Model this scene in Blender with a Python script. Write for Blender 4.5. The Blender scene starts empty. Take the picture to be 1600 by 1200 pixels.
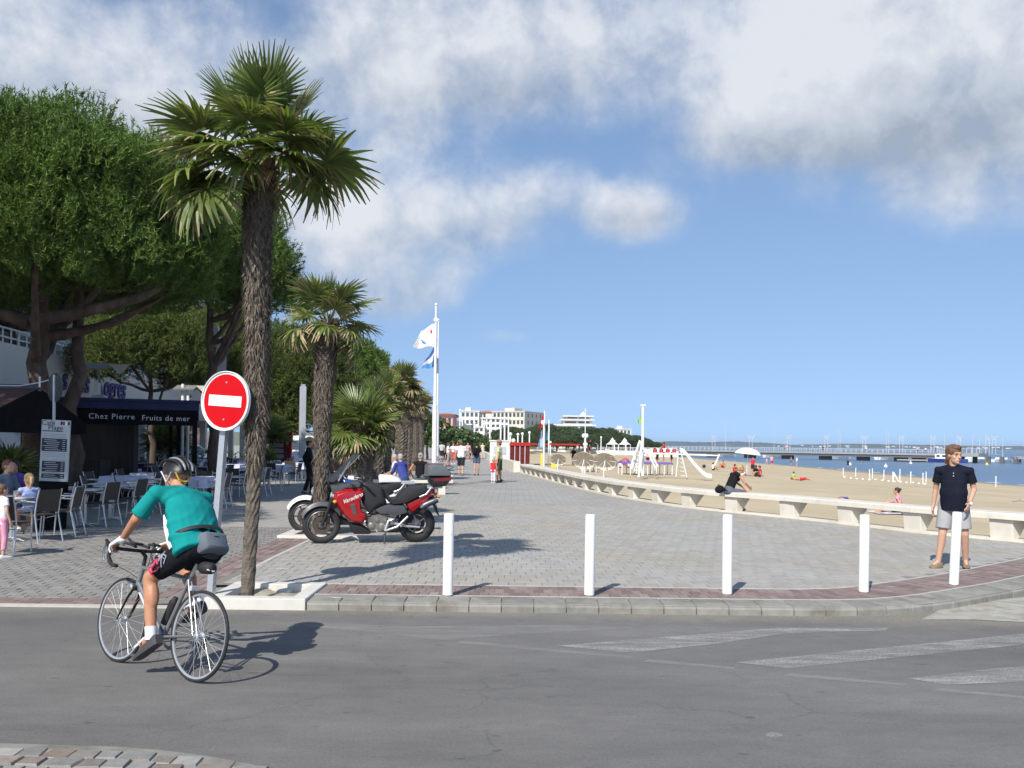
import bpy, bmesh, math, random
import numpy as np
from mathutils import Vector, Matrix, Quaternion
random.seed(7); rng = np.random.default_rng(7)
PI = math.pi; R = math.radians
S = bpy.context.scene
COL = S.collection
BENCH = bpy.data.scenes.new('workbench')       # shapes are skinned here, then this scene is removed

# ------------------------------------------------------------------ camera, sky, sun, exposure
CAMZ = 1.8; FOC = 1400.0; HY = 692.0; ROLL = 0.0119
cam_d = bpy.data.cameras.new('camera'); cam = bpy.data.objects.new('camera', cam_d); COL.objects.link(cam)
cam_d.sensor_width = 36; cam_d.lens = 36 * FOC / 1600; cam_d.shift_y = (HY - 600) / 1600
cam_d.clip_start = 0.05; cam_d.clip_end = 20000
cam.matrix_world = Matrix.Translation((0, 0, CAMZ)) @ Matrix.Rotation(R(90), 4, 'X') @ Matrix.Rotation(ROLL, 4, 'Z')
S.camera = cam
S.view_settings.view_transform = 'Standard'; S.view_settings.look = 'None'
S.view_settings.exposure = 0.20; S.view_settings.gamma = 1.0; S.view_settings.use_curve_mapping = False
S.render.engine = 'CYCLES'
S.cycles.use_denoising = True
S.cycles.max_bounces = 6; S.cycles.diffuse_bounces = 3; S.cycles.transparent_max_bounces = 12

SHADOW = Vector((0.45, 1.0, -1.0)).normalized()       # the way the light travels
SUN_EL = math.asin(-SHADOW.z)
sun_d = bpy.data.lights.new('sun', 'SUN'); sun = bpy.data.objects.new('sun', sun_d); COL.objects.link(sun)
sun_d.energy = 4.9; sun_d.angle = R(0.53); sun_d.color = (1.0, 0.95, 0.87)
sun.rotation_euler = SHADOW.to_track_quat('-Z', 'Y').to_euler()

def pdir(px, py):
    u = px - 800.0; v = HY - py; c, s = math.cos(ROLL), math.sin(ROLL)
    return (u * c - v * s, u * s + v * c)
def P(px, py, Y):
    a, b = pdir(px, py); return Vector((a / FOC * Y, Y, CAMZ + b / FOC * Y))
def G(px, py, z=0.1):
    a, b = pdir(px, py); Y = (z - CAMZ) * FOC / b
    return Vector((a / FOC * Y, Y, z))

def build_world():
    w = bpy.data.worlds.new('World'); S.world = w; w.use_nodes = True
    nt = w.node_tree; N = nt.nodes; L = nt.links; N.clear()
    out = N.new('ShaderNodeOutputWorld'); mix = N.new('ShaderNodeMixShader')
    sky = N.new('ShaderNodeTexSky'); sky.sky_type = 'NISHITA'; sky.sun_disc = False
    sky.sun_elevation = SUN_EL; sky.sun_rotation = math.atan2(-SHADOW.x, -SHADOW.y)
    sky.air_density = 1.0; sky.dust_density = 0.3; sky.ozone_density = 1.6; sky.altitude = 0
    b1 = N.new('ShaderNodeBackground'); b1.inputs[1].default_value = 0.15
    hs = N.new('ShaderNodeHueSaturation'); hs.inputs['Saturation'].default_value = 1.0; hs.inputs['Value'].default_value = 1.0
    L.new(sky.outputs[0], hs.inputs['Color']); L.new(hs.outputs[0], b1.inputs[0])
    tc = N.new('ShaderNodeTexCoord'); D = tc.outputs['Generated']
    def vm(op, a, b=None):
        n = N.new('ShaderNodeVectorMath'); n.operation = op
        for i, x in enumerate((a, b)):
            if x is None: continue
            if isinstance(x, (tuple, list, Vector)): n.inputs[i].default_value = tuple(x)
            else: L.new(x, n.inputs[i])
        return n
    def mm(op, a, b=None, c=None):
        n = N.new('ShaderNodeMath'); n.operation = op
        for i, x in enumerate((a, b, c)):
            if x is None: continue
            if isinstance(x, (int, float)): n.inputs[i].default_value = x
            else: L.new(x, n.inputs[i])
        return n.outputs[0]
    def noise(scale, detail=8, rough=0.55, off=(0, 0, 0), sc=(1, 1, 1), dist=0.0):
        mp = N.new('ShaderNodeMapping'); mp.inputs['Location'].default_value = off; mp.inputs['Scale'].default_value = sc
        L.new(D, mp.inputs['Vector'])
        n = N.new('ShaderNodeTexNoise'); n.inputs['Scale'].default_value = scale; n.inputs['Detail'].default_value = detail
        n.inputs['Roughness'].default_value = rough; n.inputs['Distortion'].default_value = dist
        L.new(mp.outputs[0], n.inputs['Vector']); return n.outputs[0]
    # clear maritime air: the white-blue band at the horizon is that of a slightly higher line of sight
    lift = vm('NORMALIZE', vm('ADD', vm('MULTIPLY', D, (1, 1, 0.70)).outputs[0], (0, 0, 0.225)).outputs[0]).outputs[0]
    L.new(lift, sky.inputs['Vector'])
    # cumulus banks: centre (pixel of the direction), half width and half height in pixels, weight, softness
    banks = [(1330, 60, 230, 150, 1.0), (1500, 125, 170, 85, 0.9), (1150, 190, 85, 60, 0.8), (1650, 60, 190, 170, .95), (1300, 205, 150, 40, .7),
             (690, 50, 250, 92, 0.82), (560, 110, 140, 66, 0.7), (850, 70, 115, 78, .76), (760, 130, 110, 45, .6), (90, 120, 190, 75, 0.85), (-80, 80, 200, 110, .8), (215, 165, 110, 60, .7),
             (560, 345, 200, 76, 0.92), (720, 345, 155, 58, .88), (840, 300, 90, 45, 0.78), (1000, 330, 75, 42, 0.95), (960, 318, 60, 34, .7), (645, 445, 82, 44, 0.78),
             (380, 300, 130, 90, 0.6), (790, 525, 70, 18, 0.5), (500, 425, 150, 75, .66), (640, 215, 90, 50, .55), (600, 480, 80, 40, .5),
             (1040, 70, 70, 55, .5), (300, 30, 60, 40, .45), (900, -160, 700, 90, .5)]
    shaded = []
    total = None; low = None
    for (px, py, hw, hh, wt) in banks:
        a, b = pdir(px, py); c = Vector((a, FOC, b)).normalized()
        r = c.cross(Vector((0, 0, 1))).normalized(); u = r.cross(c).normalized()
        sc = FOC * c.y
        x = vm('DOT_PRODUCT', D, r).outputs['Value']; y = vm('DOT_PRODUCT', D, u).outputs['Value']; f = vm('DOT_PRODUCT', D, c).outputs['Value']
        xs = mm('MULTIPLY', x, sc / hw); ys = mm('MULTIPLY', y, sc / hh)
        d2 = mm('ADD', mm('MULTIPLY', xs, xs), mm('MULTIPLY', ys, ys))
        g = mm('MULTIPLY', mm('EXPONENT', mm('MULTIPLY', d2, -1.0)), wt)
        g = mm('MULTIPLY', g, mm('GREATER_THAN', f, 0.2))
        lo = mm('MULTIPLY', g, mm('MULTIPLY', ys, -1.0))
        total = g if total is None else mm('SUBTRACT', mm('ADD', total, g), mm('MULTIPLY', total, g))
        low = lo if low is None else mm('ADD', low, lo)
    # more of the same cumulus over the rest of the sky (planar layer, thinning out to the horizon)
    sp = N.new('ShaderNodeSeparateXYZ'); L.new(D, sp.inputs[0])
    zc = mm('MAXIMUM', sp.outputs['Z'], 0.0)
    back = mm('MULTIPLY', mm('SUBTRACT', noise(2.2, 3, .5, off=(3, 1, 5)), 0.52), 2.2)
    back = mm('MULTIPLY', mm('MAXIMUM', back, 0.0), mm('SUBTRACT', 1.0, mm('SMOOTH_MIN', 1.0, mm('MAXIMUM', mm('MULTIPLY', sp.outputs['Y'], 2.0), 0.0), 0.1)))
    back = mm('MULTIPLY', back, mm('MINIMUM', mm('MULTIPLY', zc, 4.0), 1.0))
    total = mm('ADD', total, back)
    n1 = noise(5.5, 10, 0.56, dist=0.25); n2 = noise(19, 8, 0.6, off=(2, 4, 1), dist=.2); n3 = noise(2.6, 3, .5, off=(9, 2, 4))
    nn = mm('ADD', mm('MULTIPLY', mm('SUBTRACT', n1, 0.5), 1.5), mm('MULTIPLY', mm('SUBTRACT', n2, 0.5), 0.85))
    nn = mm('ADD', nn, mm('MULTIPLY', mm('SUBTRACT', n3, .5), .5))
    field = mm('ADD', total, mm('MULTIPLY', nn, mm('MINIMUM', mm('ADD', mm('MULTIPLY', total, 1.2), 0.12), 0.8)))
    mr = N.new('ShaderNodeMapRange'); mr.interpolation_type = 'SMOOTHSTEP'; mr.inputs['From Min'].default_value = 0.27; mr.inputs['From Max'].default_value = 0.98
    L.new(field, mr.inputs['Value']); mask = mm('MULTIPLY', mr.outputs[0], 0.93)
    # self shading of the clouds: thick lower sides are grey, sunlit upper sides white
    sh = mm('ADD', mm('MULTIPLY', mm('MAXIMUM', mm('SUBTRACT', low, .12), -.3), 0.42), mm('MULTIPLY', mm('SUBTRACT', n1, 0.5), -0.85))
    sh = mm('ADD', sh, mm('MULTIPLY', mm('SUBTRACT', n2, 0.5), -0.9))
    cr = N.new('ShaderNodeValToRGB'); e = cr.color_ramp.elements
    e[0].position = 0.0; e[0].color = (0.70, 0.725, 0.77, 1); e[1].position = 0.62; e[1].color = (0.33, 0.38, 0.46, 1)
    m1 = e.new(0.2); m1.color = (0.575, 0.61, 0.67, 1); m2 = e.new(0.4); m2.color = (0.46, 0.51, 0.585, 1)
    L.new(mm('ADD', sh, 0.16), cr.inputs[0])
    b2 = N.new('ShaderNodeBackground'); b2.inputs[1].default_value = 1.0; L.new(cr.outputs[0], b2.inputs[0])
    L.new(mask, mix.inputs[0]); L.new(b1.outputs[0], mix.inputs[1]); L.new(b2.outputs[0], mix.inputs[2]); L.new(mix.outputs[0], out.inputs[0])
build_world()

# ------------------------------------------------------------------ materials
MATS = {}
def mat(name, col, rough=0.6, metal=0.0, var=0.12, scale=6.0, bump=0.0, bscale=None, spec=0.5, coat=0.0, piece=0.0, col2=None, c2scale=3.0, c2lo=.45, c2hi=.65, world=False, trans=0.0, stretch=None, alpha=1.0, sheen=0.0, sss=0.0, two=None, transl=0.0):
    if name in MATS: return MATS[name]
    m = bpy.data.materials.new(name); m.use_nodes = True; MATS[name] = m
    nt = m.node_tree; N = nt.nodes; L = nt.links
    b = N['Principled BSDF']; b.inputs['Roughness'].default_value = rough; b.inputs['Metallic'].default_value = metal
    b.inputs['Specular IOR Level'].default_value = spec
    if coat: b.inputs['Coat Weight'].default_value = coat; b.inputs['Coat Roughness'].default_value = 0.08
    if trans: b.inputs['Transmission Weight'].default_value = trans
    if alpha < 1: b.inputs['Alpha'].default_value = alpha
    if sheen: b.inputs['Sheen Weight'].default_value = sheen
    if sss: b.inputs['Subsurface Weight'].default_value = sss; b.inputs['Subsurface Radius'].default_value = (.012, .005, .003)
    tc = N.new('ShaderNodeTexCoord')
    vec = tc.outputs['Object']
    if world:
        ge = N.new('ShaderNodeNewGeometry'); vec = ge.outputs['Position']
    if stretch:
        mp = N.new('ShaderNodeMapping'); mp.inputs['Scale'].default_value = stretch; L.new(vec, mp.inputs[0]); vec = mp.outputs[0]
    def noise(sc, det=5, ro=.6):
        n = N.new('ShaderNodeTexNoise'); n.inputs['Scale'].default_value = sc; n.inputs['Detail'].default_value = det; n.inputs['Roughness'].default_value = ro
        L.new(vec, n.inputs['Vector']); return n.outputs[0]
    def rng_(v, a, b_, c, d):
        mr = N.new('ShaderNodeMapRange'); L.new(v, mr.inputs['Value'])
        for k, x in zip(('From Min', 'From Max', 'To Min', 'To Max'), (a, b_, c, d)): mr.inputs[k].default_value = x
        return mr.outputs[0]
    rgb = N.new('ShaderNodeRGB'); rgb.outputs[0].default_value = (*col, 1); cur = rgb.outputs[0]
    if col2 is not None:
        mx = N.new('ShaderNodeMix'); mx.data_type = 'RGBA'; L.new(rng_(noise(c2scale), c2lo, c2hi, 0, 1), mx.inputs['Factor'])
        L.new(cur, mx.inputs['A']); mx.inputs['B'].default_value = (*col2, 1); cur = mx.outputs['Result']
    val = rng_(noise(scale), 0.25, 0.75, 1 - var, 1 + var)
    if piece:
        ge2 = N.new('ShaderNodeNewGeometry'); oi = N.new('ShaderNodeObjectInfo')
        ad = N.new('ShaderNodeMath'); ad.operation = 'ADD'; L.new(ge2.outputs['Random Per Island'], ad.inputs[0]); L.new(oi.outputs['Random'], ad.inputs[1])
        fr = N.new('ShaderNodeMath'); fr.operation = 'FRACT'; L.new(ad.outputs[0], fr.inputs[0])
        pr = rng_(fr.outputs[0], 0, 1, 1 - piece, 1 + piece)
        mu = N.new('ShaderNodeMath'); mu.operation = 'MULTIPLY'; L.new(val, mu.inputs[0]); L.new(pr, mu.inputs[1]); val = mu.outputs[0]
        if two is not None:
            gt = N.new('ShaderNodeMapRange'); gt.inputs['From Min'].default_value = .55; gt.inputs['From Max'].default_value = 1.0
            fr2 = N.new('ShaderNodeMath'); fr2.operation = 'MULTIPLY'; L.new(fr.outputs[0], fr2.inputs[0]); fr2.inputs[1].default_value = 7.31
            fr3 = N.new('ShaderNodeMath'); fr3.operation = 'FRACT'; L.new(fr2.outputs[0], fr3.inputs[0]); L.new(fr3.outputs[0], gt.inputs['Value'])
            mx2 = N.new('ShaderNodeMix'); mx2.data_type = 'RGBA'; L.new(gt.outputs[0], mx2.inputs['Factor']); L.new(cur, mx2.inputs['A']); mx2.inputs['B'].default_value = (*two, 1); cur = mx2.outputs['Result']
    vm = N.new('ShaderNodeVectorMath'); vm.operation = 'SCALE'; L.new(cur, vm.inputs[0]); L.new(val, vm.inputs['Scale'])
    L.new(vm.outputs[0], b.inputs['Base Color'])
    rr = rng_(noise(scale * 1.7), .3, .7, max(.02, rough - .08), min(1, rough + .08)); L.new(rr, b.inputs['Roughness'])
    if transl:                                            # thin leaves let light through
        tr = N.new('ShaderNodeBsdfTranslucent'); sc2 = N.new('ShaderNodeVectorMath'); sc2.operation = 'MULTIPLY'; L.new(vm.outputs[0], sc2.inputs[0]); sc2.inputs[1].default_value = (1.5, 1.45, .8); L.new(sc2.outputs[0], tr.inputs[0])
        ms = N.new('ShaderNodeMixShader'); ms.inputs[0].default_value = transl; L.new(b.outputs[0], ms.inputs[1]); L.new(tr.outputs[0], ms.inputs[2]); L.new(ms.outputs[0], N['Material Output'].inputs[0])
    if bump:
        bp = N.new('ShaderNodeBump'); bp.inputs['Strength'].default_value = bump; bp.inputs['Distance'].default_value = 0.01
        L.new(noise(bscale or scale * 4), bp.inputs['Height']); L.new(bp.outputs[0], b.inputs['Normal'])
    return m

# ------------------------------------------------------------------ mesh builder
class MB:
    def __init__(s): s.v = []; s.f = []; s.m = []; s.cur = 0
    def vert(s, p): s.v.append((float(p[0]), float(p[1]), float(p[2]))); return len(s.v) - 1
    def face(s, ids): s.f.append(tuple(ids)); s.m.append(s.cur)
    def quadpts(s, *pts): s.face([s.vert(p) for p in pts])
    def box(s, c, size, rot=None):
        hx, hy, hz = size[0] / 2, size[1] / 2, size[2] / 2; c = Vector(c); ids = []
        for z in (-hz, hz):
            for x, y in ((-hx, -hy), (hx, -hy), (hx, hy), (-hx, hy)):
                p = Vector((x, y, z)); p = (rot @ p) if rot is not None else p
                ids.append(s.vert(c + p))
        a = ids
        for f in ((3, 2, 1, 0), (4, 5, 6, 7), (0, 1, 5, 4), (1, 2, 6, 5), (2, 3, 7, 6), (3, 0, 4, 7)): s.face([a[i] for i in f])
    def beam(s, p, q, w, h, up=(0, 0, 1)):
        p = Vector(p); q = Vector(q); d = (q - p); L_ = d.length; d.normalize(); up = Vector(up)
        x = d.cross(up)
        if x.length < 1e-4: x = d.cross(Vector((1, 0, 0)))
        x.normalize(); u = x.cross(d); rot = Matrix((x, d, u)).transposed()
        s.box((p + q) / 2, (w, L_, h), rot)
    def tube(s, pts, rad, n=8, cap=True, flat=1.0, up=None):
        pts = [Vector(p) for p in pts]
        if not isinstance(rad, (list, tuple)): rad = [rad] * len(pts)
        rings = []; prev = None
        for i, p in enumerate(pts):
            t = (pts[min(i + 1, len(pts) - 1)] - pts[max(i - 1, 0)])
            if t.length < 1e-9: t = Vector((0, 0, 1))
            t.normalize()
            if prev is None:
                a = Vector(up) if up is not None else (Vector((0, 0, 1)) if abs(t.z) < .9 else Vector((0, 1, 0)))
                x = t.cross(a).normalized()
            else:
                x = prev - t * prev.dot(t)
                x = x.normalized() if x.length > 1e-6 else t.orthogonal().normalized()
            prev = x; y = t.cross(x)
            rings.append([s.vert(p + x * (math.cos(2 * PI * k / n) * rad[i]) + y * (math.sin(2 * PI * k / n) * rad[i] * flat)) for k in range(n)])
        for a, b in zip(rings, rings[1:]):
            for k in range(n): s.face((a[k], a[(k + 1) % n], b[(k + 1) % n], b[k]))
        if cap: s.face(list(reversed(rings[0]))); s.face(rings[-1])
    def capsule(s, p, q, r1, r2, n=12):
        p = Vector(p); q = Vector(q); d = q - p
        if d.length < 1e-6: d = Vector((0, 0, 1e-4))
        t = d.normalized(); pts = []; rad = []
        for k in range(4, 0, -1):
            a = k / 4 * PI / 2 * .985; pts.append(p - t * (math.sin(a) * r1)); rad.append(math.cos(a) * r1)
        pts += [p, q]; rad += [r1, r2]
        for k in range(1, 5):
            a = k / 4 * PI / 2 * .985; pts.append(q + t * (math.sin(a) * r2)); rad.append(math.cos(a) * r2)
        s.tube(pts, rad, n)
    def ell(s, c, r, rot=None, n=16, m=10):
        c = Vector(c); rings = []
        for j in range(1, m):
            th = PI * j / m; ring = []
            for k in range(n):
                p = Vector((r[0] * math.sin(th) * math.cos(2 * PI * k / n), r[1] * math.sin(th) * math.sin(2 * PI * k / n), r[2] * math.cos(th)))
                ring.append(s.vert(c + ((rot @ p) if rot is not None else p)))
            rings.append(ring)
        tp = Vector((0, 0, r[2])); top = s.vert(c + ((rot @ tp) if rot is not None else tp)); bot = s.vert(c - ((rot @ tp) if rot is not None else tp))
        for k in range(n):
            s.face((top, rings[0][k], rings[0][(k + 1) % n])); s.face((bot, rings[-1][(k + 1) % n], rings[-1][k]))
        for a, b in zip(rings, rings[1:]):
            for k in range(n): s.face((a[k], b[k], b[(k + 1) % n], a[(k + 1) % n]))
    def lathe(s, prof, n=24, axis='Z', c=(0, 0, 0), closed=False):
        c = Vector(c); rings = []
        for r, h in prof:
            ring = []
            for k in range(n):
                a = 2 * PI * k / n; x, y = r * math.cos(a), r * math.sin(a)
                q = {'Z': (x, y, h), 'Y': (x, h, -y), 'X': (h, x, y)}[axis]
                ring.append(s.vert(c + Vector(q)))
            rings.append(ring)
        prs = list(zip(rings, rings[1:])) + ([(rings[-1], rings[0])] if closed else [])
        for a, b in prs:
            for k in range(n): s.face((a[k], a[(k + 1) % n], b[(k + 1) % n], b[k]))
        if not closed:
            if prof[0][0] > 1e-5: s.face(list(reversed(rings[0])))
            if prof[-1][0] > 1e-5: s.face(rings[-1])
    def torus(s, c, Rr, r, axis='Y', n=40, m=10, rx=None):
        prof = [(Rr + r * math.cos(2 * PI * k / m), (rx or r) * math.sin(2 * PI * k / m)) for k in range(m)]
        s.lathe(prof, n, axis, c, closed=True)
    def prism(s, outline, d0, d1, axes='XZ'):
        """outline = 2D points extruded from d0 to d1 on the remaining axis"""
        def pt(p, d): return {'XZ': (p[0], d, p[1]), 'XY': (p[0], p[1], d), 'YZ': (d, p[0], p[1])}[axes]
        a = [s.vert(pt(p, d0)) for p in outline]; b = [s.vert(pt(p, d1)) for p in outline]; n = len(a)
        s.face(a); s.face(list(reversed(b)))
        for k in range(n): s.face((a[(k + 1) % n], a[k], b[k], b[(k + 1) % n]))
    def loft(s, rings, cap=True, closed=True):
        ids = [[s.vert(p) for p in r] for r in rings]; n = len(ids[0])
        for a, b in zip(ids, ids[1:]):
            for k in range(n if closed else n - 1): s.face((a[k], a[(k + 1) % n], b[(k + 1) % n], b[k]))
        if cap: s.face(list(reversed(ids[0]))); s.face(ids[-1])
    def grid(s, fn, nu, nv):
        ids = [[s.vert(fn(i / nu, j / nv)) for j in range(nv + 1)] for i in range(nu + 1)]
        for i in range(nu):
            for j in range(nv): s.face((ids[i][j], ids[i + 1][j], ids[i + 1][j + 1], ids[i][j + 1]))
    def mesh(s, name, mats, smooth=None, bevel=0.0, fix=True, bseg=2):
        me = bpy.data.meshes.new(name); me.from_pydata(s.v, [], s.f)
        if not isinstance(mats, (list, tuple)): mats = [mats]
        for m in mats: me.materials.append(m)
        if len(mats) > 1: me.polygons.foreach_set('material_index', s.m)
        if bevel or fix:
            bm = bmesh.new(); bm.from_mesh(me)
            if fix: bmesh.ops.recalc_face_normals(bm, faces=bm.faces)
            if bevel:
                ed = [e for e in bm.edges if len(e.link_faces) == 2 and e.calc_face_angle(0) > .5]
                bmesh.ops.bevel(bm, geom=ed, offset=bevel, segments=bseg, profile=.6, affect='EDGES', clamp_overlap=True)
            bm.to_mesh(me); bm.free()
        if smooth is not None:
            me.polygons.foreach_set('use_smooth', [True] * len(me.polygons)); me.set_sharp_from_angle(angle=R(smooth))
        me.update(); return me
    def build(s, name, mats, parent=None, smooth=None, bevel=0.0, loc=None, fix=True, bseg=2, **props):
        return link(name, s.mesh(name, mats, smooth, bevel, fix, bseg), parent, loc, **props)

def link(name, me, parent=None, loc=None, rot=None, scale=None, **props):
    o = bpy.data.objects.new(name, me); COL.objects.link(o)
    if parent is not None: o.parent = parent
    if loc is not None: o.location = loc
    if rot is not None: o.rotation_euler = rot
    if scale is not None: o.scale = scale if isinstance(scale, (tuple, list, Vector)) else (scale,) * 3
    for k, v in props.items(): o[k] = v
    return o
def thing(name, label, cat, loc=(0, 0, 0), rz=0.0, group=None):
    o = bpy.data.objects.new(name, None); COL.objects.link(o); o.location = loc; o.rotation_euler = (0, 0, rz)
    o.empty_display_size = .1; tag(o, label, cat, group); return o
def tag(o, label, cat, group=None):
    o['label'] = label; o['category'] = cat
    if group: o['group'] = group
    return o
def struct(o): o['kind'] = 'structure'; return o
def stuff(o): o['kind'] = 'stuff'; return o
def dup(root, loc=None, rz=None, label=None, group=None, parent=None):
    r = root.copy(); COL.objects.link(r)
    if parent is not None: r.parent = parent
    if loc is not None: r.location = loc
    if rz is not None: r.rotation_euler = (r.rotation_euler[0], r.rotation_euler[1], rz)
    if label: r['label'] = label
    if group: r['group'] = group
    for ch in list(root.children): dup(ch, parent=r)
    return r
def rmesh(mb, name, voxel, smooth_it=3, mats=None):
    """one continuous skin over the overlapping shapes in mb"""
    me = bpy.data.meshes.new('tmp'); me.from_pydata(mb.v, [], mb.f)
    bm = bmesh.new(); bm.from_mesh(me); bmesh.ops.recalc_face_normals(bm, faces=bm.faces); bm.to_mesh(me); bm.free()
    o = bpy.data.objects.new('tmp', me); BENCH.collection.objects.link(o)
    m = o.modifiers.new('r', 'REMESH'); m.mode = 'VOXEL'; m.voxel_size = voxel
    if smooth_it:
        k = o.modifiers.new('s', 'SMOOTH'); k.factor = .5; k.iterations = smooth_it
    with bpy.context.temp_override(scene=BENCH, view_layer=BENCH.view_layers[0]): dg = bpy.context.evaluated_depsgraph_get()
    dg.update()
    out = bpy.data.meshes.new_from_object(o.evaluated_get(dg), depsgraph=dg); out.name = name
    bpy.data.objects.remove(o); bpy.data.meshes.remove(me)
    out.materials.clear()
    for q in (mats or []): out.materials.append(q)
    out.polygons.foreach_set('use_smooth', [True] * len(out.polygons)); out.update()
    return out
def text_mesh(txt, size, depth=0.002, shear=0.0, bold=0.0, align='CENTER', res=3, spacing=1.0):
    cu = bpy.data.curves.new('t', 'FONT'); cu.body = txt; cu.size = size; cu.extrude = depth; cu.shear = shear; cu.offset = bold
    cu.align_x = align; cu.align_y = 'CENTER'; cu.resolution_u = res; cu.space_character = spacing
    o = bpy.data.objects.new('t', cu); BENCH.collection.objects.link(o)
    with bpy.context.temp_override(scene=BENCH, view_layer=BENCH.view_layers[0]): dg = bpy.context.evaluated_depsgraph_get()
    dg.update()
    me = bpy.data.meshes.new_from_object(o.evaluated_get(dg), depsgraph=dg)
    bpy.data.objects.remove(o); bpy.data.curves.remove(cu); return me
def text(txt, size, m, parent, loc, rot, name='lettering', **kw):
    me = text_mesh(txt, size, **kw); me.materials.clear(); me.materials.append(m)
    return link(name, me, parent, loc, rot)
def lerp(a, b, t): return a + (b - a) * t
def smooth(t): t = max(0, min(1, t)); return t * t * (3 - 2 * t)
# ------------------------------------------------------------------ shared materials
M_ASPH = None
def asphalt():
    m = bpy.data.materials.new('asphalt'); m.use_nodes = True; nt = m.node_tree; N = nt.nodes; L = nt.links; b = N['Principled BSDF']
    g = N.new('ShaderNodeNewGeometry'); pos = g.outputs['Position']
    def noise(sc, det, ro=.6, stretch=None):
        v = pos
        if stretch:
            mp = N.new('ShaderNodeMapping'); mp.inputs['Scale'].default_value = stretch; L.new(pos, mp.inputs[0]); v = mp.outputs[0]
        n = N.new('ShaderNodeTexNoise'); n.inputs['Scale'].default_value = sc; n.inputs['Detail'].default_value = det; n.inputs['Roughness'].default_value = ro; L.new(v, n.inputs['Vector']); return n.outputs[0]
    def ramp(v, a, b_, c, d):
        mr = N.new('ShaderNodeMapRange'); L.new(v, mr.inputs['Value'])
        for k, x in zip(('From Min', 'From Max', 'To Min', 'To Max'), (a, b_, c, d)): mr.inputs[k].default_value = x
        return mr.outputs[0]
    def mul(a, b_):
        n = N.new('ShaderNodeMath'); n.operation = 'MULTIPLY'; L.new(a, n.inputs[0]); L.new(b_, n.inputs[1]); return n.outputs[0]
    v = mul(ramp(noise(150, 4, .8), .3, .7, .62, 1.40), ramp(noise(.55, 6, .65, (.55, 1.5, 1)), .3, .7, .80, 1.17))
    v = mul(v, ramp(noise(5, 6, .75, (.7, 1.5, 1)), .3, .7, .90, 1.10)); v = mul(v, ramp(noise(45, 3, .7), .3, .7, .86, 1.15))
    vo = N.new('ShaderNodeTexVoronoi'); vo.feature = 'DISTANCE_TO_EDGE'; vo.inputs['Scale'].default_value = .42; wa = N.new('ShaderNodeVectorMath'); wa.operation = 'ADD'; nz = N.new('ShaderNodeTexNoise'); nz.inputs['Scale'].default_value = 1.6; nz.inputs['Detail'].default_value = 7; L.new(pos, nz.inputs['Vector']); L.new(pos, wa.inputs[0]); L.new(nz.outputs['Color'], wa.inputs[1]); L.new(wa.outputs[0], vo.inputs['Vector'])
    crk = N.new('ShaderNodeMath'); crk.operation = 'ADD'; L.new(ramp(vo.outputs['Distance'], .002, .007, 0, 1), crk.inputs[0]); L.new(ramp(noise(.8, 3), .46, .54, 0, 1), crk.inputs[1]); cm_ = N.new('ShaderNodeMath'); cm_.operation = 'MINIMUM'; L.new(crk.outputs[0], cm_.inputs[0]); cm_.inputs[1].default_value = 1.0; v = mul(v, ramp(cm_.outputs[0], 0, 1, .84, 1.0))
    v = mul(v, ramp(noise(.9, 3, .5, (.25, 1.0, 1)), .58, .66, 1.0, 1.14)); v = mul(v, ramp(noise(1.6, 8, .75, (.25, 1.6, 1)), .30, .44, .88, 1.0))
    # dark oil drips and pale grit, wear lines along the carriageway
    v = mul(v, ramp(noise(9, 2, .4, (.6, 1.6, 1)), .70, .76, 1.0, .66))
    c = N.new('ShaderNodeVectorMath'); c.operation = 'SCALE'; c.inputs[0].default_value = (.153, .147, .138); L.new(v, c.inputs['Scale'])
    # sand blown against the kerb
    sp = N.new('ShaderNodeSeparateXYZ'); L.new(pos, sp.inputs[0])
    e = N.new('ShaderNodeMath'); e.operation = 'ADD'; L.new(sp.outputs['Y'], e.inputs[0]); L.new(ramp(noise(1.3, 6, .7), .2, .8, -.42, .42), e.inputs[1])
    xr = N.new('ShaderNodeMath'); xr.operation = 'ADD'; L.new(e.outputs[0], xr.inputs[0]); L.new(ramp(sp.outputs['X'], 1.0, 4.5, -.12, .16), xr.inputs[1])
    f = mul(ramp(xr.outputs[0], 9.0, 9.5, 0, .9), ramp(noise(34, 4, .7), .36, .62, .15, .95))
    mx = N.new('ShaderNodeMix'); mx.data_type = 'RGBA'; L.new(f, mx.inputs['Factor']); L.new(c.outputs[0], mx.inputs['A']); mx.inputs['B'].default_value = (.27, .245, .185, 1)
    L.new(mx.outputs['Result'], b.inputs['Base Color']); b.inputs['Roughness'].default_value = .82; b.inputs['Specular IOR Level'].default_value = .3
    bp = N.new('ShaderNodeBump'); bp.inputs['Strength'].default_value = .35; bp.inputs['Distance'].default_value = .006; L.new(noise(190, 3, .7), bp.inputs['Height']); L.new(bp.outputs[0], b.inputs['Normal'])
    return m
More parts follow.
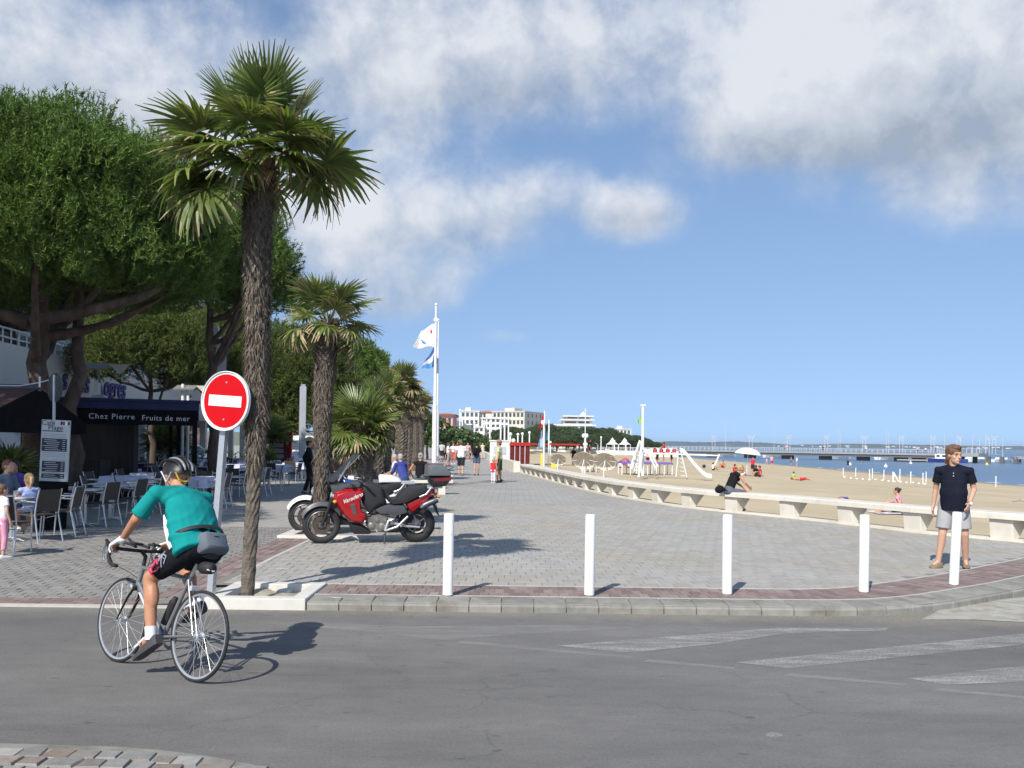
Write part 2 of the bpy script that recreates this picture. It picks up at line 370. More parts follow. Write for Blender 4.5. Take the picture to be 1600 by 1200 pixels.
def worn_paint(nm='worn_paint', top=.82):
    m = bpy.data.materials.new(nm); m.use_nodes = True; nt = m.node_tree; N = nt.nodes; L = nt.links; b = N['Principled BSDF']
    g = N.new('ShaderNodeNewGeometry'); pos = g.outputs['Position']; at = N.new('ShaderNodeObjectInfo')
    def noise(sc, det, st=None):
        n = N.new('ShaderNodeTexNoise'); n.inputs['Scale'].default_value = sc; n.inputs['Detail'].default_value = det; n.inputs['Roughness'].default_value = .68
        mp = N.new('ShaderNodeMapping'); mp.inputs['Scale'].default_value = st or (1, 1, 1); L.new(pos, mp.inputs[0]); L.new(mp.outputs[0], n.inputs['Vector']); return n.outputs[0]
    a = N.new('ShaderNodeMath'); a.operation = 'MULTIPLY_ADD'; L.new(noise(3.0, 7, (.5, 2.0, 1)), a.inputs[0]); a.inputs[1].default_value = 1.2; L.new(noise(70, 4), a.inputs[2])
    mr = N.new('ShaderNodeMapRange'); L.new(a.outputs[0], mr.inputs['Value']); mr.inputs['From Min'].default_value = .90; mr.inputs['From Max'].default_value = 1.32; mr.inputs['To Min'].default_value = .03; mr.inputs['To Max'].default_value = top
    L.new(mr.outputs[0], b.inputs['Alpha']); b.inputs['Base Color'].default_value = (.40, .39, .37, 1); b.inputs['Roughness'].default_value = .75
    return m
M_ASPH = asphalt(); M_PAINT = worn_paint(); M_FAINT = worn_paint('faint_paint', .42)
M_SLAB = mat('grey_paver', (.335, .322, .295), rough=.8, var=.12, scale=9, piece=.075, bump=.25, bscale=120, world=True, col2=(.33, .305, .255), c2scale=.42, c2lo=.45, c2hi=.62)
M_BLOCK = mat('grey_block', (.215, .208, .196), rough=.82, var=.16, scale=9, piece=.14, bump=.3, bscale=120, world=True, col2=(.24, .225, .195), c2scale=.5)
M_BRICK = mat('red_brick', (.215, .155, .138), rough=.85, var=.16, scale=14, piece=.2, bump=.3, bscale=120, world=True, two=(.25, .205, .185))
M_MORT = mat('paving_joint', (.20, .19, .17), rough=.9, var=.2, scale=20, world=True)
M_KERB = mat('kerb_concrete', (.235, .228, .20), rough=.85, var=.2, scale=7, piece=.12, bump=.4, bscale=90, world=True, col2=(.15, .14, .11), c2scale=3.2, c2lo=.52, c2hi=.7)
M_WCONC = mat('white_concrete', (.60, .575, .52), rough=.75, var=.08, scale=5, bump=.2, bscale=80, world=True, col2=(.46, .43, .375), c2scale=2.3, c2lo=.55, c2hi=.75)
M_JOINT = mat('pale_joint', (.46, .44, .40), rough=.85, var=.12, scale=8, world=True)
M_COB = mat('cobble_stone', (.27, .262, .24), rough=.8, var=.2, scale=18, piece=.28, bump=.5, bscale=90, world=True, two=(.225, .165, .13))
M_SAND = mat('beach_sand', (.50, .412, .275), rough=.95, var=.07, scale=.35, bump=.6, bscale=2.2, world=True, spec=.2, col2=(.45, .37, .245), c2scale=.12, c2lo=.42, c2hi=.6)

# ------------------------------------------------------------------ road
mb = MB(); mb.quadpts((-60, -30, 0), (60, -30, 0), (60, 13, 0), (-60, 13, 0)); struct(mb.build('road', M_ASPH))
gb = MB(); gb.quadpts((-690, -690, -6), (690, -690, -6), (690, 40, -6), (-690, 40, -6)); struct(gb.build('ground', mat('earth', (.2, .18, .14), world=True, scale=.05)))
def marking(pts, name='road_marking', z=.004, m=None):
    q = MB(); q.face([q.vert(G(x, y, z)) for x, y in pts]); o = q.build(name, m or M_PAINT); struct(o); return o
marking([(870, 1009), (985, 1020), (1120, 1006), (1225, 990), (1385, 985), (1388, 981), (1215, 981), (1080, 992)])
marking([(1150, 1035), (1230, 1044), (1465, 1021), (1600, 1007), (1600, 990), (1490, 1001), (1350, 1015)])
marking([(1420, 1060), (1480, 1070), (1600, 1065), (1660, 1060), (1660, 1038), (1560, 1044)])
marking([(400, 973), (560, 986), (690, 1000), (830, 990), (995, 981), (870, 976), (640, 979), (480, 972)], m=M_FAINT)
for a, b in (((722, 1001), (990, 1026)), ((1016, 1030), (1150, 1043)), ((1236, 1052), (1420, 1069)), ((1470, 1075), (1640, 1092))):
    marking([(a[0], a[1]), (a[0] - 12, a[1] + 4), (b[0] - 4, b[1] + 3), (b[0], b[1])], m=M_FAINT)
marking([(1196, 1147), (1205, 1144), (1222, 1146), (1224, 1151), (1210, 1153), (1198, 1151)], 'paint_spill')
q = MB(); q.face([q.vert(G(x, y, .004)) for x, y in [(1440, 968), (1470, 952), (1540, 938), (1640, 930), (1700, 945), (1700, 985), (1600, 972), (1520, 968)]])
struct(q.build('sand_drift', mat('drift', (.36, .345, .295), rough=.9, var=.2, scale=8, world=True, bump=.4, bscale=60, col2=(.27, .25, .2), c2scale=5)))

# ------------------------------------------------------------------ kerb, brick band, paving
def zf(x, y):
    t = smooth((-2.75 - x) / 1.1); d = .088 * t * max(0, min(1, (12.4 - y) / 2.6)); return .1 - d
KPTS = [(-2.16, 9.5), (0, 9.5), (1.5, 9.5), (2.9, 9.5), (3.55, 9.52), (4.05, 9.6), (4.5, 9.78), (5.0, 10.07), (5.6, 10.5), (6.3, 11.0), (7.2, 11.75), (8.4, 12.8), (10.0, 14.3), (12, 16.2)]
def path_at(pts):
    seg = [0]
    for a, b in zip(pts, pts[1:]): seg.append(seg[-1] + math.dist(a, b))
    def f(s, off=0):
        s = max(0, min(seg[-1] - 1e-6, s))
        for i in range(len(pts) - 1):
            if s <= seg[i + 1]: break
        t = (s - seg[i]) / (seg[i + 1] - seg[i])
        def dirn(k):
            a = pts[max(0, k - 1)]; b = pts[min(len(pts) - 1, k + 1)]; v = Vector((b[0] - a[0], b[1] - a[1])); return v.normalized()
        d = dirn(i).lerp(dirn(i + 1), t).normalized()
        p = Vector(pts[i]).lerp(Vector(pts[i + 1]), t)
        return Vector((p.x - d.y * off, p.y + d.x * off))
    return f, seg[-1]
KF, KLEN = path_at(KPTS)
kerb = MB(); kerb.loft([[(KF(s, o).x, KF(s, o).y, z) for o, z in ((.02, -.1), (.02, .085), (.36, .085), (.36, -.1))] for s in np.linspace(0, KLEN, 40)])
kerb_o = struct(kerb.build('kerb', M_MORT))
s = 0.0
while s < KLEN - .4:
    l = .345; rings = []
    for e in (s + .005, s + l - .005):
        rings.append([(KF(e, o).x, KF(e, o).y, z) for o, z in ((0, -.05), (0, .062), (.035, .092), (.385, .104), (.385, .0))])
    k = MB(); k.loft(rings); k.build('kerb_stone', M_KERB, kerb_o, bevel=.004, bseg=1); s += l
# the white edge lines on both sides of the brick band
for o0, o1 in ((.385, .415), (1.115, 1.15)):
    e = MB(); e.loft([[(KF(s, o).x, KF(s, o).y, z) for o, z in ((o0, .05), (o0, .1065), (o1, .1065), (o1, .05))] for s in np.linspace(0, KLEN, 40)]); struct(e.build('edge_line', M_JOINT))
bed = MB(); bed.loft([[(KF(s, o).x, KF(s, o).y, z) for o, z in ((.415, .02), (.415, .097), (1.115, .097), (1.115, .02))] for s in np.linspace(0, KLEN, 40)])
band_o = struct(bed.build('brick_band', M_MORT))
s = 0.02; n = 0; row = 0; BW = .112
while s < KLEN - .2 and KF(s).x < 8.2:
    for j in range(3):
        a0 = .42 + j * .231; k = MB(); g = .004; sh = (j % 2) * BW / 2
        if s + sh + BW > KLEN: continue
        dz = random.uniform(-.0015, .002)
        k.loft([[(KF(e, o).x, KF(e, o).y, z + dz) for o, z in ((a0 + g, .09), (a0 + g, .1035), (a0 + .228 - g, .1035), (a0 + .228 - g, .09))] for e in (s + sh + g, s + sh + BW - g)])
        k.build('brick', M_BRICK, band_o); n += 1
    s += BW
# left: dropped brick band at the edge of the carriageway, white line, and the diagonal strip that runs up the row of palms
def zquad(x0, y0, x1, y1, t, m, name, parent, base=-.012):
    k = MB(); pr = [(x0, y0), (x1, y0), (x1, y1), (x0, y1)]
    k.loft([[(x, y, zf(x, y) + base) for x, y in pr], [(x, y, zf(x, y) + t) for x, y in pr]])
    return k.build(name, m, parent)
def sheet(name, x0, y0, x1, y1, dz, m, nx=30, ny=20):
    k = MB(); k.grid(lambda u, v: (lerp(x0, x1, u), lerp(y0, y1, v), zf(lerp(x0, x1, u), lerp(y0, y1, v)) + dz), nx, ny); return k.build(name, m, fix=False)
e = MB(); e.loft([[(x, y, z) for y, z in ((9.5, -.05), (9.5, .016), (9.6, .018), (9.6, -.05))] for x in (-30, -3.26)]); struct(e.build('edge_line', M_JOINT))
lband = struct(sheet('brick_band', -30, 9.6, -3.26, 9.95, -.004, M_MORT))
x = -3.28; n = 0
while x > -8.2:
    for j in range(3):
        g = .003; y0 = 9.605 + j * .115; xo = (j % 2) * .1
        zquad(x - .2 + g - xo, y0 + g, x - g - xo, y0 + .112 - g, .003 + random.uniform(-.001, .0015), M_BRICK, 'brick', lband); n += 1
    x -= .2
strip = struct(sheet('brick_strip', -3.98, 9.95, -3.46, 40, -.004, M_MORT, 6, 60))
y = 9.96; n = 0
while y < 17 and n < 290:
    for j in range(4):
        g = .003; x0 = -3.97 + j * .127; yo = (j % 2) * .1
        zquad(x0 + g, y + yo + g, x0 + .124 - g, y + yo + .2 - g, .003 + random.uniform(-.001, .0015), M_BRICK, 'brick', strip); n += 1
    y += .2
far = MB()
while y < 40:
    for j in range(4): far.box((-3.97 + j * .127 + .062, y + .1 + (j % 2) * .1, .0985), (.118, .194, .013))
    y += .2
stuff(far.build('brick', M_BRICK, strip))
struct(sheet('edge_line', -3.47, 10.62, -3.40, 40, .004, M_JOINT, 2, 40))
# promenade
BX = [(7.9, 11.0), (9.9, 14.6), (9.26, 16.2), (8.2, 17.6), (7.4, 19.3), (6.65, 20.9), (5.75, 22.3), (5.0, 23.5), (4.35, 25), (3.8, 27), (3.25, 29), (2.85, 31.3), (2.45, 33.8), (1.9, 38.4), (1.2, 44.5), (.35, 51.5), (-.6, 62), (-1.9, 85), (-3.7, 116), (-7, 170), (-14, 260)]
def bx(y):
    for (xa, ya), (xb, yb) in zip(BX, BX[1:]):
        if y <= yb: return lerp(xa, xb, max(0, (y - ya) / (yb - ya)))
    return BX[-1][0]
def kx(y):                                            # promenade limit on the kerb side near the front
    best = 12
    for s in np.linspace(KLEN * .5, KLEN, 60):
        p = KF(s, 1.15)
        if p.y >= y: return p.x
    return best
prom = MB(); ys = [10.5] + list(np.arange(11, 24.5, .5)) + [24.6]
for a, b in zip(ys, ys[1:]):
    x0 = -3.55
    x1a = min(bx(a) + .35, kx(a) + .1) if a < 15 else bx(a) + .35; x1b = min(bx(b) + .35, kx(b) + .1) if b < 15 else bx(b) + .35
    prom.quadpts((x0, a, .096), (x1a, a, .096), (x1b, b, .096), (x0, b, .096))
prom_o = struct(prom.build('promenade', M_MORT))
SW, SD = .2, .3; row = 0; y = 10.66; cand = []
while y < 24.5:
    sh = (row * .37 % 1) * SW; x = -3.42 + sh - SW
    lim = (min(bx(y) + .3, kx(y)) if y < 15 else bx(y) + .3)
    while x < lim:
        if x + SW > -3.41 and not (-3.3 < x + .1 < -2.1 and y < 10.65): cand.append((max(x, -3.415), y, min(x + SW, lim)))
        x += SW
    y += SD; row += 1
one = {}
rest = MB()
def slab_geo(k, x0, y0, x1, dz, tx=0, ty=0):
    g = .0022; a = [(x0 + g, y0 + g), (x1 - g, y0 + g), (x1 - g, y0 + SD - g), (x0 + g, y0 + SD - g)]; c = .004
    b = [(x0 + g + c, y0 + g + c), (x1 - g - c, y0 + g + c), (x1 - g - c, y0 + SD - g - c), (x0 + g + c, y0 + SD - g - c)]
    i0 = [k.vert((x, y, .09)) for x, y in a]; i2 = [k.vert((x, y, .1 + dz + tx * (x - x0) + ty * (y - y0))) for x, y in b]
    k.face(i2)
    for q in range(4): k.face((i0[q], i0[(q + 1) % 4], i2[(q + 1) % 4], i2[q]))
for i, (x0, y0, x1) in enumerate(cand):
    if x1 - x0 < .03: continue
    dz = random.gauss(0, .001); tx, ty = random.gauss(0, .0035), random.gauss(0, .0035)
    if i < 300: k = MB(); slab_geo(k, x0, y0, x1, dz, tx, ty); k.build('paver', M_SLAB, prom_o, fix=False)
    else: slab_geo(rest, x0, y0, x1, dz, tx, ty)
stuff(rest.build('paver', M_SLAB, prom_o, fix=False))
struct(sheet('edge_strip', -3.47, 9.62, -3.2, 10.75, .0015, M_BLOCK, 4, 8))
# further on the same paving, too far off to tell the pieces apart
def far_paving():
    m = bpy.data.materials.new('far_paving'); m.use_nodes = True; nt = m.node_tree; N = nt.nodes; L = nt.links; b = N['Principled BSDF']
    g = N.new('ShaderNodeNewGeometry'); br = N.new('ShaderNodeTexBrick'); mp = N.new('ShaderNodeMapping'); mp.inputs['Rotation'].default_value = (0, 0, R(90))
    L.new(g.outputs['Position'], mp.inputs[0]); L.new(mp.outputs[0], br.inputs['Vector'])
    br.inputs['Scale'].default_value = 1; br.inputs['Brick Width'].default_value = .3; br.inputs['Row Height'].default_value = .2; br.inputs['Mortar Size'].default_value = .006
    br.inputs['Color1'].default_value = (.345, .332, .305, 1); br.inputs['Color2'].default_value = (.30, .288, .264, 1); br.inputs['Mortar'].default_value = (.22, .21, .19, 1)
    n = N.new('ShaderNodeTexNoise'); n.inputs['Scale'].default_value = .5; n.inputs['Detail'].default_value = 6; L.new(g.outputs['Position'], n.inputs['Vector'])
    mr = N.new('ShaderNodeMapRange'); L.new(n.outputs[0], mr.inputs['Value']); mr.inputs['To Min'].default_value = .78; mr.inputs['To Max'].default_value = 1.22
    sc = N.new('ShaderNodeVectorMath'); sc.operation = 'SCALE'; L.new(br.outputs[0], sc.inputs[0]); L.new(mr.outputs[0], sc.inputs['Scale'])
    L.new(sc.outputs[0], b.inputs['Base Color']); b.inputs['Roughness'].default_value = .8; return m
M_FARP = far_paving()
def xl(y): return -3.44 if y < 62 else lerp(-3.44, -14.2, (y - 62) / 198)
fp = MB(); ys = [24.5, 27, 29, 31.3, 33.8, 38.4, 44.5, 51.5, 62, 85, 116, 170, 260]
for a, b in zip(ys, ys[1:]): fp.quadpts((xl(a), a, .1), (bx(a) + .3, a, .1), (bx(b) + .3, b, .1), (xl(b), b, .1))
struct(fp.build('promenade', M_FARP))
# café side paving
cafe = struct(sheet('terrace_paving', -34, 9.95, -3.98, 62, -.002, M_MORT, 60, 60))
row = 0; y = 9.96; cand = []
while y < 17.4:
    x = -4.0 - (row % 2) * .1; xl = -(5.8 + (y - 9.96) * .62) * 1.08
    while x > xl: cand.append((x - .2, y)); x -= .2
    y += .125; row += 1
rest = MB()
def block_geo(k, x0, y0):
    g = .0035; dz = random.gauss(0, .0013); pr = [(x0 + g, y0 + g), (x0 + .2 - g, y0 + g), (x0 + .2 - g, y0 + .125 - g), (x0 + g, y0 + .125 - g)]
    i0 = [k.vert((x, y, zf(x, y) - .01)) for x, y in pr]; i2 = [k.vert((lerp(x, x0 + .1, .04), lerp(y, y0 + .0625, .05), zf(x, y) + .004 + dz)) for x, y in pr]
    k.face(i2)
    for q in range(4): k.face((i0[q], i0[(q + 1) % 4], i2[(q + 1) % 4], i2[q]))
for i, (x0, y0) in enumerate(cand):
    if i < 300: k = MB(); block_geo(k, x0, y0); k.build('paver', M_BLOCK, cafe, fix=False)
    else: block_geo(rest, x0, y0)
stuff(rest.build('paver', M_BLOCK, cafe, fix=False))
fs = struct(sheet('terrace_paving', -34, 17.4, -3.98, 62, .003, M_FARP, 2, 2))
# cobbled verge at the lower left, with a concrete edge
def vy(x): return 5.22 - .05 * (x + 3.6) ** 1.0 * .9 - max(0, x + 2.4) ** 2 * .22
vb = MB()
for xa in np.arange(-5.2, -.4, .1): vb.quadpts((xa, 2, .034), (xa + .1, 2, .034), (xa + .1, vy(xa + .1) - .1, .034), (xa, vy(xa) - .1, .034))
verge = struct(vb.build('cobbled_verge', mat('sandy_joint', (.27, .255, .22), rough=.95, var=.25, scale=30, world=True)))
e = MB(); e.loft([[(xa, vy(xa) + o, z) for o, z in ((-.1, 0), (-.1, .036), (-.03, .036), (0, .008), (0, 0))] for xa in np.arange(-5.2, -.4, .1)]); struct(e.build('edge_line', M_KERB))
yy = 0
for row in range(7):
    x = -4.4 + random.uniform(0, .1)
    while x < -.8:
        w = random.uniform(.12, .2); d = .135; y1 = vy(x) - .11 - row * .14; y0 = y1 - d; g = .005
        k = MB(); j = lambda: random.uniform(-.012, .012)
        pr = [(x + g + j(), y0 + g + j()), (x + w - g + j(), y0 + g + j()), (x + w - g + j(), y1 - g + j()), (x + g + j(), y1 - g + j())]; h = .045 + random.uniform(-.006, .006)
        k.loft([[(a, b, .0) for a, b in pr], [(a, b, h - .012) for a, b in pr], [(lerp(a, x + w / 2, .10), lerp(b, (y0 + y1) / 2, .10), h) for a, b in pr]])
        k.build('cobble', M_COB, verge, smooth=50); x += w
# metal cover in the brick band
mc = MB(); p = G(531, 931, .1); mc.lathe([(0, .106), (.1, .1065), (.135, .106), (.14, .1)], 20, 'Z', (p.x, p.y, 0)); struct(mc.build('drain_cover', mat('cover', (.36, .35, .33), rough=.5, metal=.4)))

# ------------------------------------------------------------------ planters (flush white frames with earth inside)
M_SOIL = mat('sandy_soil', (.36, .325, .25), rough=.95, var=.25, scale=14, bump=.8, bscale=40, world=True, col2=(.24, .21, .16), c2scale=6)
def planter(x0, y0, x1, y1, w, zt, step=None):
    o = None; m = MB()
    m.box(((x0 + x1) / 2, y0 + w / 2, zt / 2 - .05), (x1 - x0, w, zt + .1)); m.box(((x0 + x1) / 2, y1 - w / 2, zt / 2 - .05), (x1 - x0, w, zt + .1))
    m.box((x0 + w / 2, (y0 + y1) / 2, zt / 2 - .05), (w, y1 - y0 - 2 * w, zt + .1)); m.box((x1 - w / 2, (y0 + y1) / 2, zt / 2 - .05), (w, y1 - y0 - 2 * w, zt + .1))
    if step: m.box(((x0 + x1) / 2 + .1, y1 - w - .11, .03), (step, .22, .1))
    o = m.build('planter_kerb', M_WCONC, bevel=.012); struct(o)
    k = MB(); k.grid(lambda u, v: (lerp(x0 + w, x1 - w, u), lerp(y0 + w, y1 - w, v), .035 + .035 * math.sin(u * 7) * math.cos(v * 6) + random.uniform(0, .012)), 14, 14); struct(k.build('planter_soil', M_SOIL, smooth=60, fix=False)); return o
planter(-3.24, 9.49, -2.17, 10.62, .16, .122, .14)
planter(-4.05, 15.5, -1.5, 17.2, .24, .15)
for yc in (23, 29.5, 37, 45): planter(-4.1, yc - .7, -2.9, yc + .7, .15, .14)
# ------------------------------------------------------------------ beach, sea, hills
ORD = 'first second third fourth fifth sixth seventh eighth ninth tenth eleventh twelfth thirteenth fourteenth fifteenth sixteenth seventeenth eighteenth nineteenth twentieth'.split()
def zs(x, y):
    t = max(0.0, min(1.0, (55 + .8 * math.sin(y * .05) - x) / 50)); return -2.12 + 1.97 * t ** .8
def GS(px, py):
    z = -.5
    for _ in range(12): p = G(px, py, z); z = lerp(z, zs(p.x, p.y), .7)
    return Vector((p.x, p.y, zs(p.x, p.y)))
M_WET = mat('wet_sand', (.30, .245, .165), rough=.45, var=.1, scale=.5, world=True)
def sand_mat():
    m = M_SAND; nt = m.node_tree; N = nt.nodes; L = nt.links; b = N['Principled BSDF']
    g = N.new('ShaderNodeNewGeometry'); sp = N.new('ShaderNodeSeparateXYZ'); L.new(g.outputs['Position'], sp.inputs[0])
    n = N.new('ShaderNodeTexNoise'); n.inputs['Scale'].default_value = .09; n.inputs['Detail'].default_value = 5; L.new(g.outputs['Position'], n.inputs['Vector'])
    a = N.new('ShaderNodeMath'); a.operation = 'MULTIPLY_ADD'; L.new(n.outputs[0], a.inputs[0]); a.inputs[1].default_value = .55; L.new(sp.outputs['Z'], a.inputs[2])
    mr = N.new('ShaderNodeMapRange'); L.new(a.outputs[0], mr.inputs['Value']); mr.inputs['From Min'].default_value = -1.32; mr.inputs['From Max'].default_value = -1.58; mr.interpolation_type = 'SMOOTHSTEP'
    src = b.inputs['Base Color'].links[0].from_socket; mx = N.new('ShaderNodeMix'); mx.data_type = 'RGBA'
    L.new(mr.outputs[0], mx.inputs['Factor']); L.new(src, mx.inputs['A']); mx.inputs['B'].default_value = (.30, .235, .15, 1); L.new(mx.outputs['Result'], b.inputs['Base Color'])
    # dry weed lines and trodden patches
    v = N.new('ShaderNodeTexNoise'); v.inputs['Scale'].default_value = .33; v.inputs['Detail'].default_value = 9; v.inputs['Roughness'].default_value = .7; v.inputs['Distortion'].default_value = 1.2
    mp = N.new('ShaderNodeMapping'); mp.inputs['Scale'].default_value = (1.2, .35, 1); L.new(g.outputs['Position'], mp.inputs[0]); L.new(mp.outputs[0], v.inputs['Vector'])
    r2 = N.new('ShaderNodeMapRange'); L.new(v.outputs[0], r2.inputs['Value']); r2.inputs['From Min'].default_value = .60; r2.inputs['From Max'].default_value = .72; r2.inputs['To Max'].default_value = .55
    m2 = N.new('ShaderNodeMix'); m2.data_type = 'RGBA'; L.new(r2.outputs[0], m2.inputs['Factor']); L.new(mx.outputs['Result'], m2.inputs['A']); m2.inputs['B'].default_value = (.335, .28, .19, 1); L.new(m2.outputs['Result'], b.inputs['Base Color'])
sand_mat()
for n_ in M_SAND.node_tree.nodes:
    if n_.type == 'BUMP': n_.inputs['Distance'].default_value = .10; n_.inputs['Strength'].default_value = .75
sb = MB(); ys = list(np.arange(12, 60, 2)) + list(np.arange(60, 330, 6)); nx = 46
ids = []
for y in ys:
    x0 = bx(y) + .26; row = []
    for i in range(nx + 1):
        x = lerp(x0, 80, (i / nx) ** 1.15); z = zs(x, y)
        z += .05 * math.sin(x * 1.7 + y * .6) * math.sin(y * .9 - x * .5) * smooth((x - x0) / 3)
        row.append(sb.vert((x, y, z)))
    ids.append(row)
for a, b in zip(ids, ids[1:]):
    for i in range(nx): sb.face((a[i], a[i + 1], b[i + 1], b[i]))
o = sb.build('beach', M_SAND, smooth=80, fix=False); struct(o)
def water():
    m = bpy.data.materials.new('sea_water'); m.use_nodes = True; nt = m.node_tree; N = nt.nodes; L = nt.links; b = N['Principled BSDF']
    g = N.new('ShaderNodeNewGeometry')
    n = N.new('ShaderNodeTexNoise'); n.inputs['Scale'].default_value = 1.0; n.inputs['Detail'].default_value = 6; mp = N.new('ShaderNodeMapping'); mp.inputs['Scale'].default_value = (1.0, .35, 1); L.new(g.outputs['Position'], mp.inputs[0]); L.new(mp.outputs[0], n.inputs['Vector'])
    n2 = N.new('ShaderNodeTexNoise'); n2.inputs['Scale'].default_value = .02; n2.inputs['Detail'].default_value = 5; mp2 = N.new('ShaderNodeMapping'); mp2.inputs['Scale'].default_value = (.25, 1.4, 1); L.new(g.outputs['Position'], mp2.inputs[0]); L.new(mp2.outputs[0], n2.inputs['Vector'])
    cr = N.new('ShaderNodeValToRGB'); e = cr.color_ramp.elements; e[0].position = .35; e[0].color = (.052, .108, .185, 1); e[1].position = .68; e[1].color = (.088, .155, .235, 1); L.new(n2.outputs[0], cr.inputs[0])
    L.new(cr.outputs[0], b.inputs['Base Color']); b.inputs['Roughness'].default_value = .28; b.inputs['Specular IOR Level'].default_value = .22
    bp = N.new('ShaderNodeBump'); bp.inputs['Strength'].default_value = .9; bp.inputs['Distance'].default_value = .25; L.new(n.outputs[0], bp.inputs['Height']); L.new(bp.outputs[0], b.inputs['Normal'])
    return m
wb = MB(); wb.face([wb.vert(p) for p in ((20, 40, -2), (4000, 40, -2), (4000, 4250, -2), (-650, 4250, -2), (-650, 335, -2), (20, 335, -2))]); struct(wb.build('sea', water()))
fo = MB()
for k in range(60):
    y = 92 + k * 3.2; x = 54.4 + .8 * math.sin(y * .05) + random.uniform(-.3, .3)
    if random.random() < .45: continue
    w = random.uniform(.15, .6); x2 = 54.4 + .8 * math.sin((y + 3.2) * .05)
    fo.quadpts((x, y, -1.99), (x + w, y, -1.99), (x2 + w, y + 3.2, -1.99), (x2, y + 3.2, -1.99))
stuff(fo.build('surf_foam', mat('foam', (.75, .76, .76), rough=.7, world=True)))
def hill(name, prof, Y, col, dep=500):
    k = MB(); n = len(prof)
    top = [P(px, py, Y) for px, py in prof]
    rng2 = random.Random(3); pts = []
    for a, b in zip(top, top[1:]):
        for i in range(14):
            t = i / 14; p = a.lerp(b, t); p.z += rng2.uniform(-.9, 1.1); pts.append(p)
    k.loft([[(p.x * s, Y + d, z) for s, d, z in ((.985, -250, -2.5), (.992, -120, lerp(-2, p.z, .7)), (1, 0, p.z), (1, dep, -2.5))] for p in pts], closed=False, cap=False)
    o = k.build(name, col, smooth=60); struct(o); return o
M_HILL = mat('wooded_shore', (.055, .085, .085), rough=.95, var=.35, scale=.02, world=True, col2=(.10, .13, .12), c2scale=.006)
hill('hill', [(900, 694), (1000, 692), (1045, 689.5), (1100, 691), (1150, 690), (1200, 692), (1235, 695), (1270, 694.5), (1320, 693), (1380, 694), (1450, 695), (1520, 696.5), (1600, 697), (1800, 700), (2200, 703)], 3600, M_HILL)
hv = MB()                                                # villas on the far shore
for k in range(34):
    px = random.uniform(1210, 1590); p = P(px, 700.5 - random.uniform(1, 3.5) + (px - 1400) * .01, 3330)
    hv.box((p.x, p.y, p.z), (random.uniform(5, 16), 6, random.uniform(2.5, 5)))
stuff(hv.build('far_villas', mat('villa_white', (.7, .69, .66), world=True)))

# ------------------------------------------------------------------ sea pier
M_PIER = mat('pier_concrete', (.30, .30, .295), rough=.8, var=.1, scale=.3, world=True)
M_PDARK = mat('pier_dark_beam', (.11, .115, .12), rough=.8, world=True)  # darker grey for girder and piles
M_WHITE = mat('white_paint', (.80, .80, .78), rough=.35, var=.04, scale=3)
M_WMETAL = mat('white_metal', (.76, .77, .78), rough=.4, var=.05, scale=3)
M_PRAIL = mat('rail_grey', (.5, .51, .52), rough=.6)
PA, PB = Vector((14, 332, 0)), Vector((117.5, 240, 0)); PD = (PB - PA).normalized(); PN = Vector((-PD.y, PD.x, 0)) * -1
pier = thing('pier', 'long pale pier on dark piles crossing the bay behind the beach', 'pier', PA)
def PL(s, w=0, z=0): return PD * s + PN * w + Vector((0, 0, z))
PLN = (PB - PA).length
k = MB(); k.beam(PL(0, 0, .0), PL(PLN, 0, .0), 5, .5); k.build('deck', M_PIER, pier)
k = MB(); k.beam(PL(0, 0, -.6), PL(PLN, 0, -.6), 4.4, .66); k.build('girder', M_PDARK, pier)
rl = MB()
for w in (-2.4, 2.4):
    rl.beam(PL(0, w, 1.25), PL(PLN, w, 1.25), .1, .1); rl.beam(PL(0, w, .8), PL(PLN, w, .8), .06, .06)
    for s_ in np.arange(0, PLN, 1.5): rl.beam(PL(s_, w, .25), PL(s_, w, 1.3), .08, .08, up=(1, 0, 0))
stuff(rl.build('railing', M_PRAIL, pier))
for px in (996, 1055, 1113, 1172, 1231, 1290, 1349, 1408, 1436):
    a, b = pdir(px, 700); r = a / FOC                       # where the sight line meets the pier's axis
    s_ = (r * PA.y - PA.x) / (PD.x - r * PD.y)
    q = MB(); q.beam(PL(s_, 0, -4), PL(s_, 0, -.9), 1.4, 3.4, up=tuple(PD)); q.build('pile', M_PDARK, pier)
    if px == 1436: sE = s_
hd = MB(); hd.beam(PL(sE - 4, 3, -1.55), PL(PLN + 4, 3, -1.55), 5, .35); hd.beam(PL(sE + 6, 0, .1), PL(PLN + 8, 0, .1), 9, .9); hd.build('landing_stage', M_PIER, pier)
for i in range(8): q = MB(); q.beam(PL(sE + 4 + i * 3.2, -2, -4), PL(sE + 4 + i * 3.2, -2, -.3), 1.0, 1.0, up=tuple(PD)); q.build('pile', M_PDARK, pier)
hr = MB()
for w in (-4.4, 4.4):
    hr.beam(PL(sE + 6, w, 1.7), PL(PLN + 8, w, 1.7), .1, .1)
    for s_ in np.arange(sE + 6, PLN + 8, 1.2): hr.beam(PL(s_, w, .5), PL(s_, w, 1.7), .08, .08, up=(1, 0, 0))
stuff(hr.build('railing', M_PRAIL, pier))
def on_pier(px):
    a, b = pdir(px, 700); r = a / FOC; s_ = (r * PA.y - PA.x) / (PD.x - r * PD.y); return PA + PD * s_
lamps = [(1115, 0), (1173, 1), (1232, 0), (1291, 0), (1350, 1), (1408, 0), (1457, 0), (1498, 0), (1543, 0), (1553, 0)]
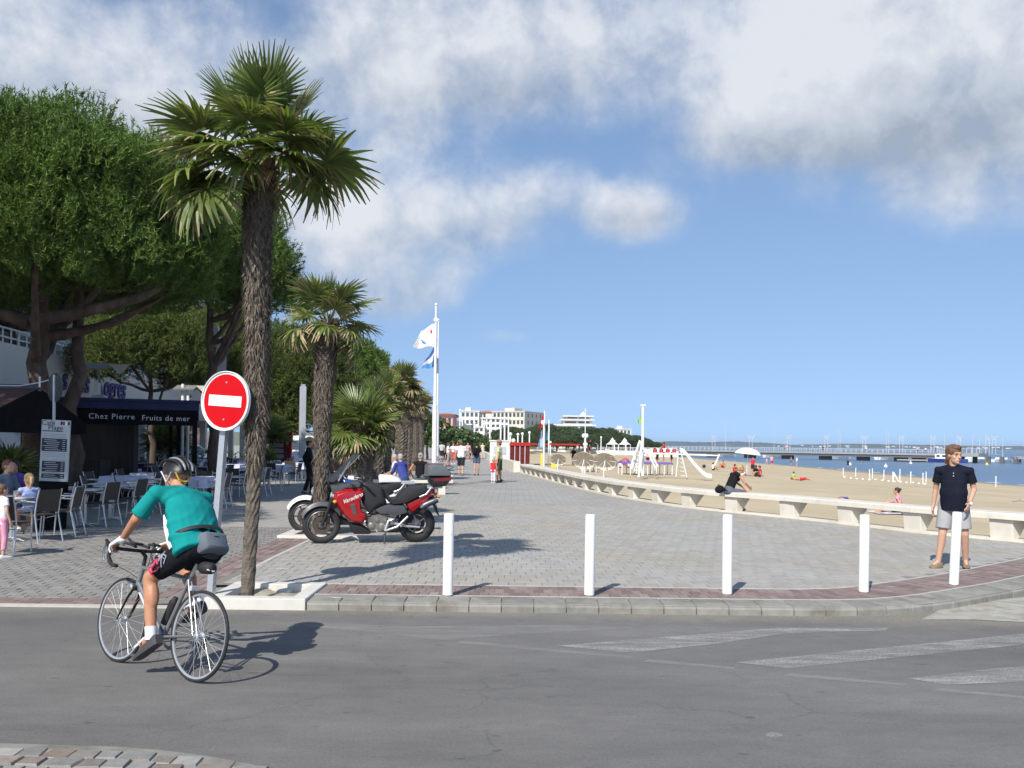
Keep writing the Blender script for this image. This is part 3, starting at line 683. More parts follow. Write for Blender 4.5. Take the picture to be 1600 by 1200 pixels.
for i, (px, wide) in enumerate(lamps):
    p = on_pier(px); t = thing('pier_lamp', f'{ORD[i]} twin lamp post along the pier counted from the landward end' + (', with wide cross arms' if wide else ''), 'lamp post', (p.x, p.y, .25), 0, 'lamp posts on the pier')
    h = 4.5; d = .45
    for sx in (-d, d): q = MB(); q.tube([(sx, 0, 0), (sx, 0, h)], .075, 6); q.build('post', M_PRAIL, t)
    q = MB(); q.box((0, 0, h), (2 * d + (1.6 if wide else .6), .2, .16)); q.box((0, 0, h - .55), (2 * d + (.9 if wide else .2), .16, .12)); q.build('cross_arm', M_PRAIL, t)
    for sx in (-d - (.7 if wide else .2), d + (.7 if wide else .2)): q = MB(); q.box((sx, 0, h + .2), (.4, .3, .25)); q.build('lamp_head', M_PRAIL, t)
masts = [(1134, 657), (1210, 660), (1310, 668), (1313, 672), (1385, 670), (1389, 674), (1476, 676), (1520, 680), (1531, 679), (1567, 682)]
for i, (px, py) in enumerate(masts):
    p = on_pier(px); b = P(px, py, p.y + 14); h = b.z + 2
    t = thing('sailing_boat', f'moored sailing boat with bare white mast, {ORD[i]} behind the pier from the beach end', 'boat', (b.x, b.y, -2), R(25), 'boats moored behind the pier')
    q = MB(); q.loft([[(x, -w, z) if 0 else (x, y_, z) for y_, z in ((-w, .9), (-w * .6, .1), (w * .6, .1), (w, .9))] for x, w in ((-4, .9), (-1.5, 1.3), (1.5, 1.2), (3.4, .5), (4.4, .05))]); q.build('hull', M_WHITE, t)
    q = MB(); q.box((-.5, 0, 1.15), (3, 1.5, .5)); q.build('cabin', M_WMETAL, t)
    q = MB(); q.tube([(0, 0, .9), (0, 0, h)], [.08, .05], 6); q.tube([(0, 0, 2.1), (-3.2, 0, 2.2)], .05, 6); q.build('mast', M_PRAIL, t)
t = thing('ferry_boat', 'dark blue ferry boat with white cabin moored at the pier head', 'boat', (on_pier(1458).x, on_pier(1458).y - 8, -2), math.atan2(PD.y, PD.x))
q = MB(); q.loft([[(x, y_, z) for y_, z in ((-w, 1.0), (-w * .7, -.2), (w * .7, -.2), (w, 1.0))] for x, w in ((-4.5, 1.3), (-1, 1.6), (3, 1.3), (5, .2))]); q.build('hull', mat('boat_blue', (.03, .05, .22), rough=.4), t)
q = MB(); q.box((-.6, 0, 1.6), (4.4, 2.0, 1.2)); q.build('cabin', M_WHITE, t)
for i in range(3): q = MB(); q.box((-2 + i * 1.4, -1.02, 1.7), (.8, .05, .5)); q.build('window', mat('dark_glass', (.03, .04, .05), rough=.15), t)
t = thing('mooring_dolphin', 'isolated dark mooring pile platform in the sea beyond the pier head', 'mooring pile', (P(1590, 715, 232).x, 232, -2))
q = MB(); q.box((0, 0, 1.5), (2.6, 2, .7)); q.build('cap', M_PIER, t)
for sx in (-.8, 0, .8): q = MB(); q.tube([(sx * 1.2, 0, -2), (sx * .8, 0, 1.3)], .25, 8); q.build('pile', M_PDARK, t)
for i, (px, py, y) in enumerate(((1384, 729, 0), (1423, 724, 0), (1542, 726, 0), (1328, 726, 0))):
    p = G(px, py, -1.9); q = MB(); q.ell((0, 0, 0), (.35, .35, .4), None, 10, 8); q.lathe([(.08, .35), (.08, .6), (.0, .62)], 8)
    o = q.build('buoy', M_WHITE if i != 2 else mat('buoy_yellow', (.75, .55, .1)), smooth=60, loc=p); tag(o, ['white buoy floating nearest the row of white stakes', 'white buoy on open water near the pier head', 'yellow buoy floating off the pier head', 'white buoy close to the waterline by the bathers'][i], 'buoy', 'buoys')

# ------------------------------------------------------------------ low bench wall along the beach
BF, BLEN = path_at(BX[1:16])
M_BENCH = mat('bench_concrete', (.64, .60, .52), rough=.75, var=.08, scale=3, bump=.2, bscale=60, world=True, col2=(.50, .46, .385), c2scale=1.6, c2lo=.5, c2hi=.75)
bench = thing('bench_wall', 'long pale concrete bench on wedge supports curving between promenade and beach', 'bench', (0, 0, 0))
def bsec(s, prof):                                         # prof = (offset towards the beach, z)
    return [(BF(s, -o).x, BF(s, -o).y, z) for o, z in prof]
k = MB(); k.loft([bsec(s_, ((0.02, -.4), (.02, .145), (.40, .145), (.40, -.4))) for s_ in np.linspace(0, BLEN, 90)]); k.build('plinth', M_BENCH, bench)
s_ = 0.35; sup = []
while s_ < BLEN - .4: sup.append(s_); s_ += 1.77
i = 0
for a in range(0, len(sup) - 1, 2):
    b = min(a + 2, len(sup) - 1); sa, sb_ = sup[a], sup[b]
    if a == 0: sa = 0
    k = MB(); k.loft([bsec(s_, ((-.06, .505), (-.06, .60), (-.03, .62), (.56, .62), (.58, .60), (.58, .505))) for s_ in np.linspace(sa + .006, sb_ - .006, 8)]); k.build('seat_slab', M_BENCH, bench)
for s_ in sup:
    k = MB(); w = .21
    k.loft([bsec(q_, ((0.04, .14), (.0, .503), (.52, .503), (.20, .14))) for q_ in (s_ - w, s_ + w)]); k.build('support', M_BENCH, bench, bevel=.012)
# further along, a plain low wall
k = MB(); WX = [(-.25 + .35, 51.8), (-.9, 62), (-2.2, 85), (-4.0, 116), (-7.3, 170)]
k.loft([[(x, y, -.4), (x, y, .72), (x + .4, y, .72), (x + .4, y, -.4)] for x, y in WX]); o = k.build('low_wall', M_BENCH); tag(o, 'low white wall running on along the distant promenade edge', 'wall')

# ------------------------------------------------------------------ bollards
M_BOLL = mat('bollard_white', (.80, .80, .78), rough=.38, var=.03, scale=4, world=True, col2=(.58, .56, .52), c2scale=11, c2lo=.62, c2hi=.78)
names = ['nearest the motorbikes', 'second from the motorbikes', 'in the middle of the row in front of the bench', 'second from the walking man', 'directly in front of the walking man']
for i, (px, py, lean) in enumerate(((699.5, 931, 0.5), (920.5, 931, 0.3), (1136, 929, .3), (1349.5, 926, .2), (1490, 914.5, 2.2))):
    p = G(px, py, .1035); t = thing('bollard', f'white bollard {names[i]}', 'bollard', p, 0, 'white bollards along the kerb')
    t.rotation_euler = (0, R(lean), random.uniform(0, 3)) if i != 4 else (0, R(lean), 0)
    q = MB(); q.lathe([(.057, -.1), (.057, .885), (.054, .900), (.045, .908), (0, .912)], 32); q.build('shaft', M_BOLL, t, smooth=35)
    q = MB(); q.lathe([(.0585, .0), (.0585, .012), (.058, .016)], 24); q.build('base_ring', M_KERB, t)

# ------------------------------------------------------------------ no-entry sign on its leaning post
M_GALV = mat('galvanised', (.50, .52, .54), rough=.42, metal=.55, var=.10, scale=30)
M_RED = mat('sign_red', (.52, .003, .006), rough=.4, var=.03, scale=3, spec=.18)
base = G(329, 934, .08); lean = R(4.0)
sg = thing('road_sign', 'round red no-entry sign with white bar on a leaning grey post', 'road sign', base)
sg.rotation_euler = (0, lean, 0)
q = MB(); q.box((0, 0, 1.16), (.085, .055, 2.40), Matrix.Rotation(R(-30), 3, 'Z')); q.build('post', M_GALV, sg, bevel=.006)
hz = (934 - 626) / FOC * base.y
face = link('sign_plate', None, sg, (0.02, -.07, hz), (R(90), 0, R(-23)))
bpy.data.objects.remove(face)
Dk = Matrix.Rotation(R(-23), 3, 'Z')
def disc(prof, m, nm, zoff=0):
    k = MB(); k.lathe(prof, 56, 'Y', (0, 0, 0)); k.v = [tuple(Dk @ Vector(v) + Vector((.02, -.075, hz))) for v in k.v]; return k.build(nm, m, sg, smooth=40)
RS = .322
disc([(0, .012), (RS - .004, .012), (RS, .008), (RS, -.030), (RS - .006, -.033), (RS - .012, -.028), (RS - .014, -.016), (0, -.016)], M_WHITE, 'sign_plate')
disc([(0, -.0185), (.289, -.0185), (.289, -.0165), (0, -.0165)], M_RED, 'red_disc')
k = MB(); k.box((0, -.0205, 0), (.44, .003, .118)); k.v = [tuple(Dk @ Vector(v) + Vector((.02, -.075, hz))) for v in k.v]; k.build('white_bar', M_WHITE, sg)
k = MB(); k.box((0, .03, .12), (.3, .03, .03)); k.box((0, .03, -.12), (.3, .03, .03)); k.v = [tuple(Dk @ Vector(v) + Vector((.02, -.075, hz))) for v in k.v]; k.build('bracket', M_GALV, sg) if 0 else None
for z_ in (-.2, .2):
    k = MB(); k.lathe([(.0, -.0235), (.009, -.0225), (.011, -.018), (0, -.017)], 10, 'Y', (0, 0, z_)); k.v = [tuple(Dk @ Vector(v) + Vector((.02, -.075, hz))) for v in k.v]; k.build('bolt', M_GALV, sg)
    k = MB(); k.box((0, .028, z_ * .6), (.30, .05, .03)); k.v = [tuple(Dk @ Vector(v) + Vector((.02, -.075, hz))) for v in k.v]; k.build('bracket', M_GALV, sg)
# ------------------------------------------------------------------ plants
M_BARK = mat('pine_bark', (.085, .058, .042), rough=.95, var=.35, scale=7, bump=1.0, bscale=16, col2=(.13, .095, .075), c2scale=5, stretch=(1, 1, .35))
M_NEEDLE = mat('pine_needles', (.085, .150, .026), rough=.6, var=.35, scale=.9, piece=.38, two=(.15, .22, .04), spec=.35, transl=.22)
M_NEEDLE2 = mat('pine_needles_olive', (.080, .118, .024), rough=.6, var=.35, scale=.9, piece=.38, two=(.13, .155, .034), spec=.35, transl=.22)
M_LEAF = mat('tree_leaves', (.060, .105, .028), rough=.55, var=.35, scale=.6, piece=.4, two=(.10, .15, .04), transl=.3)
M_COAST = mat('coast_pine_needles', (.048, .082, .026), rough=.7, var=.3, scale=.3, piece=.4, two=(.075, .11, .03))
def quick_mesh(name, V, F, mats, mi=None):
    me = bpy.data.meshes.new(name); nv, nf, k = len(V), len(F), F.shape[1]
    me.vertices.add(nv); me.vertices.foreach_set('co', np.asarray(V, np.float32).ravel())
    me.loops.add(nf * k); me.loops.foreach_set('vertex_index', np.asarray(F, np.int32).ravel())
    me.polygons.add(nf); me.polygons.foreach_set('loop_start', np.arange(0, nf * k, k, dtype=np.int32))
    for m in mats: me.materials.append(m)
    if mi is not None: me.polygons.foreach_set('material_index', np.asarray(mi, np.int32))
    me.update(calc_edges=True); me.validate(); return me
def unit(v): return v / np.maximum(1e-9, np.linalg.norm(v, axis=-1, keepdims=True))
def needle_crown(name, lobes, per, m, nlen=.16, nw=.013, npp=13, slen=.36, up=.85, seed=1, low=-.55):
    """shoots of needles on the skin of many small lobes"""
    g = np.random.default_rng(seed); Vs = []
    for (c, r) in lobes:
        c = np.array(c); r = np.array(r if isinstance(r, (tuple, list)) else (r, r, r)); n = int(per * (r[0] * r[1]) / 1.0)
        d = unit(g.normal(size=(n * 2, 3))); d = d[d[:, 2] > low][:n]; n = len(d)
        base = c + d * r * g.uniform(.55, 1.0, (n, 1)) ** .5
        ax = unit(d * .65 + np.array((0, 0, up)) + g.normal(size=(n, 3)) * .28)
        L = slen * g.uniform(.6, 1.3, (n, 1))
        B = np.repeat(base, npp, 0); A = np.repeat(ax, npp, 0); LL = np.repeat(L, npp, 0)
        t = g.uniform(.15, 1.0, (n * npp, 1)); p0 = B + A * LL * t
        nd = unit(A * g.uniform(.45, 1.0, (n * npp, 1)) + unit(g.normal(size=(n * npp, 3))) * .75)
        sd = unit(np.cross(nd, g.normal(size=(n * npp, 3)))) * nw
        ln = nlen * g.uniform(.7, 1.2, (n * npp, 1))
        Vs.append(np.stack([p0 - sd, p0 + sd, p0 + nd * ln], 1).reshape(-1, 3))
    V = np.concatenate(Vs); F = np.arange(len(V)).reshape(-1, 3); return quick_mesh(name, V, F, [m])
def leaf_crown(name, lobes, per, m, size=.2, seed=1):
    g = np.random.default_rng(seed); Vs = []
    for (c, r) in lobes:
        c = np.array(c); r = np.array(r if isinstance(r, (tuple, list)) else (r, r, r)); n = int(per * r[0] * r[1])
        d = unit(g.normal(size=(n, 3))); p = c + d * r * g.uniform(.3, 1.0, (n, 1)) ** .4
        nrm = unit(d + g.normal(size=(n, 3)) * .7 + np.array((0, 0, .5))); a = unit(np.cross(nrm, g.normal(size=(n, 3)))); b = np.cross(nrm, a)
        s1 = size * g.uniform(.6, 1.3, (n, 1)); s2 = s1 * .55
        Vs.append(np.stack([p - a * s1, p + b * s2, p + a * s1, p - b * s2], 1).reshape(-1, 3))
    V = np.concatenate(Vs); F = np.arange(len(V)).reshape(-1, 4); return quick_mesh(name, V, F, [m])
def dome(c, r, n, lr, seed, bottom=-.35, inner=.5):
    g = random.Random(seed); out = []
    for i in range(n):
        th = 2 * PI * (i * .618034 + g.uniform(-.04, .04)); z = lerp(bottom, 1.0, ((i + .5) / n)); rr = math.sqrt(max(0, 1 - z * z)) if z > 0 else math.sqrt(max(.0, 1 - (z * .7) ** 2))
        k = g.uniform(.78, 1.02) - lr * .12; q = g.uniform(.75, 1.25) * lr
        out.append(((c[0] + r[0] * rr * math.cos(th) * k, c[1] + r[1] * rr * math.sin(th) * k, c[2] + r[2] * z * k), (q, q, q * .72)))
    for i in range(int(n * inner)):
        th = g.uniform(0, 2 * PI); rr = math.sqrt(g.random()) * .68; z = g.uniform(bottom * .6, .6); q = lr * 1.1
        out.append(((c[0] + r[0] * rr * math.cos(th), c[1] + r[1] * rr * math.sin(th), c[2] + r[2] * z * .8), (q, q, q * .7)))
    return out
def limb(mb, p, q, r1, r2, sag=.0, n=7, seed=0, segs=6):
    g = random.Random(seed); p, q = Vector(p), Vector(q); pts = []
    for i in range(segs + 1):
        t = i / segs; v = p.lerp(q, t); v.z += sag * math.sin(PI * t); k = .022 * (q - p).length * math.sin(PI * t)
        pts.append(v + Vector((g.uniform(-k, k), g.uniform(-k, k), g.uniform(-k, k))))
    mb.tube(pts, [lerp(r1, r2, (i / segs) ** .8) for i in range(segs + 1)], n); return pts
def pine(label, base, crown_c, r, n, lr, per, m, trunk_r, seed, fork=None, limbs=7, bottom=-.35, nlen=.13, nw=.013, npp=17, slen=.42, extra=(), group='pine trees behind the cafe terraces'):
    t = thing('pine_tree', label, 'tree', base, 0, group); b = Vector(base); c = Vector(crown_c) - b
    lob = dome(c, r, n, lr, seed, bottom)
    k = MB(); top = c + Vector((0, 0, -r[2] * .25)); tp = limb(k, (0, 0, -.1), top, trunk_r, trunk_r * .45, 0, 12, seed, 9)
    if fork: limb(k, (fork[0], fork[1], -.1), Vector((fork[0] * .85, fork[1] * 2, c.z - r[2] * .4)), trunk_r * .8, trunk_r * .3, 0, 10, seed + 1, 9)
    g = random.Random(seed + 5)
    for i in range(limbs):
        a = lob[int(g.uniform(0, .55) * n)][0]; s_ = tp[g.randint(5, 8)]
        limb(k, s_, a, trunk_r * .42, .04, -.1 * r[2], 7, seed + 10 + i)
    k.build('trunk', M_BARK, t, smooth=60)
    link('crown', needle_crown('crown', lob + [((v_.x - b.x, v_.y - b.y, v_.z - b.z), q_) for v_, q_ in extra], per, m, nlen, nw, npp, slen=slen, seed=seed), t); return t
b = P(52, 690, 22); c = P(70, 355, 22)
t1 = pine('large dark maritime pine with a double trunk rising behind the brown awning at the left', (b.x, 22, .1), (c.x, 22, c.z), (3.9, 3.8, 2.45), 110, .72, 330, M_NEEDLE, .34, 3, fork=(.68, .5), limbs=9, bottom=-.75, nlen=.12, nw=.0135, npp=22, slen=.5, extra=[(P(x, y, Y_), (r_, r_, r_ * .7)) for x, y, Y_, r_ in ((235, 395, 21.5, .95), (290, 350, 21.8, .8), (185, 435, 21, .8), (115, 440, 20.6, .7), (15, 445, 20.6, .9), (275, 425, 22, .75), (310, 395, 22.4, .6), (60, 450, 24, .8), (160, 455, 24, .9), (240, 455, 24.5, .8), (30, 475, 24, .8), (125, 482, 24.6, .7), (190, 480, 24.6, .75), (-30, 440, 21, .9), (285, 462, 23.5, .7), (75, 460, 23.2, .6))])
k = MB()
for pts, r0 in ((((50, 500), (110, 492), (170, 478), (222, 464), (250, 448)), .17), (((48, 505), (10, 492), (-40, 480), (-120, 470)), .19), (((62, 470), (66, 420), (60, 370)), .2), (((120, 490), (150, 455), (165, 410)), .1)):
    k.tube([P(x, y, 21.2) - Vector((b.x, 22, .1)) for x, y in pts], [lerp(r0, r0 * .5, i / (len(pts) - 1)) for i in range(len(pts))], 9)
k.build('limb', M_BARK, t1, smooth=60)
pine('pine standing outside the left edge of the view, its shade falling on the round tables', (-13.6, 11.7, .1), (-12.4, 12.4, 6.7), (3.5, 3.9, 1.7), 70, .75, 190, M_NEEDLE, .3, 41, limbs=8, bottom=-.3, npp=14)
def pinepx(label, px, pt, pb, hw, Y, m, seed, n=60, lr=.7, per=330, tr=.2, bottom=-.45, **kw):
    c = P(px, (pt + pb) / 2, Y); rz = (pb - pt) / 2 / FOC * Y; rx = hw / FOC * Y
    return pine(label, (c.x + .2, Y, .1), (c.x, Y, c.z - rz * .1), (rx - .25, rx * .9, rz - .1), n, lr, per, m, tr, seed, bottom=bottom, **kw)
pinepx('pine with bright green shoots between the big pine and the tallest palm', 330, 300, 545, 130, 27, M_NEEDLE, 11, 66, .72, 330)
pinepx('low olive green pine with bare twigs above the white hotel parapet', 235, 478, 610, 120, 35, M_NEEDLE2, 12, 62, .62, 270, tr=.15, bottom=-.9)
pinepx('olive green pine crown directly behind the no-entry sign', 345, 470, 625, 88, 38, M_NEEDLE2, 18, 46, .62, 260, tr=.16, bottom=-.9)
pinepx('dense dark pine right behind the trunk of the second palm', 462, 500, 690, 100, 52, M_NEEDLE2, 13, 70, .8, 230, tr=.22, bottom=-.9, nlen=.2, nw=.018)
pinepx('bright pine whose crown shows between second palm and bushy low palm', 548, 520, 670, 62, 62, M_NEEDLE, 14, 50, .8, 200, tr=.22, bottom=-.9, nlen=.22, nw=.022)
pinepx('rounded pine at the far left end of the terrace beyond the awning', 20, 330, 560, 150, 36, M_NEEDLE, 16, 50, .9, 170, tr=.25, bottom=-.4, nlen=.2, nw=.018)

# ---- fan palms
M_FROND = mat('palm_frond', (.115, .165, .042), rough=.38, var=.25, scale=5, piece=.3, two=(.21, .235, .065), spec=.5, transl=.33)
M_FRESH = mat('palm_frond_fresh', (.12, .155, .04), rough=.42, var=.2, scale=5, piece=.2, spec=.5, transl=.33)
M_DRY = mat('palm_frond_dry', (.30, .235, .13), rough=.7, var=.3, scale=6, piece=.3)
M_PETI = mat('palm_stalk', (.16, .17, .06), rough=.5, var=.2)
M_FIBRE = mat('palm_fibre', (.105, .082, .06), rough=.95, var=.4, scale=9, piece=.45, two=(.17, .14, .11))
M_PTRUNK = mat('palm_trunk', (.15, .125, .098), rough=.95, var=.35, scale=6, bump=1.0, bscale=22, stretch=(1, 1, 3), col2=(.085, .068, .052), c2scale=9)
M_STUB = mat('palm_leaf_base', (.27, .155, .075), rough=.8, var=.35, scale=8, piece=.4, two=(.16, .12, .08))
def frond_mesh(petiole, rad, nleaf=36, droop=.35, dry=.15, spread=150, seed=1, mats=None, fold=.35):
    g = random.Random(seed); k = MB()
    k.cur = 2; k.tube([(0, 0, 0), (petiole * .5, 0, .02), (petiole, 0, 0)], [.013, .011, .009], 5, flat=.6)
    for i in range(nleaf):
        ph = R(lerp(-spread, spread, i / (nleaf - 1)) + g.uniform(-2, 2)); L = rad * (1 - .18 * (abs(ph) / R(spread)) ** 2) * g.uniform(.9, 1.06)
        d = Vector((math.cos(ph), math.sin(ph), 0)); s = Vector((-d.y, d.x, 0)); dr = droop * g.uniform(.5, 1.5); tipd = dr * (2.2 if g.random() < .3 else 1)
        up = abs(math.sin(ph * .5)) * fold
        w0 = rad * 2.1 * R(spread) * .32 / nleaf
        prev = None; segs = 5
        isdry = g.random() < dry * .5
        for j in range(segs + 1):
            t = j / segs; q = d * (L * t * (1 - .12 * tipd * t)); z = up * L * t * (1 - t * .5) - (dr * L * .45 * t * t + (tipd - dr) * L * .5 * max(0, t - .55) ** 1.5)
            w = w0 * (.25 + 2.2 * t if t < .38 else max(.06, (1.09 - .25) * (1.12 - t) / .62 * 1.25))
            c = Vector((petiole, 0, 0)) + q + Vector((0, 0, z)); f = Vector((0, 0, w * .45))
            ids = (k.vert(c - s * w + f), k.vert(c), k.vert(c + s * w + f))
            if prev:
                k.cur = 1 if (isdry or (j >= 4 and g.random() < dry) or (j == segs and g.random() < dry * 2.2)) else 0
                k.face((prev[0], prev[1], ids[1], ids[0])); k.face((prev[1], prev[2], ids[2], ids[1]))
            prev = ids
    return k.mesh('frond', mats or [M_FROND, M_DRY, M_PETI], fix=False)
def palm_trunk(h, prof, seed, lean=(0, 0), rough_=1.0, fib=1800, fibz=(.25, 1.0), flen=.14):
    """prof: [(t, radius)]"""
    g = random.Random(seed); n = 18; rows = int(h / .075)
    def rad(t):
        for (a, ra), (b, rb) in zip(prof, prof[1:]):
            if t <= b: return lerp(ra, rb, (t - a) / (b - a))
        return prof[-1][1]
    def axis(t): return Vector((lean[0] * t + .02 * math.sin(t * 7 + seed), lean[1] * t + .02 * math.cos(t * 5 + seed), h * t))
    k = MB(); rings = []
    for j in range(rows + 1):
        t = j / rows; r = rad(t); c = axis(t); ring = []
        for i in range(n):
            a = 2 * PI * (i + .5 * (j % 2)) / n; rr = r * (1 + rough_ * (.09 * (1 if (i + j) % 2 else -1) * min(1, t * 4) + g.uniform(-.06, .06)))
            ring.append(c + Vector((math.cos(a) * rr, math.sin(a) * rr, g.uniform(-.012, .012))))
        rings.append(ring)
    k.loft(rings)
    me = k.mesh('trunk', M_PTRUNK)
    f = MB()
    for i in range(fib):
        t = lerp(fibz[0], fibz[1], g.random() ** .8); a = g.uniform(0, 2 * PI); r = rad(t) * g.uniform(.93, 1.04); c = axis(t)
        o = Vector((math.cos(a), math.sin(a), 0)); p = c + o * r; s = Vector((-o.y, o.x, 0)); L = flen * g.uniform(.5, 1.4)
        d = (o * g.uniform(.12, .6) + Vector((0, 0, g.choice((-1, -1, .8)))) + s * g.uniform(-.5, .5)).normalized(); w = g.uniform(.006, .016)
        f.face((f.vert(p - s * w), f.vert(p + s * w), f.vert(p + d * L)))
    return me, f.mesh('fibre', M_FIBRE, fix=False), axis, rad
def palm(label, base, h, prof, nf, pet, rad, seed, lean=(0, 0), fib=1800, fibz=(.2, 1), variants=None, low=-50, hi=82, dry=.25, flen=.14, group='fan palms in a row along the promenade', nleaf=36, stubs=40, extra=()):
    t = thing('fan_palm', label, 'palm tree', base, 0, group); g = random.Random(seed)
    tm, fm, axis, rf = palm_trunk(h, prof, seed, lean, fib=fib, fibz=fibz, flen=flen)
    link('trunk', tm, t); stuff(link('fibre', fm, t))
    if variants is None:
        variants = [[frond_mesh(pet * q, rad * q, nleaf, dr, d_, sp, seed * 10 + i) for i, (q, dr, d_, sp) in enumerate(row)] for row in
                    ([(.95, .05, 0.02, 110), (.9, .10, .04, 120)], [(1, .35, dry * .5, 140), (.95, .5, dry * .6, 150), (1.02, .42, dry, 145)], [(1, .8, dry * 1.5, 150), (.92, 1.0, dry * 2, 155)])]
    top = axis(1)
    for i in range(nf + len(extra)):
        if i < nf:
            f = i / max(1, nf - 1); el = lerp(hi, low, f ** .9) + g.uniform(-14, 14); az = i * 137.5 + g.uniform(-26, 26); sc = g.uniform(.78, 1.12)
        else: az, el, sc = extra[i - nf]; f = .5 if el > -10 else .9
        me = g.choice(variants[0 if el > 48 else (1 if el > -8 else 2)])
        rot = Matrix.Rotation(R(az), 3, 'Z') @ Matrix.Rotation(-R(el), 3, 'Y') @ Matrix.Rotation(g.uniform(-.5, .5), 3, 'X')
        o = link('frond', me, t); o.location = top + Vector((math.cos(R(az)) * .05, math.sin(R(az)) * .05, -.1 * f + .05)); o.rotation_euler = rot.to_euler(); o.scale = (sc,) * 3
    s = MB()
    for i in range(stubs):                                # cut leaf bases under the crown
        a = g.uniform(0, 2 * PI); z = -g.uniform(.0, .42); o = Vector((math.cos(a), math.sin(a), 0)); r = rf(1) * .9
        p = top + o * r + Vector((0, 0, z)); L = g.uniform(.1, .26); s.beam(p, p + o * L * .7 + Vector((0, 0, L * .7)), .035, .012, up=tuple(o))
    stuff(s.build('leaf_base', M_STUB, t)); return t, variants
b1_ = G(389, 937, .06); top = P(402, 238, 9.56)
P1, V1 = palm('tallest fan palm standing in the white planter beside the no-entry sign', b1_, top.z - .06, [(0, .070), (.04, .074), (.27, .072), (.34, .102), (.42, .118), (.62, .122), (.75, .135), (.9, .15), (1, .13)], 22, .58, .60, 5,
              lean=(top.x - b1_.x, 0), fib=5200, fibz=(.3, 1.0), low=-34, dry=.07, flen=.11, nleaf=36, stubs=70,
              extra=((0, -4, 1.12), (8, -22, 1.0), (215, -38, 1.12), (200, -20, 1.1), (262, -20, .85), (180, 5, 1.1), (190, 22, 1.1), (300, -10, .9)))
palm('second palm, mid height, behind the red motorbike', (-3.46, 16, .1), 3.9 - .1, [(0, .12), (.12, .11), (.3, .125), (.6, .155), (.85, .18), (1, .13)], 22, .50, .56, 6, lean=(.15, 0), fib=2600, fibz=(.1, 1), low=-42, dry=.22, stubs=60)
palm('short stocky palm with a wide bright crown and pale woven trunk base', (-3.36, 20, .1), 1.95, [(0, .23), (.3, .25), (.62, .27), (.8, .30), (1, .22)], 30, .45, .62, 7, fib=900, fibz=(.5, 1), low=-35, dry=.12, stubs=130)
PV = None
for i, (px, Y, py, r, lab) in enumerate(((590, 30, 640, .22, 'thick trunked palm just right of the stocky palm'), (606, 33, 622, .10, 'thin trunked palm in the middle of the row'), (627, 38, 600, .24, 'tall shaggy palm with crown against the pines'), (637, 44, 624, .2, 'palm with a brown drooping crown right of the shaggy one'), (648, 52, 632, .2, 'second last palm before the flagpoles'), (657, 58, 636, .2, 'last palm of the row, beside the flagpoles'))):
    b = P(px, 690, Y); t = P(px, py, Y)
    _, v = palm(lab, (b.x, Y, .1), t.z - .1, [(0, r * .85), (.3, r), (.8, r * 1.1), (1, r * .9)], 22, .5, .68, 20 + i, fib=500, fibz=(.1, 1), variants=PV, dry=.45, nleaf=26, stubs=20, flen=.18); PV = PV or v

# ---- broadleaved trees and shrubs further along the promenade
def leafy(label, px, pt, pb, hw, Y, seed, m=None, size=.22, per=150, group='green trees along the promenade', name='leafy_tree', cat='tree'):
    c = P(px, (pt + pb) / 2, Y); rz = (pb - pt) / 2 / FOC * Y; rx = hw / FOC * Y
    t = thing(name, label, cat, (c.x, Y, .1), 0, group)
    k = MB(); limb(k, (0, 0, 0), (0, 0, c.z - .1), .13, .06, 0, 8, seed); 
    for i in range(4): limb(k, (0, 0, c.z * .5), (rx * .5 * math.cos(i * 1.6), rx * .5 * math.sin(i * 1.6), c.z), .06, .02, 0, 6, seed + i)
    k.build('trunk', M_BARK, t)
    link('crown', leaf_crown('crown', dome((0, 0, c.z - .1), (rx, rx, rz), 22, max(.3, rx * .32), seed, -.7), per, m or M_LEAF, size, seed), t); return t
leafy('rounded green tree just right of the flagpoles', 712, 668, 712, 34, 92, 1)
leafy('smaller green tree behind the walking crowd', 740, 680, 712, 26, 112, 2)
leafy('green tree between the last palms and the flagpoles', 668, 640, 715, 30, 84, 3)
leafy('fresh green tree seen between the palm trunks', 610, 625, 715, 34, 66, 4)
leafy('dark green tree behind the stocky palm', 560, 600, 720, 44, 58, 5)
leafy('low green tree at the foot of the white hotel', 765, 694, 708, 10, 150, 6, size=.3)
# ---- rounded stone pines on the shore behind the beach
cm = [link('crown', needle_crown('crown', dome((0, 0, 0), (1, 1, .62), 46, .26, 60 + i, -.4), 2600, M_COAST, .075, .012, 6, .05, seed=60 + i)) for i in range(3)]
meshes = [o.data for o in cm]
for o in cm: bpy.data.objects.remove(o)
k = MB(); limb(k, (0, 0, 0), (0, 0, 1), .06, .04, 0, 8, 9); limb(k, (0, 0, .5), (.45, 0, 1.1), .03, .015, 0, 6, 10); limb(k, (0, 0, .5), (-.45, .1, 1.1), .03, .015, 0, 6, 11); trm = k.mesh('trunk', M_BARK)
coast = [(800, 671, 30, 175), (826, 674, 28, 190), (850, 669, 36, 215), (885, 672, 36, 235), (918, 672, 32, 245), (945, 675, 34, 255), (968, 680, 30, 265), (990, 684, 26, 275), (1008, 689, 18, 285), (870, 680, 28, 205), (905, 680, 26, 225), (935, 682, 24, 238), (1025, 692, 12, 300), (815, 681, 24, 165)]
where = ['leftmost, right of the white flats', 'second from the left behind the red beach huts', 'third from the left, behind the red flag', 'below the left end of the stepped white building', 'below the middle of the terraced white building', 'below the right end of the terraced white building', 'below the red roofed villas', 'below the white villa', 'at the foot of the far villas', 'low, behind the red flag', 'low, in front of the terraced white building', 'low, left of the playground mast', 'last and smallest, behind the playground mast', 'low, directly behind the red beach huts']
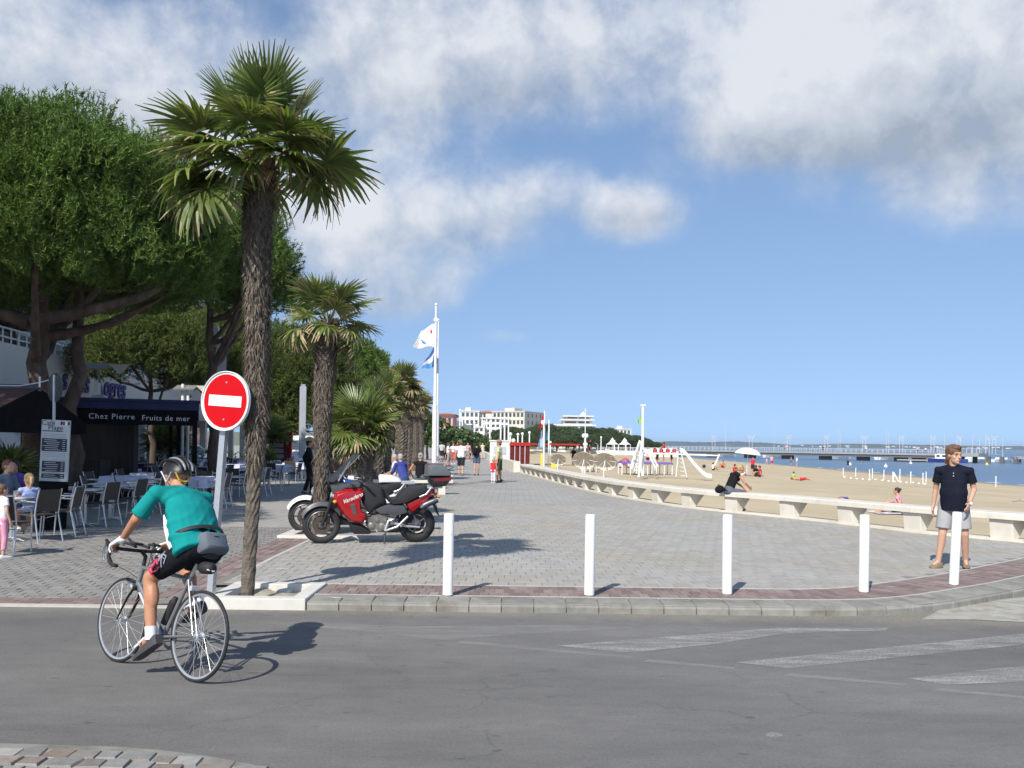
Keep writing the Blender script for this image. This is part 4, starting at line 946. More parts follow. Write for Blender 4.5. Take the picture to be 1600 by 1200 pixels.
for i, (px, pt, hw, Y) in enumerate(coast):
    p = P(px, pt, Y); rx = hw / FOC * Y; h = p.z; rz = rx * .62 * .8
    t = thing('stone_pine', f'rounded dark stone pine on the shore, {where[i]}', 'tree', (p.x, Y, 0), i * 2.1, 'stone pines along the shore')
    o = link('trunk', trm, t); o.scale = (rx * .8, rx * .8, max(1, h - rz * .9))
    o = link('crown', meshes[i % 3], t); o.location = (0, 0, h - rz * .95); o.scale = (rx, rx, rx * .8)
# ------------------------------------------------------------------ people (one continuous body each; clothing and hair are its children)
def skin(n, c): return mat('skin_' + n, c, rough=.5, var=.08, scale=14, spec=.35, sss=.06, bump=.05, bscale=300)
M_SK_TAN = skin('tanned', (.46, .22, .125)); M_SK_FAIR = skin('fair', (.55, .32, .225)); M_SK_MID = skin('sunburnt', (.52, .27, .17))
def cloth(n, c, **k): return mat('cloth_' + n, c, rough=.9, spec=.12, var=k.pop('var', .10), scale=7, sheen=.0, bump=.25, bscale=26, **k)
def hairm(n, c): return mat('hair_' + n, c, rough=.6, var=.35, scale=22, bump=.7, bscale=60, stretch=(1, 1, .3))
M_EYEW = mat('eye_white', (.42, .40, .38), rough=.2); M_EYED = mat('eye_dark', (.03, .02, .015), rough=.15); M_LIP = mat('lips', (.36, .14, .11), rough=.5)
V3 = Vector
def basis(fwd, up):
    f = V3(fwd).normalized(); u = V3(up); u = (u - f * u.dot(f)).normalized(); l = u.cross(f); return Matrix((f, l, u)).transposed()
def hand_geo(k, wrist, d, palm_n, thumb_dir, s=1.0, curl=.5, n=7):
    """d: way the fingers point; palm_n: way the palm faces; thumb_dir: side of the thumb"""
    d = V3(d).normalized(); pn = V3(palm_n); pn = (pn - d * pn.dot(d)).normalized(); sd = V3(thumb_dir); sd = (sd - d * sd.dot(d) - pn * sd.dot(pn)).normalized()
    w = V3(wrist); kn = w + d * .085 * s
    for q in (-.028, -.010, .010, .028): k.capsule(w + sd * q * .7 * s, kn + sd * q * s, .0155 * s, .0125 * s, n)
    for q, L in ((.030, .068), (.0105, .078), (-.0105, .072), (-.030, .056)):
        p = kn + sd * q * s; dd = d.copy()
        for j, f in enumerate((.46, .3, .24)):
            ang = curl * (.55 + .55 * j); e = (d * math.cos(ang) + pn * math.sin(ang)).normalized() if j else (d * math.cos(curl * .5) + pn * math.sin(curl * .5)).normalized()
            q2 = p + e * L * f * s; k.capsule(p, q2, (.0098 - j * .0008) * s, (.0092 - j * .0010) * s, n); p = q2
    a = w + d * .022 * s + sd * .022 * s; b = a + (d * .7 + sd * .75 + pn * .25).normalized() * .042 * s; c = b + (d * .95 + sd * .25 + pn * .35).normalized() * .033 * s
    k.capsule(a, b, .0145 * s, .0115 * s, n); k.capsule(b, c, .0115 * s, .0092 * s, n)
def person(name, label, loc, rz, H=1.75, pose=None, mats=None, detail=1, group=None, shirt='tee', legs='shorts', hair='short', female=False, belly=0.0, hat=None, face_yaw=0.0, face_pitch=0.0, sleeve=.55, legcut=.86, cat='person', voxel=None, child=False, hem=None, curl=.5, wide=1.0, shoe=True, headk=1.05):
    """local frame: +x forward, +y left, +z up. pose overrides joints (metres at H=1.75, scaled with H)."""
    h = H / 1.75; w = (.9 if female else 1.0) * wide
    J = dict(pelvis=(0, 0, .94), chest=(.0, 0, 1.25), neck=(-.015, 0, 1.47), head=(.02, 0, 1.62),
             hipL=(0, .092, .92), hipR=(0, -.092, .92), kneeL=(.02, .10, .50), kneeR=(.02, -.10, .50), ankL=(-.02, .105, .085), ankR=(-.02, -.105, .085),
             toeL=(.17, .125, .03), toeR=(.17, -.125, .03), shL=(-.01, .195 * w, 1.415), shR=(-.01, -.195 * w, 1.415),
             elL=(-.03, .26 * w, 1.13), elR=(-.03, -.26 * w, 1.13), wrL=(.05, .27 * w, .88), wrR=(.05, -.27 * w, .88))
    if pose: J.update(pose)
    J = {k_: V3(v) * h for k_, v in J.items()}
    m = dict(skin=M_SK_MID, shirt=None, legs=None, hair=None, shoe=None); m.update(mats or {})
    t = thing(name, label, cat, loc, rz, group); vx = voxel or {0: .028, 1: .014, 2: .0085}[detail] * max(.7, h)
    up = (J['neck'] - J['pelvis']).normalized(); lat = (J['shL'] - J['shR']).normalized(); lat = (lat - up * lat.dot(up)).normalized(); fw = lat.cross(up)
    Rt = Matrix((fw, lat, up)).transposed()
    upp = V3((0, 0, 1)); latp = (J['hipL'] - J['hipR']).normalized(); pel_up = (up + V3((0, 0, 1)) * .6).normalized() if up.z > .3 else up
    Rp = basis(latp.cross(pel_up), pel_up)
    n = 12 if detail else 8
    def torso(k, e=0.0, low=True):
        sp = J['neck'] - J['pelvis']; L = sp.length / (.53 * h)
        def at(f): 
            c0, c1, c2 = J['pelvis'], J['chest'], J['neck']; t_ = f / .58 if f < .58 else (f - .58) / .42
            return c0.lerp(c1, t_) if f < .58 else c1.lerp(c2, t_)
        if low: k.ell(at(.0), ((.108 + e) * h, (.165 * (1.03 if female else 1) + e) * h, (.125 + e) * h), Rp, n + 6, n)
        k.ell(at(.28) + fw * belly * .55 * h, ((.102 + belly * .5 + e) * h, (.148 * w + belly * .35 + e) * h, (.15 + e) * h), Rt, n + 6, n)
        k.ell(at(.60) + fw * .008 * h, ((.108 + belly * .2 + e) * h, (.160 * w + e) * h, (.165 + e) * h), Rt, n + 6, n)
        k.ell(at(.82), ((.088 + e) * h, (.165 * w + e) * h, (.085 + e) * h), Rt, n + 6, n)
        if female:
            for s_ in (-1, 1): k.ell(at(.66) + fw * .085 * h + lat * s_ * .07 * h, ((.055 + e) * h,) * 3, None, 10, 8)
        for s_ in ('L', 'R'): k.capsule(at(.80), J['sh' + s_] - up * .012 * h, (.062 + e) * h, (.050 + e) * h, n); k.capsule(at(.97), J['sh' + s_] - up * .01 * h, (.046 + e) * h, (.036 + e) * h, n)
    # head frame
    hf = basis(Matrix.Rotation(face_yaw, 3, 'Z') @ (V3((1, 0, 0)) if abs(up.z) > .2 else fw), V3((0, 0, 1))); hf = hf @ Matrix.Rotation(face_pitch, 3, 'Y')
    hs = h * (headk if not child else 1.28); hc = J['head']
    def hp(x, y, z): return hc + hf @ V3((x * hs, y * hs, z * hs))
    b = MB(); torso(b)
    b.capsule(J['neck'] - up * .04 * h, hp(-.02, 0, -.06), .058 * h, .052 * hs, n)
    b.ell(hp(-.012, 0, .028), (.096 * hs, .074 * hs, .092 * hs), hf, n + 6, n + 2)
    b.ell(hp(.030, 0, -.048), (.058 * hs, .055 * hs, .062 * hs), hf, n + 4, n)
    b.ell(hp(.066, 0, -.088), (.022 * hs, .026 * hs, .018 * hs), hf, 10, 8)
    if detail:
        b.capsule(hp(.078, 0, .018), hp(.098, 0, -.022), .010 * hs, .0145 * hs, 8)
        for s_ in (-1, 1):
            b.ell(hp(-.005, s_ * .078, -.005), (.020 * hs, .010 * hs, .032 * hs), hf, 8, 8); b.capsule(hp(.076, s_ * .045, .030), hp(.086, s_ * .016, .030), .009 * hs, .010 * hs, 8)
            b.ell(hp(.055, s_ * .04, -.022), (.024 * hs, .020 * hs, .020 * hs), hf, 8, 8)
        b.ell(hp(.083, 0, -.058), (.012 * hs, .022 * hs, .010 * hs), hf, 8, 8)
    for s_, sg in (('L', 1), ('R', -1)):
        sh, el, wr = J['sh' + s_], J['el' + s_], J['wr' + s_]
        b.capsule(sh, el, .050 * h * (.88 if female else 1), .039 * h, n); b.capsule(el, wr, .039 * h, .026 * h, n)
        fd = (wr - el).normalized(); pn = J.get('palm' + s_); pn = V3(pn) if pn is not None else -lat * sg
        td = J.get('thumb' + s_); td = V3(td) if td is not None else fw
        fd2 = J.get('fing' + s_); fd2 = V3(fd2).normalized() if fd2 is not None else fd
        if detail == 2: hand_geo(b, wr, fd2, pn, td, h * 1.03, curl, 8)
        elif detail == 1: hand_geo(b, wr, fd2, pn, td, h * 1.12, curl, 6)
        else: b.capsule(wr, wr + fd2 * .11 * h, .032 * h, .03 * h, 8)
        hip, kn, an, to = J['hip' + s_], J['knee' + s_], J['ank' + s_], J['toe' + s_]
        b.capsule(hip, kn, .088 * h * (1.05 if female else 1), .056 * h, n); b.capsule(kn, an, .056 * h, .038 * h, n)
        cm_ = kn.lerp(an, .3); sd = (an - kn).normalized(); bk = (-(to - an)); bk = (bk - sd * bk.dot(sd)).normalized(); b.ell(cm_ + bk * .018 * h, (.056 * h, .054 * h, .115 * h), basis(bk, -sd), 10, 8)
        if not shoe: b.capsule(an, to, .036 * h, .026 * h, n)
        else: b.capsule(an, an.lerp(to, .6), .034 * h, .024 * h, n)
    me = rmesh(b, 'body', vx, 4 if detail else 2, [m['skin']]); link('body', me, t)
    def flat_tube(k, p, q, r1, r2, dirn=None, nn=16):
        k.tube([p, p.lerp(q, .5), q], [r1, lerp(r1, r2, .5), r2], nn)
    ev = vx * .9
    if m['shirt']:
        k = MB()
        hemz = J['pelvis'] - up * (.04 if hem is None else hem) * h
        e = .012 + (vx * .6 if detail == 0 else 0)
        torso(k, e / 1, low=False)
        a = J['pelvis'] + up * .12 * h
        k.loft([[c + Rt @ V3(((rx + belly * fb * .6) * math.cos(q) * h + belly * fb * .45 * h, ry * w * math.sin(q) * h, 0)) for q in np.linspace(0, 2 * PI, 20, endpoint=False)] for c, rx, ry, fb in ((hemz, .128, .182, .55), (a, .122, .172, 1), (J['chest'], .115, .168, .6))])
        if shirt != 'tank':
            for s_ in 'LR':
                sh, el = J['sh' + s_], J['el' + s_]; q = sh.lerp(el, sleeve if sleeve <= 1 else 1)
                k.capsule(J['chest'].lerp(J['neck'], .55), sh - up * .02 * h, .088 * h, .050 * h, n); k.capsule(J['neck'] - up * .045 * h, sh - up * .008 * h, .058 * h, .046 * h, n); k.capsule(sh - up * .012 * h, sh.lerp(q, .4), .052 * h, .057 * h, n); k.tube([sh.lerp(q, .2), sh.lerp(q, .6), q], [.054 * h, .060 * h, .067 * h], 14)
                if sleeve > 1: k.tube([el, J['wr' + s_]], [.056 * h, .042 * h], 12); k.ell(el, (.058 * h,) * 3)
            k.tube([J['neck'] - up * .07 * h, J['neck'] - up * .005 * h], [.085 * h, .066 * h], 14)
        link('shirt', rmesh(k, 'shirt', vx, 3 if detail else 1, [m['shirt']]), t)
    if m['legs']:
        k = MB(); e = .014 + (vx * .5 if detail == 0 else 0)
        k.ell(J['pelvis'], ((.112 + e + belly * .2) * h, (.170 + e) * h, (.118 + e) * h), Rp, 18, 12)
        k.loft([[c + Rp @ V3((rx * math.cos(q) * h + belly * .2 * h, ry * math.sin(q) * h, 0)) for q in np.linspace(0, 2 * PI, 20, endpoint=False)] for c, rx, ry in ((J['pelvis'] + Rp @ V3((0, 0, .11 * h)), .112 + belly * .3, .155), (J['pelvis'], .125, .178))])
        if legs == 'skirt':
            q = (J['kneeL'] + J['kneeR']) / 2
            k.loft([[c + V3((rx * math.cos(a_) * h, ry * math.sin(a_) * h, 0)) for a_ in np.linspace(0, 2 * PI, 18, endpoint=False)] for c, rx, ry in ((J['pelvis'] + V3((0, 0, .06 * h)), .12, .165), (J['pelvis'].lerp(q, legcut), .19, .23))])
        else:
            for s_ in 'LR':
                hip, kn, an = J['hip' + s_], J['knee' + s_], J['ank' + s_]
                k.ell(hip, (.108 * h,) * 3, None, 12, 10)
                if legcut <= 1:
                    q = hip.lerp(kn, legcut); tight = legs == 'tight'
                    k.tube([hip, hip.lerp(q, .5), q], [(.100 if tight else .108) * h, (.090 if tight else .104) * h, (lerp(.094, .062, legcut) if tight else .102) * h], 16)
                else:
                    k.capsule(hip, kn, .10 * h, .070 * h, n); q = kn.lerp(an, min(1, legcut - 1)); k.tube([kn, q], [.070 * h, .064 * h], 14)
        link('shorts' if legs in ('shorts', 'tight') and legcut <= 1.2 else ('skirt' if legs == 'skirt' else 'trousers'), rmesh(k, 'legs', vx, 3 if detail else 1, [m['legs']]), t)
    if m['hair']:
        k = MB()
        k.ell(hp(-.022, 0, .040), (.098 * hs, .083 * hs, .090 * hs), hf, 16, 12)
        if hair in ('short', 'collar'): k.ell(hp(-.055, 0, -.01), (.060 * hs, .078 * hs, .075 * hs), hf, 14, 10)
        if hair == 'collar':
            k.ell(hp(-.060, 0, -.065), (.052 * hs, .074 * hs, .060 * hs), hf, 14, 10); k.ell(hp(.035, 0, .102), (.060 * hs, .066 * hs, .036 * hs), hf, 12, 8); k.ell(hp(-.02, 0, .055), (.104 * hs, .094 * hs, .090 * hs), hf, 16, 12)
            for s_ in (-1, 1): k.ell(hp(-.022, s_ * .076, -.018), (.032 * hs, .020 * hs, .062 * hs), hf, 12, 10); k.ell(hp(-.055, s_ * .055, -.075), (.035 * hs, .03 * hs, .045 * hs), hf, 10, 8)
        if hair == 'long': k.ell(hp(-.055, 0, -.05), (.058 * hs, .084 * hs, .15 * hs), hf, 14, 10)
        if hair == 'bun': k.ell(hp(-.06, 0, 0), (.05 * hs, .075 * hs, .07 * hs), hf, 12, 10); k.ell(hp(-.115, 0, .06), (.04 * hs,) * 3, hf, 10, 8)
        if hair == 'tail':
            k.ell(hp(-.055, 0, -.005), (.055 * hs, .078 * hs, .075 * hs), hf, 12, 10); k.tube([hp(-.09, 0, .06), hp(-.15, 0, .04), hp(-.155, .01, -.06), hp(-.13, .02, -.17)], [.022 * hs, .034 * hs, .030 * hs, .010 * hs], 10)
        link('hair', rmesh(k, 'hair', max(.007, vx * .9), 1, [m['hair']]), t)
    if m['shoe'] and shoe:
        for s_ in 'LR':
            an, to = J['ank' + s_], J['toe' + s_]; d = (to - an); d.z = 0 if abs(d.z) < .07 * h else d.z; Bf = basis(d, V3((0, 0, 1)) if abs(d.normalized().z) < .9 else V3((1, 0, 0)))
            o_ = an + Bf @ V3((0, 0, -.056 * h)); L = (to - o_).length; k = MB()
            secs = [(-.075, .030, .0, .075), (-.05, .040, .0, .085), (.0, .042, 0, .082), (.06, .044, 0, .066), (L / h * .72, .047, 0, .048), (L / h * .95, .042, 0, .036), (L / h * 1.12, .025, .004, .026)]
            k.loft([[o_ + Bf @ V3((x * h, yy * wd * h, (z0 - .028 + zz * ht) * h)) for yy, zz in ((-1, 0), (-1.02, .3), (-.8, .8), (-.35, 1), (.35, 1), (.8, .8), (1.02, .3), (1, 0))] for x, wd, z0, ht in secs])
            k.build('shoe', m['shoe'], t, smooth=50)
    if detail == 2 and m.get('face', True):
        for s_ in (-1, 1):
            k = MB(); k.ell(hp(.076, s_ * .033, .008), (.0085 * hs, .0115 * hs, .005 * hs), hf, 10, 8); k.build('eye', M_EYEW, t, smooth=60)
            k = MB(); k.ell(hp(.0825, s_ * .033, .008), (.004 * hs, .0054 * hs, .0048 * hs), hf, 10, 8); k.build('iris', M_EYED, t, smooth=60)
            k = MB(); k.tube([hp(.079, s_ * .052, .026), hp(.089, s_ * .034, .033), hp(.091, s_ * .016, .028)], [.003 * hs, .0052 * hs, .0042 * hs], 6); k.build('eyebrow', m['hair'] or M_EYED, t)
        k = MB(); k.tube([hp(.079, -.024, -.060), hp(.094, 0, -.057), hp(.079, .024, -.060)], [.002 * hs, .0045 * hs, .002 * hs], 6); k.build('mouth', M_LIP, t)
    if hat:
        k = MB(); c = hp(-.01, 0, .075)
        if hat[0] == 'cone': prof = [(.23, 0), (.16, .05), (.07, .11), (0, .14)]
        elif hat[0] == 'brim': prof = [(.17, 0), (.175, .012), (.10, .02), (.095, .085), (.05, .105), (0, .11)]
        else: prof = [(.10, -.01), (.102, .03), (.07, .075), (0, .09)]
        k.lathe([(r_ * hs, z_ * hs) for r_, z_ in prof], 18, 'Z', c)
        if hat[0] == 'cap': k.prism([(c.x + .08 * hs, c.y - .06 * hs), (c.x + .17 * hs, c.y - .03 * hs), (c.x + .17 * hs, c.y + .03 * hs), (c.x + .08 * hs, c.y + .06 * hs)], c.z, c.z + .01, 'XY')
        k.build('hat', hat[1], t, smooth=45)
    return t, J, hp
C = cloth
M_NAVY = C('navy', (.010, .012, .022), var=.2); M_GREYSH = C('grey_shorts', (.34, .34, .335)); M_SUEDE = mat('olive_suede', (.20, .165, .095), rough=.9, var=.2, scale=12)
M_BLACKC = C('black', (.012, .012, .014)); M_WHITEC = C('white', (.74, .75, .78)); M_DENIM = C('denim', (.075, .105, .165)); M_DKSHORT = C('dark_shorts', (.028, .03, .036))
M_REDC = C('red', (.60, .035, .045)); M_LIME = C('pale_lime', (.56, .58, .36)); M_OLIVE = C('olive', (.085, .095, .06)); M_PINK = C('pink', (.68, .32, .42)); M_BLUEC = C('royal_blue', (.045, .065, .26)); M_GREYJ = C('grey_jeans', (.115, .125, .15)); M_LILAC = C('pale_blue', (.36, .42, .66))
M_SHOEW = mat('shoe_white', (.65, .65, .65), rough=.6); M_SHOED = mat('shoe_dark', (.05, .045, .045), rough=.6)
H_BROWN = hairm('brown', (.13, .068, .036)); H_BLOND = hairm('blond', (.40, .27, .13)); H_GREY = hairm('grey', (.38, .36, .34)); H_DARK = hairm('dark', (.02, .015, .012)); H_RED = hairm('auburn', (.2, .07, .04))
# the man walking beside the bench
f0 = G(1466, 888, .1); f1 = G(1514, 889, .1); mid = (f0 + f1) / 2
hd_ = math.atan2(-mid.y, -mid.x - .9)
tman, Jm, hpm = person('person', 'man in navy polo shirt and grey shorts walking beside the bench, head turned aside', (mid.x, mid.y + .02, .1), hd_, 1.725,
    pose=dict(ankR=(.045, -.19, .085), toeR=(.175, -.27, .03), kneeR=(.075, -.135, .50), ankL=(-.16, .155, .10), toeL=(-.02, .18, .03), kneeL=(.0, .145, .505), hipL=(0, .095, .93), hipR=(0, -.095, .93),
              elR=(-.09, -.24, 1.135), wrR=(-.075, -.268, .885), elL=(-.06, .255, 1.14), wrL=(.15, .205, .945), palmL=(-.3, -1, .1), palmR=(.2, 1, .1)),
    mats=dict(skin=M_SK_FAIR, shirt=M_NAVY, legs=M_GREYSH, hair=H_BROWN, shoe=M_SUEDE), detail=2, hair='collar', belly=.075, sleeve=.66, legcut=.84, hem=.11, face_yaw=R(42), face_pitch=R(3), wide=1.02, curl=.45, headk=1.13)
k = MB()
for s_ in (-1, 1): k.prism([(s_ * .008, -.0), (s_ * .062, .02), (s_ * .075, -.045), (s_ * .03, -.07)] if s_ > 0 else [(-.008, 0), (-.03, -.07), (-.075, -.045), (-.062, .02)], 0, .012, 'YZ')
c = Jm['neck'] + V3((.062, 0, -.02)); k.v = [tuple(Matrix.Rotation(R(-25), 3, 'Y') @ V3(v) + c) for v in k.v]; k.build('collar', M_NAVY, tman)
k = MB(); wr = Jm['wrL']; k.torus((0, 0, 0), .031, .006, 'Z', 20, 6, .009); q = (Jm['wrL'] - Jm['elL']).to_track_quat('Z', 'Y'); k.v = [tuple(q @ V3(v) + wr) for v in k.v]; k.build('watch_strap', M_SHOED, tman)
k = MB(); k.lathe([(0, -.005), (.019, -.005), (.019, .006), (.015, .008), (0, .008)], 16); q = V3((.75, .55, .3)).to_track_quat('Z', 'Y'); k.v = [tuple(q @ V3(v) + wr + V3((.022, .022, .006))) for v in k.v]; k.build('watch_face', M_WHITE, tman)
for z in (-.10, -.14):
    k = MB(); k.lathe([(0, 0), (.006, 0), (.006, .003), (0, .004)], 8, 'X'); k.v = [tuple(V3(v) + Jm['neck'] + V3((.115 + abs(z) * .22, 0, z))) for v in k.v]; k.build('button', M_WHITE, tman)

# walkers on the promenade: (px of feet, py of feet, facing angle, H ...)
def walk(px, py, rz, label, H, mats, ph=1, arms=None, grp='walkers on the promenade', **kw):
    p = G(px, py, .1); s = ph
    pose = dict(ankL=(.10 * s, .09, .09), toeL=(.27 * s if s > 0 else .10, .10, .035), kneeL=(.10 * s + .02, .09, .51), ankR=(-.14 * s, -.09, .10), toeR=(.04 if s > 0 else .27, -.10, .03), kneeR=(-.01, -.09, .50),
                elL=(-.12 * s, .255, 1.14), wrL=(-.08 * s + .04, .27, .90), elR=(.06 * s, -.255, 1.13), wrR=(.17 * s, -.25, .91))
    if arms: pose.update(arms)
    return person('person', label, p, rz, H, pose, mats, grp and kw.pop('detail', 0), grp, **kw)
AWAY, NEAR, LFT, RGT = R(90), R(-90), R(180), R(0)
walk(720, 743, AWAY, 'man in white shirt and long black shorts walking away', 1.78, dict(skin=M_SK_FAIR, shirt=M_WHITEC, legs=M_DKSHORT, hair=H_BROWN, shoe=M_SUEDE), 1, detail=1, legcut=.97, wide=1.12, belly=.03)
tw, Jw, hw_ = walk(744.5, 743, AWAY, 'woman in black top and denim shorts walking away with a bag', 1.70, dict(skin=M_SK_FAIR, shirt=M_BLACKC, legs=M_DENIM, hair=H_DARK, shoe=M_SHOED), -1, detail=1, female=True, hair='bun', legcut=.62)
k = MB(); k.ell((-.16, .12, 1.22), (.09, .12, .17), None, 12, 10); k.tube([(-.08, .12, 1.36), (.02, .12, 1.43), (.12, .1, 1.3)], .014, 6); k.build('shoulder_bag', M_BLACKC, tw, smooth=60)
walk(779.5, 754, R(165), 'man in pale green shirt and olive shorts turned to a small child', 1.80, dict(skin=M_SK_MID, shirt=M_LIME, legs=M_OLIVE, hair=H_BROWN, shoe=M_SHOED), .35, detail=1, legcut=1.0, belly=.05, hat=('cap', mat('cap_grey', (.25, .22, .19))), arms=dict(elR=(.05, -.25, 1.14), wrR=(.2, -.2, .93)))
walk(770.5, 755, R(80), 'small blond child in a red top and white trousers beside the man', 1.02, dict(skin=M_SK_FAIR, shirt=M_REDC, legs=M_WHITEC, hair=H_BLOND, shoe=M_SHOEW), .4, detail=1, child=True, legcut=1.85, hair='short', shirt='tank', hem=.14)
crowd = [(700, 728, RGT, 'person in a white jacket and patterned shorts walking left of the couple', 1.66, M_WHITEC, C('beige', (.42, .33, .28)), H_BROWN, 'long', True, 1.3),
         (708, 725, NEAR, 'woman in white blouse and red trousers coming towards us', 1.64, M_WHITEC, C('coral', (.55, .12, .12)), H_RED, 'long', True, 1.75),
         (690, 722, AWAY, 'person in pale grey top and dark shorts by the flagpoles', 1.72, C('pale_grey', (.48, .5, .52)), M_DKSHORT, H_DARK, 'short', False, .9),
         (696, 719, AWAY, 'person in black waistcoat walking just right of the flagpole', 1.75, M_BLACKC, M_DKSHORT, H_RED, 'short', False, 1.7),
         (715, 718, NEAR, 'distant person in dark red shirt half hidden by the man in white', 1.7, C('maroon', (.22, .05, .05)), M_DKSHORT, H_DARK, 'short', False, .9),
         (731, 720, NEAR, 'distant person in pink shirt between the couple', 1.68, M_PINK, M_GREYSH, H_BROWN, 'long', True, .9),
         (735, 716, AWAY, 'distant person in grey striped top between the couple', 1.7, C('grey_stripe', (.3, .32, .36)), M_WHITEC, H_DARK, 'short', False, 1.8),
         (754, 714, AWAY, 'distant person in pale dress near the white kiosk', 1.66, C('cream', (.6, .56, .47)), C('cream', (.6, .56, .47)), H_BLOND, 'long', True, .9),
         (762, 712, NEAR, 'far off person in black beside the low wall', 1.7, M_BLACKC, M_DKSHORT, H_DARK, 'short', False, 1.8),
         (703, 716, AWAY, 'distant person in blue shirt in the crowd', 1.7, C('mid_blue', (.12, .2, .42)), M_GREYSH, H_BROWN, 'short', False, .9),
         (684, 716, NEAR, 'distant woman in white dress beside the flagpoles', 1.66, M_WHITEC, M_WHITEC, H_DARK, 'long', True, .9),
         (722, 714, NEAR, 'far off person in orange top in the crowd', 1.68, C('orange', (.6, .25, .08)), M_DENIM, H_DARK, 'short', False, 1.8)]
for i, (px, py, rz, lab, H, sh_, lg, hr_, hs_, fe, lc) in enumerate(crowd):
    walk(px, py, rz + random.uniform(-.3, .3), lab, H, dict(skin=M_SK_MID, shirt=sh_, legs=lg, hair=hr_, shoe=M_SHOEW if i % 2 else M_SHOED), random.choice((-1, 1)), hair=hs_, female=fe, legcut=lc)
walk(602, 731, LFT, 'person in a red shirt pushing along behind the thin palm', 1.7, dict(skin=M_SK_FAIR, shirt=M_REDC, legs=M_DKSHORT, hair=H_GREY, shoe=M_SHOEW), 1)
walk(640, 726, AWAY, 'person in white shirt and white cap behind the bench sitters', 1.72, dict(skin=M_SK_FAIR, shirt=M_WHITEC, legs=M_GREYSH, hair=H_GREY, shoe=M_SHOEW), 1, hat=('cap', M_WHITE))
p = G(489, 772, .1)
walk(482, 772, R(20), 'dark clothed person in a conical straw hat half hidden by the second palm', 1.74, dict(skin=M_SK_MID, shirt=M_BLACKC, legs=M_BLACKC, hair=H_DARK, shoe=M_SHOED), 1, detail=1, legcut=1.95, sleeve=1.5, hat=('cone', mat('straw', (.42, .30, .14), rough=.8, var=.25, scale=30)))
# seated figures
def seat_pose(z=.47, lean=.0, fw_=.45, arms=None):
    dz = z + .09
    q = dict(pelvis=(0, 0, dz), chest=(.02 + lean * .6, 0, dz + .31), neck=(lean, 0, dz + .53), head=(lean + .045, 0, dz + .68), hipL=(.02, .092, dz - .02), hipR=(.02, -.092, dz - .02),
             kneeL=(fw_, .11, z + .06), kneeR=(fw_, -.11, z + .06), ankL=(fw_ - .02, .11, .085), ankR=(fw_ - .02, -.11, .085), toeL=(fw_ + .16, .125, .03), toeR=(fw_ + .16, -.125, .03),
             shL=(lean - .01, .195, dz + .475), shR=(lean - .01, -.195, dz + .475), elL=(lean + .06, .25, dz + .21), elR=(lean + .06, -.25, dz + .21), wrL=(lean + .27, .18, dz + .13), wrR=(lean + .27, -.18, dz + .13))
    if arms: q.update(arms)
    return q
gx = V3((5.50, 22.72, .10))
tb, Jb, hb = person('person', 'woman in black tank top and grey trousers sitting on the bench wall facing the beach', gx, R(14), 1.66,
    seat_pose(.50, .20, .42, dict(head=(.36, 0, 1.16), neck=(.24, 0, 1.06), shL=(.20, .185, 1.02), shR=(.2, -.185, 1.02), elL=(.34, .24, .80), elR=(.36, -.24, .80), wrL=(.52, .12, .66), wrR=(.55, -.12, .68), kneeL=(.40, .11, .545), kneeR=(.40, -.11, .545), ankL=(.44, .1, .13), ankR=(.36, -.12, .13), toeL=(.56, .12, .05), toeR=(.5, -.12, .05))),
    dict(skin=M_SK_MID, shirt=M_BLACKC, legs=M_GREYJ, hair=H_BLOND, shoe=M_SHOED), 1, None, shirt='tank', legs='trousers', legcut=1.8, hair='bun', female=True, hem=.06)
k = MB(); k.ell((0, 0, .08), (.13, .09, .10), None, 14, 10); k.tube([(-.08, 0, .13), (0, 0, .21), (.08, 0, .13)], .010, 6); o = k.build('handbag', M_BLACKC, None, smooth=60, loc=(5.27, 22.62, .612)); o.rotation_euler = (0, R(-14), R(20)); tag(o, 'black handbag lying on the bench beside the seated woman', 'bag')
# the group sitting on a bench between palms and flagpoles
def stone_seat(label, px, Y, L, rz):
    p = P(px, 700, Y); t = thing('stone_bench', label, 'bench', (p.x, Y, .1), rz)
    k = MB(); k.box((0, 0, .42), (L, .5, .1)); k.build('seat', M_BENCH, t, bevel=.01)
    for s_ in (-1, 1): k = MB(); k.box((s_ * L * .36, 0, .185), (.22, .42, .37)); k.build('leg', M_BENCH, t)
    return t
stone_seat('low pale stone bench under the people sitting beside the flagpoles', 645, 29, 2.6, R(12))
q = P(656, 700, 28.9)
person('person', 'grey blond woman in a black strappy top sitting with her back to us', (q.x, 28.9, .1), R(80), 1.72, seat_pose(.47, .08, .45, dict(elR=(.0, -.33, .80), wrR=(.16, -.28, .62), elL=(.0, .33, .80), wrL=(.16, .3, .62))), dict(skin=mat('skin_deep_tan', (.5, .19, .09), rough=.5), shirt=M_BLACKC, legs=M_GREYJ, hair=H_GREY, shoe=M_SHOED), 1, None, shirt='tank', legs='trousers', legcut=1.8, hair='bun', female=True)
q = P(632, 700, 28.6)
person('person', 'grey haired person in dark blue jacket hunched on the stone bench', (q.x, 28.6, .1), R(130), 1.70, seat_pose(.45, .22, .42), dict(skin=M_SK_FAIR, shirt=M_BLUEC, legs=M_DENIM, hair=H_GREY, shoe=M_SHOED), 1, None, sleeve=1.5, legs='trousers', legcut=1.8)
q = P(622, 700, 29.6)
person('person', 'person in white striped shirt sitting behind the dark blue jacket', (q.x, 29.6, .1), R(200), 1.66, seat_pose(.45, .1, .42), dict(skin=M_SK_FAIR, shirt=M_WHITEC, legs=M_GREYSH, hair=H_GREY, shoe=M_SHOED), 0, None, legs='trousers', legcut=1.8)
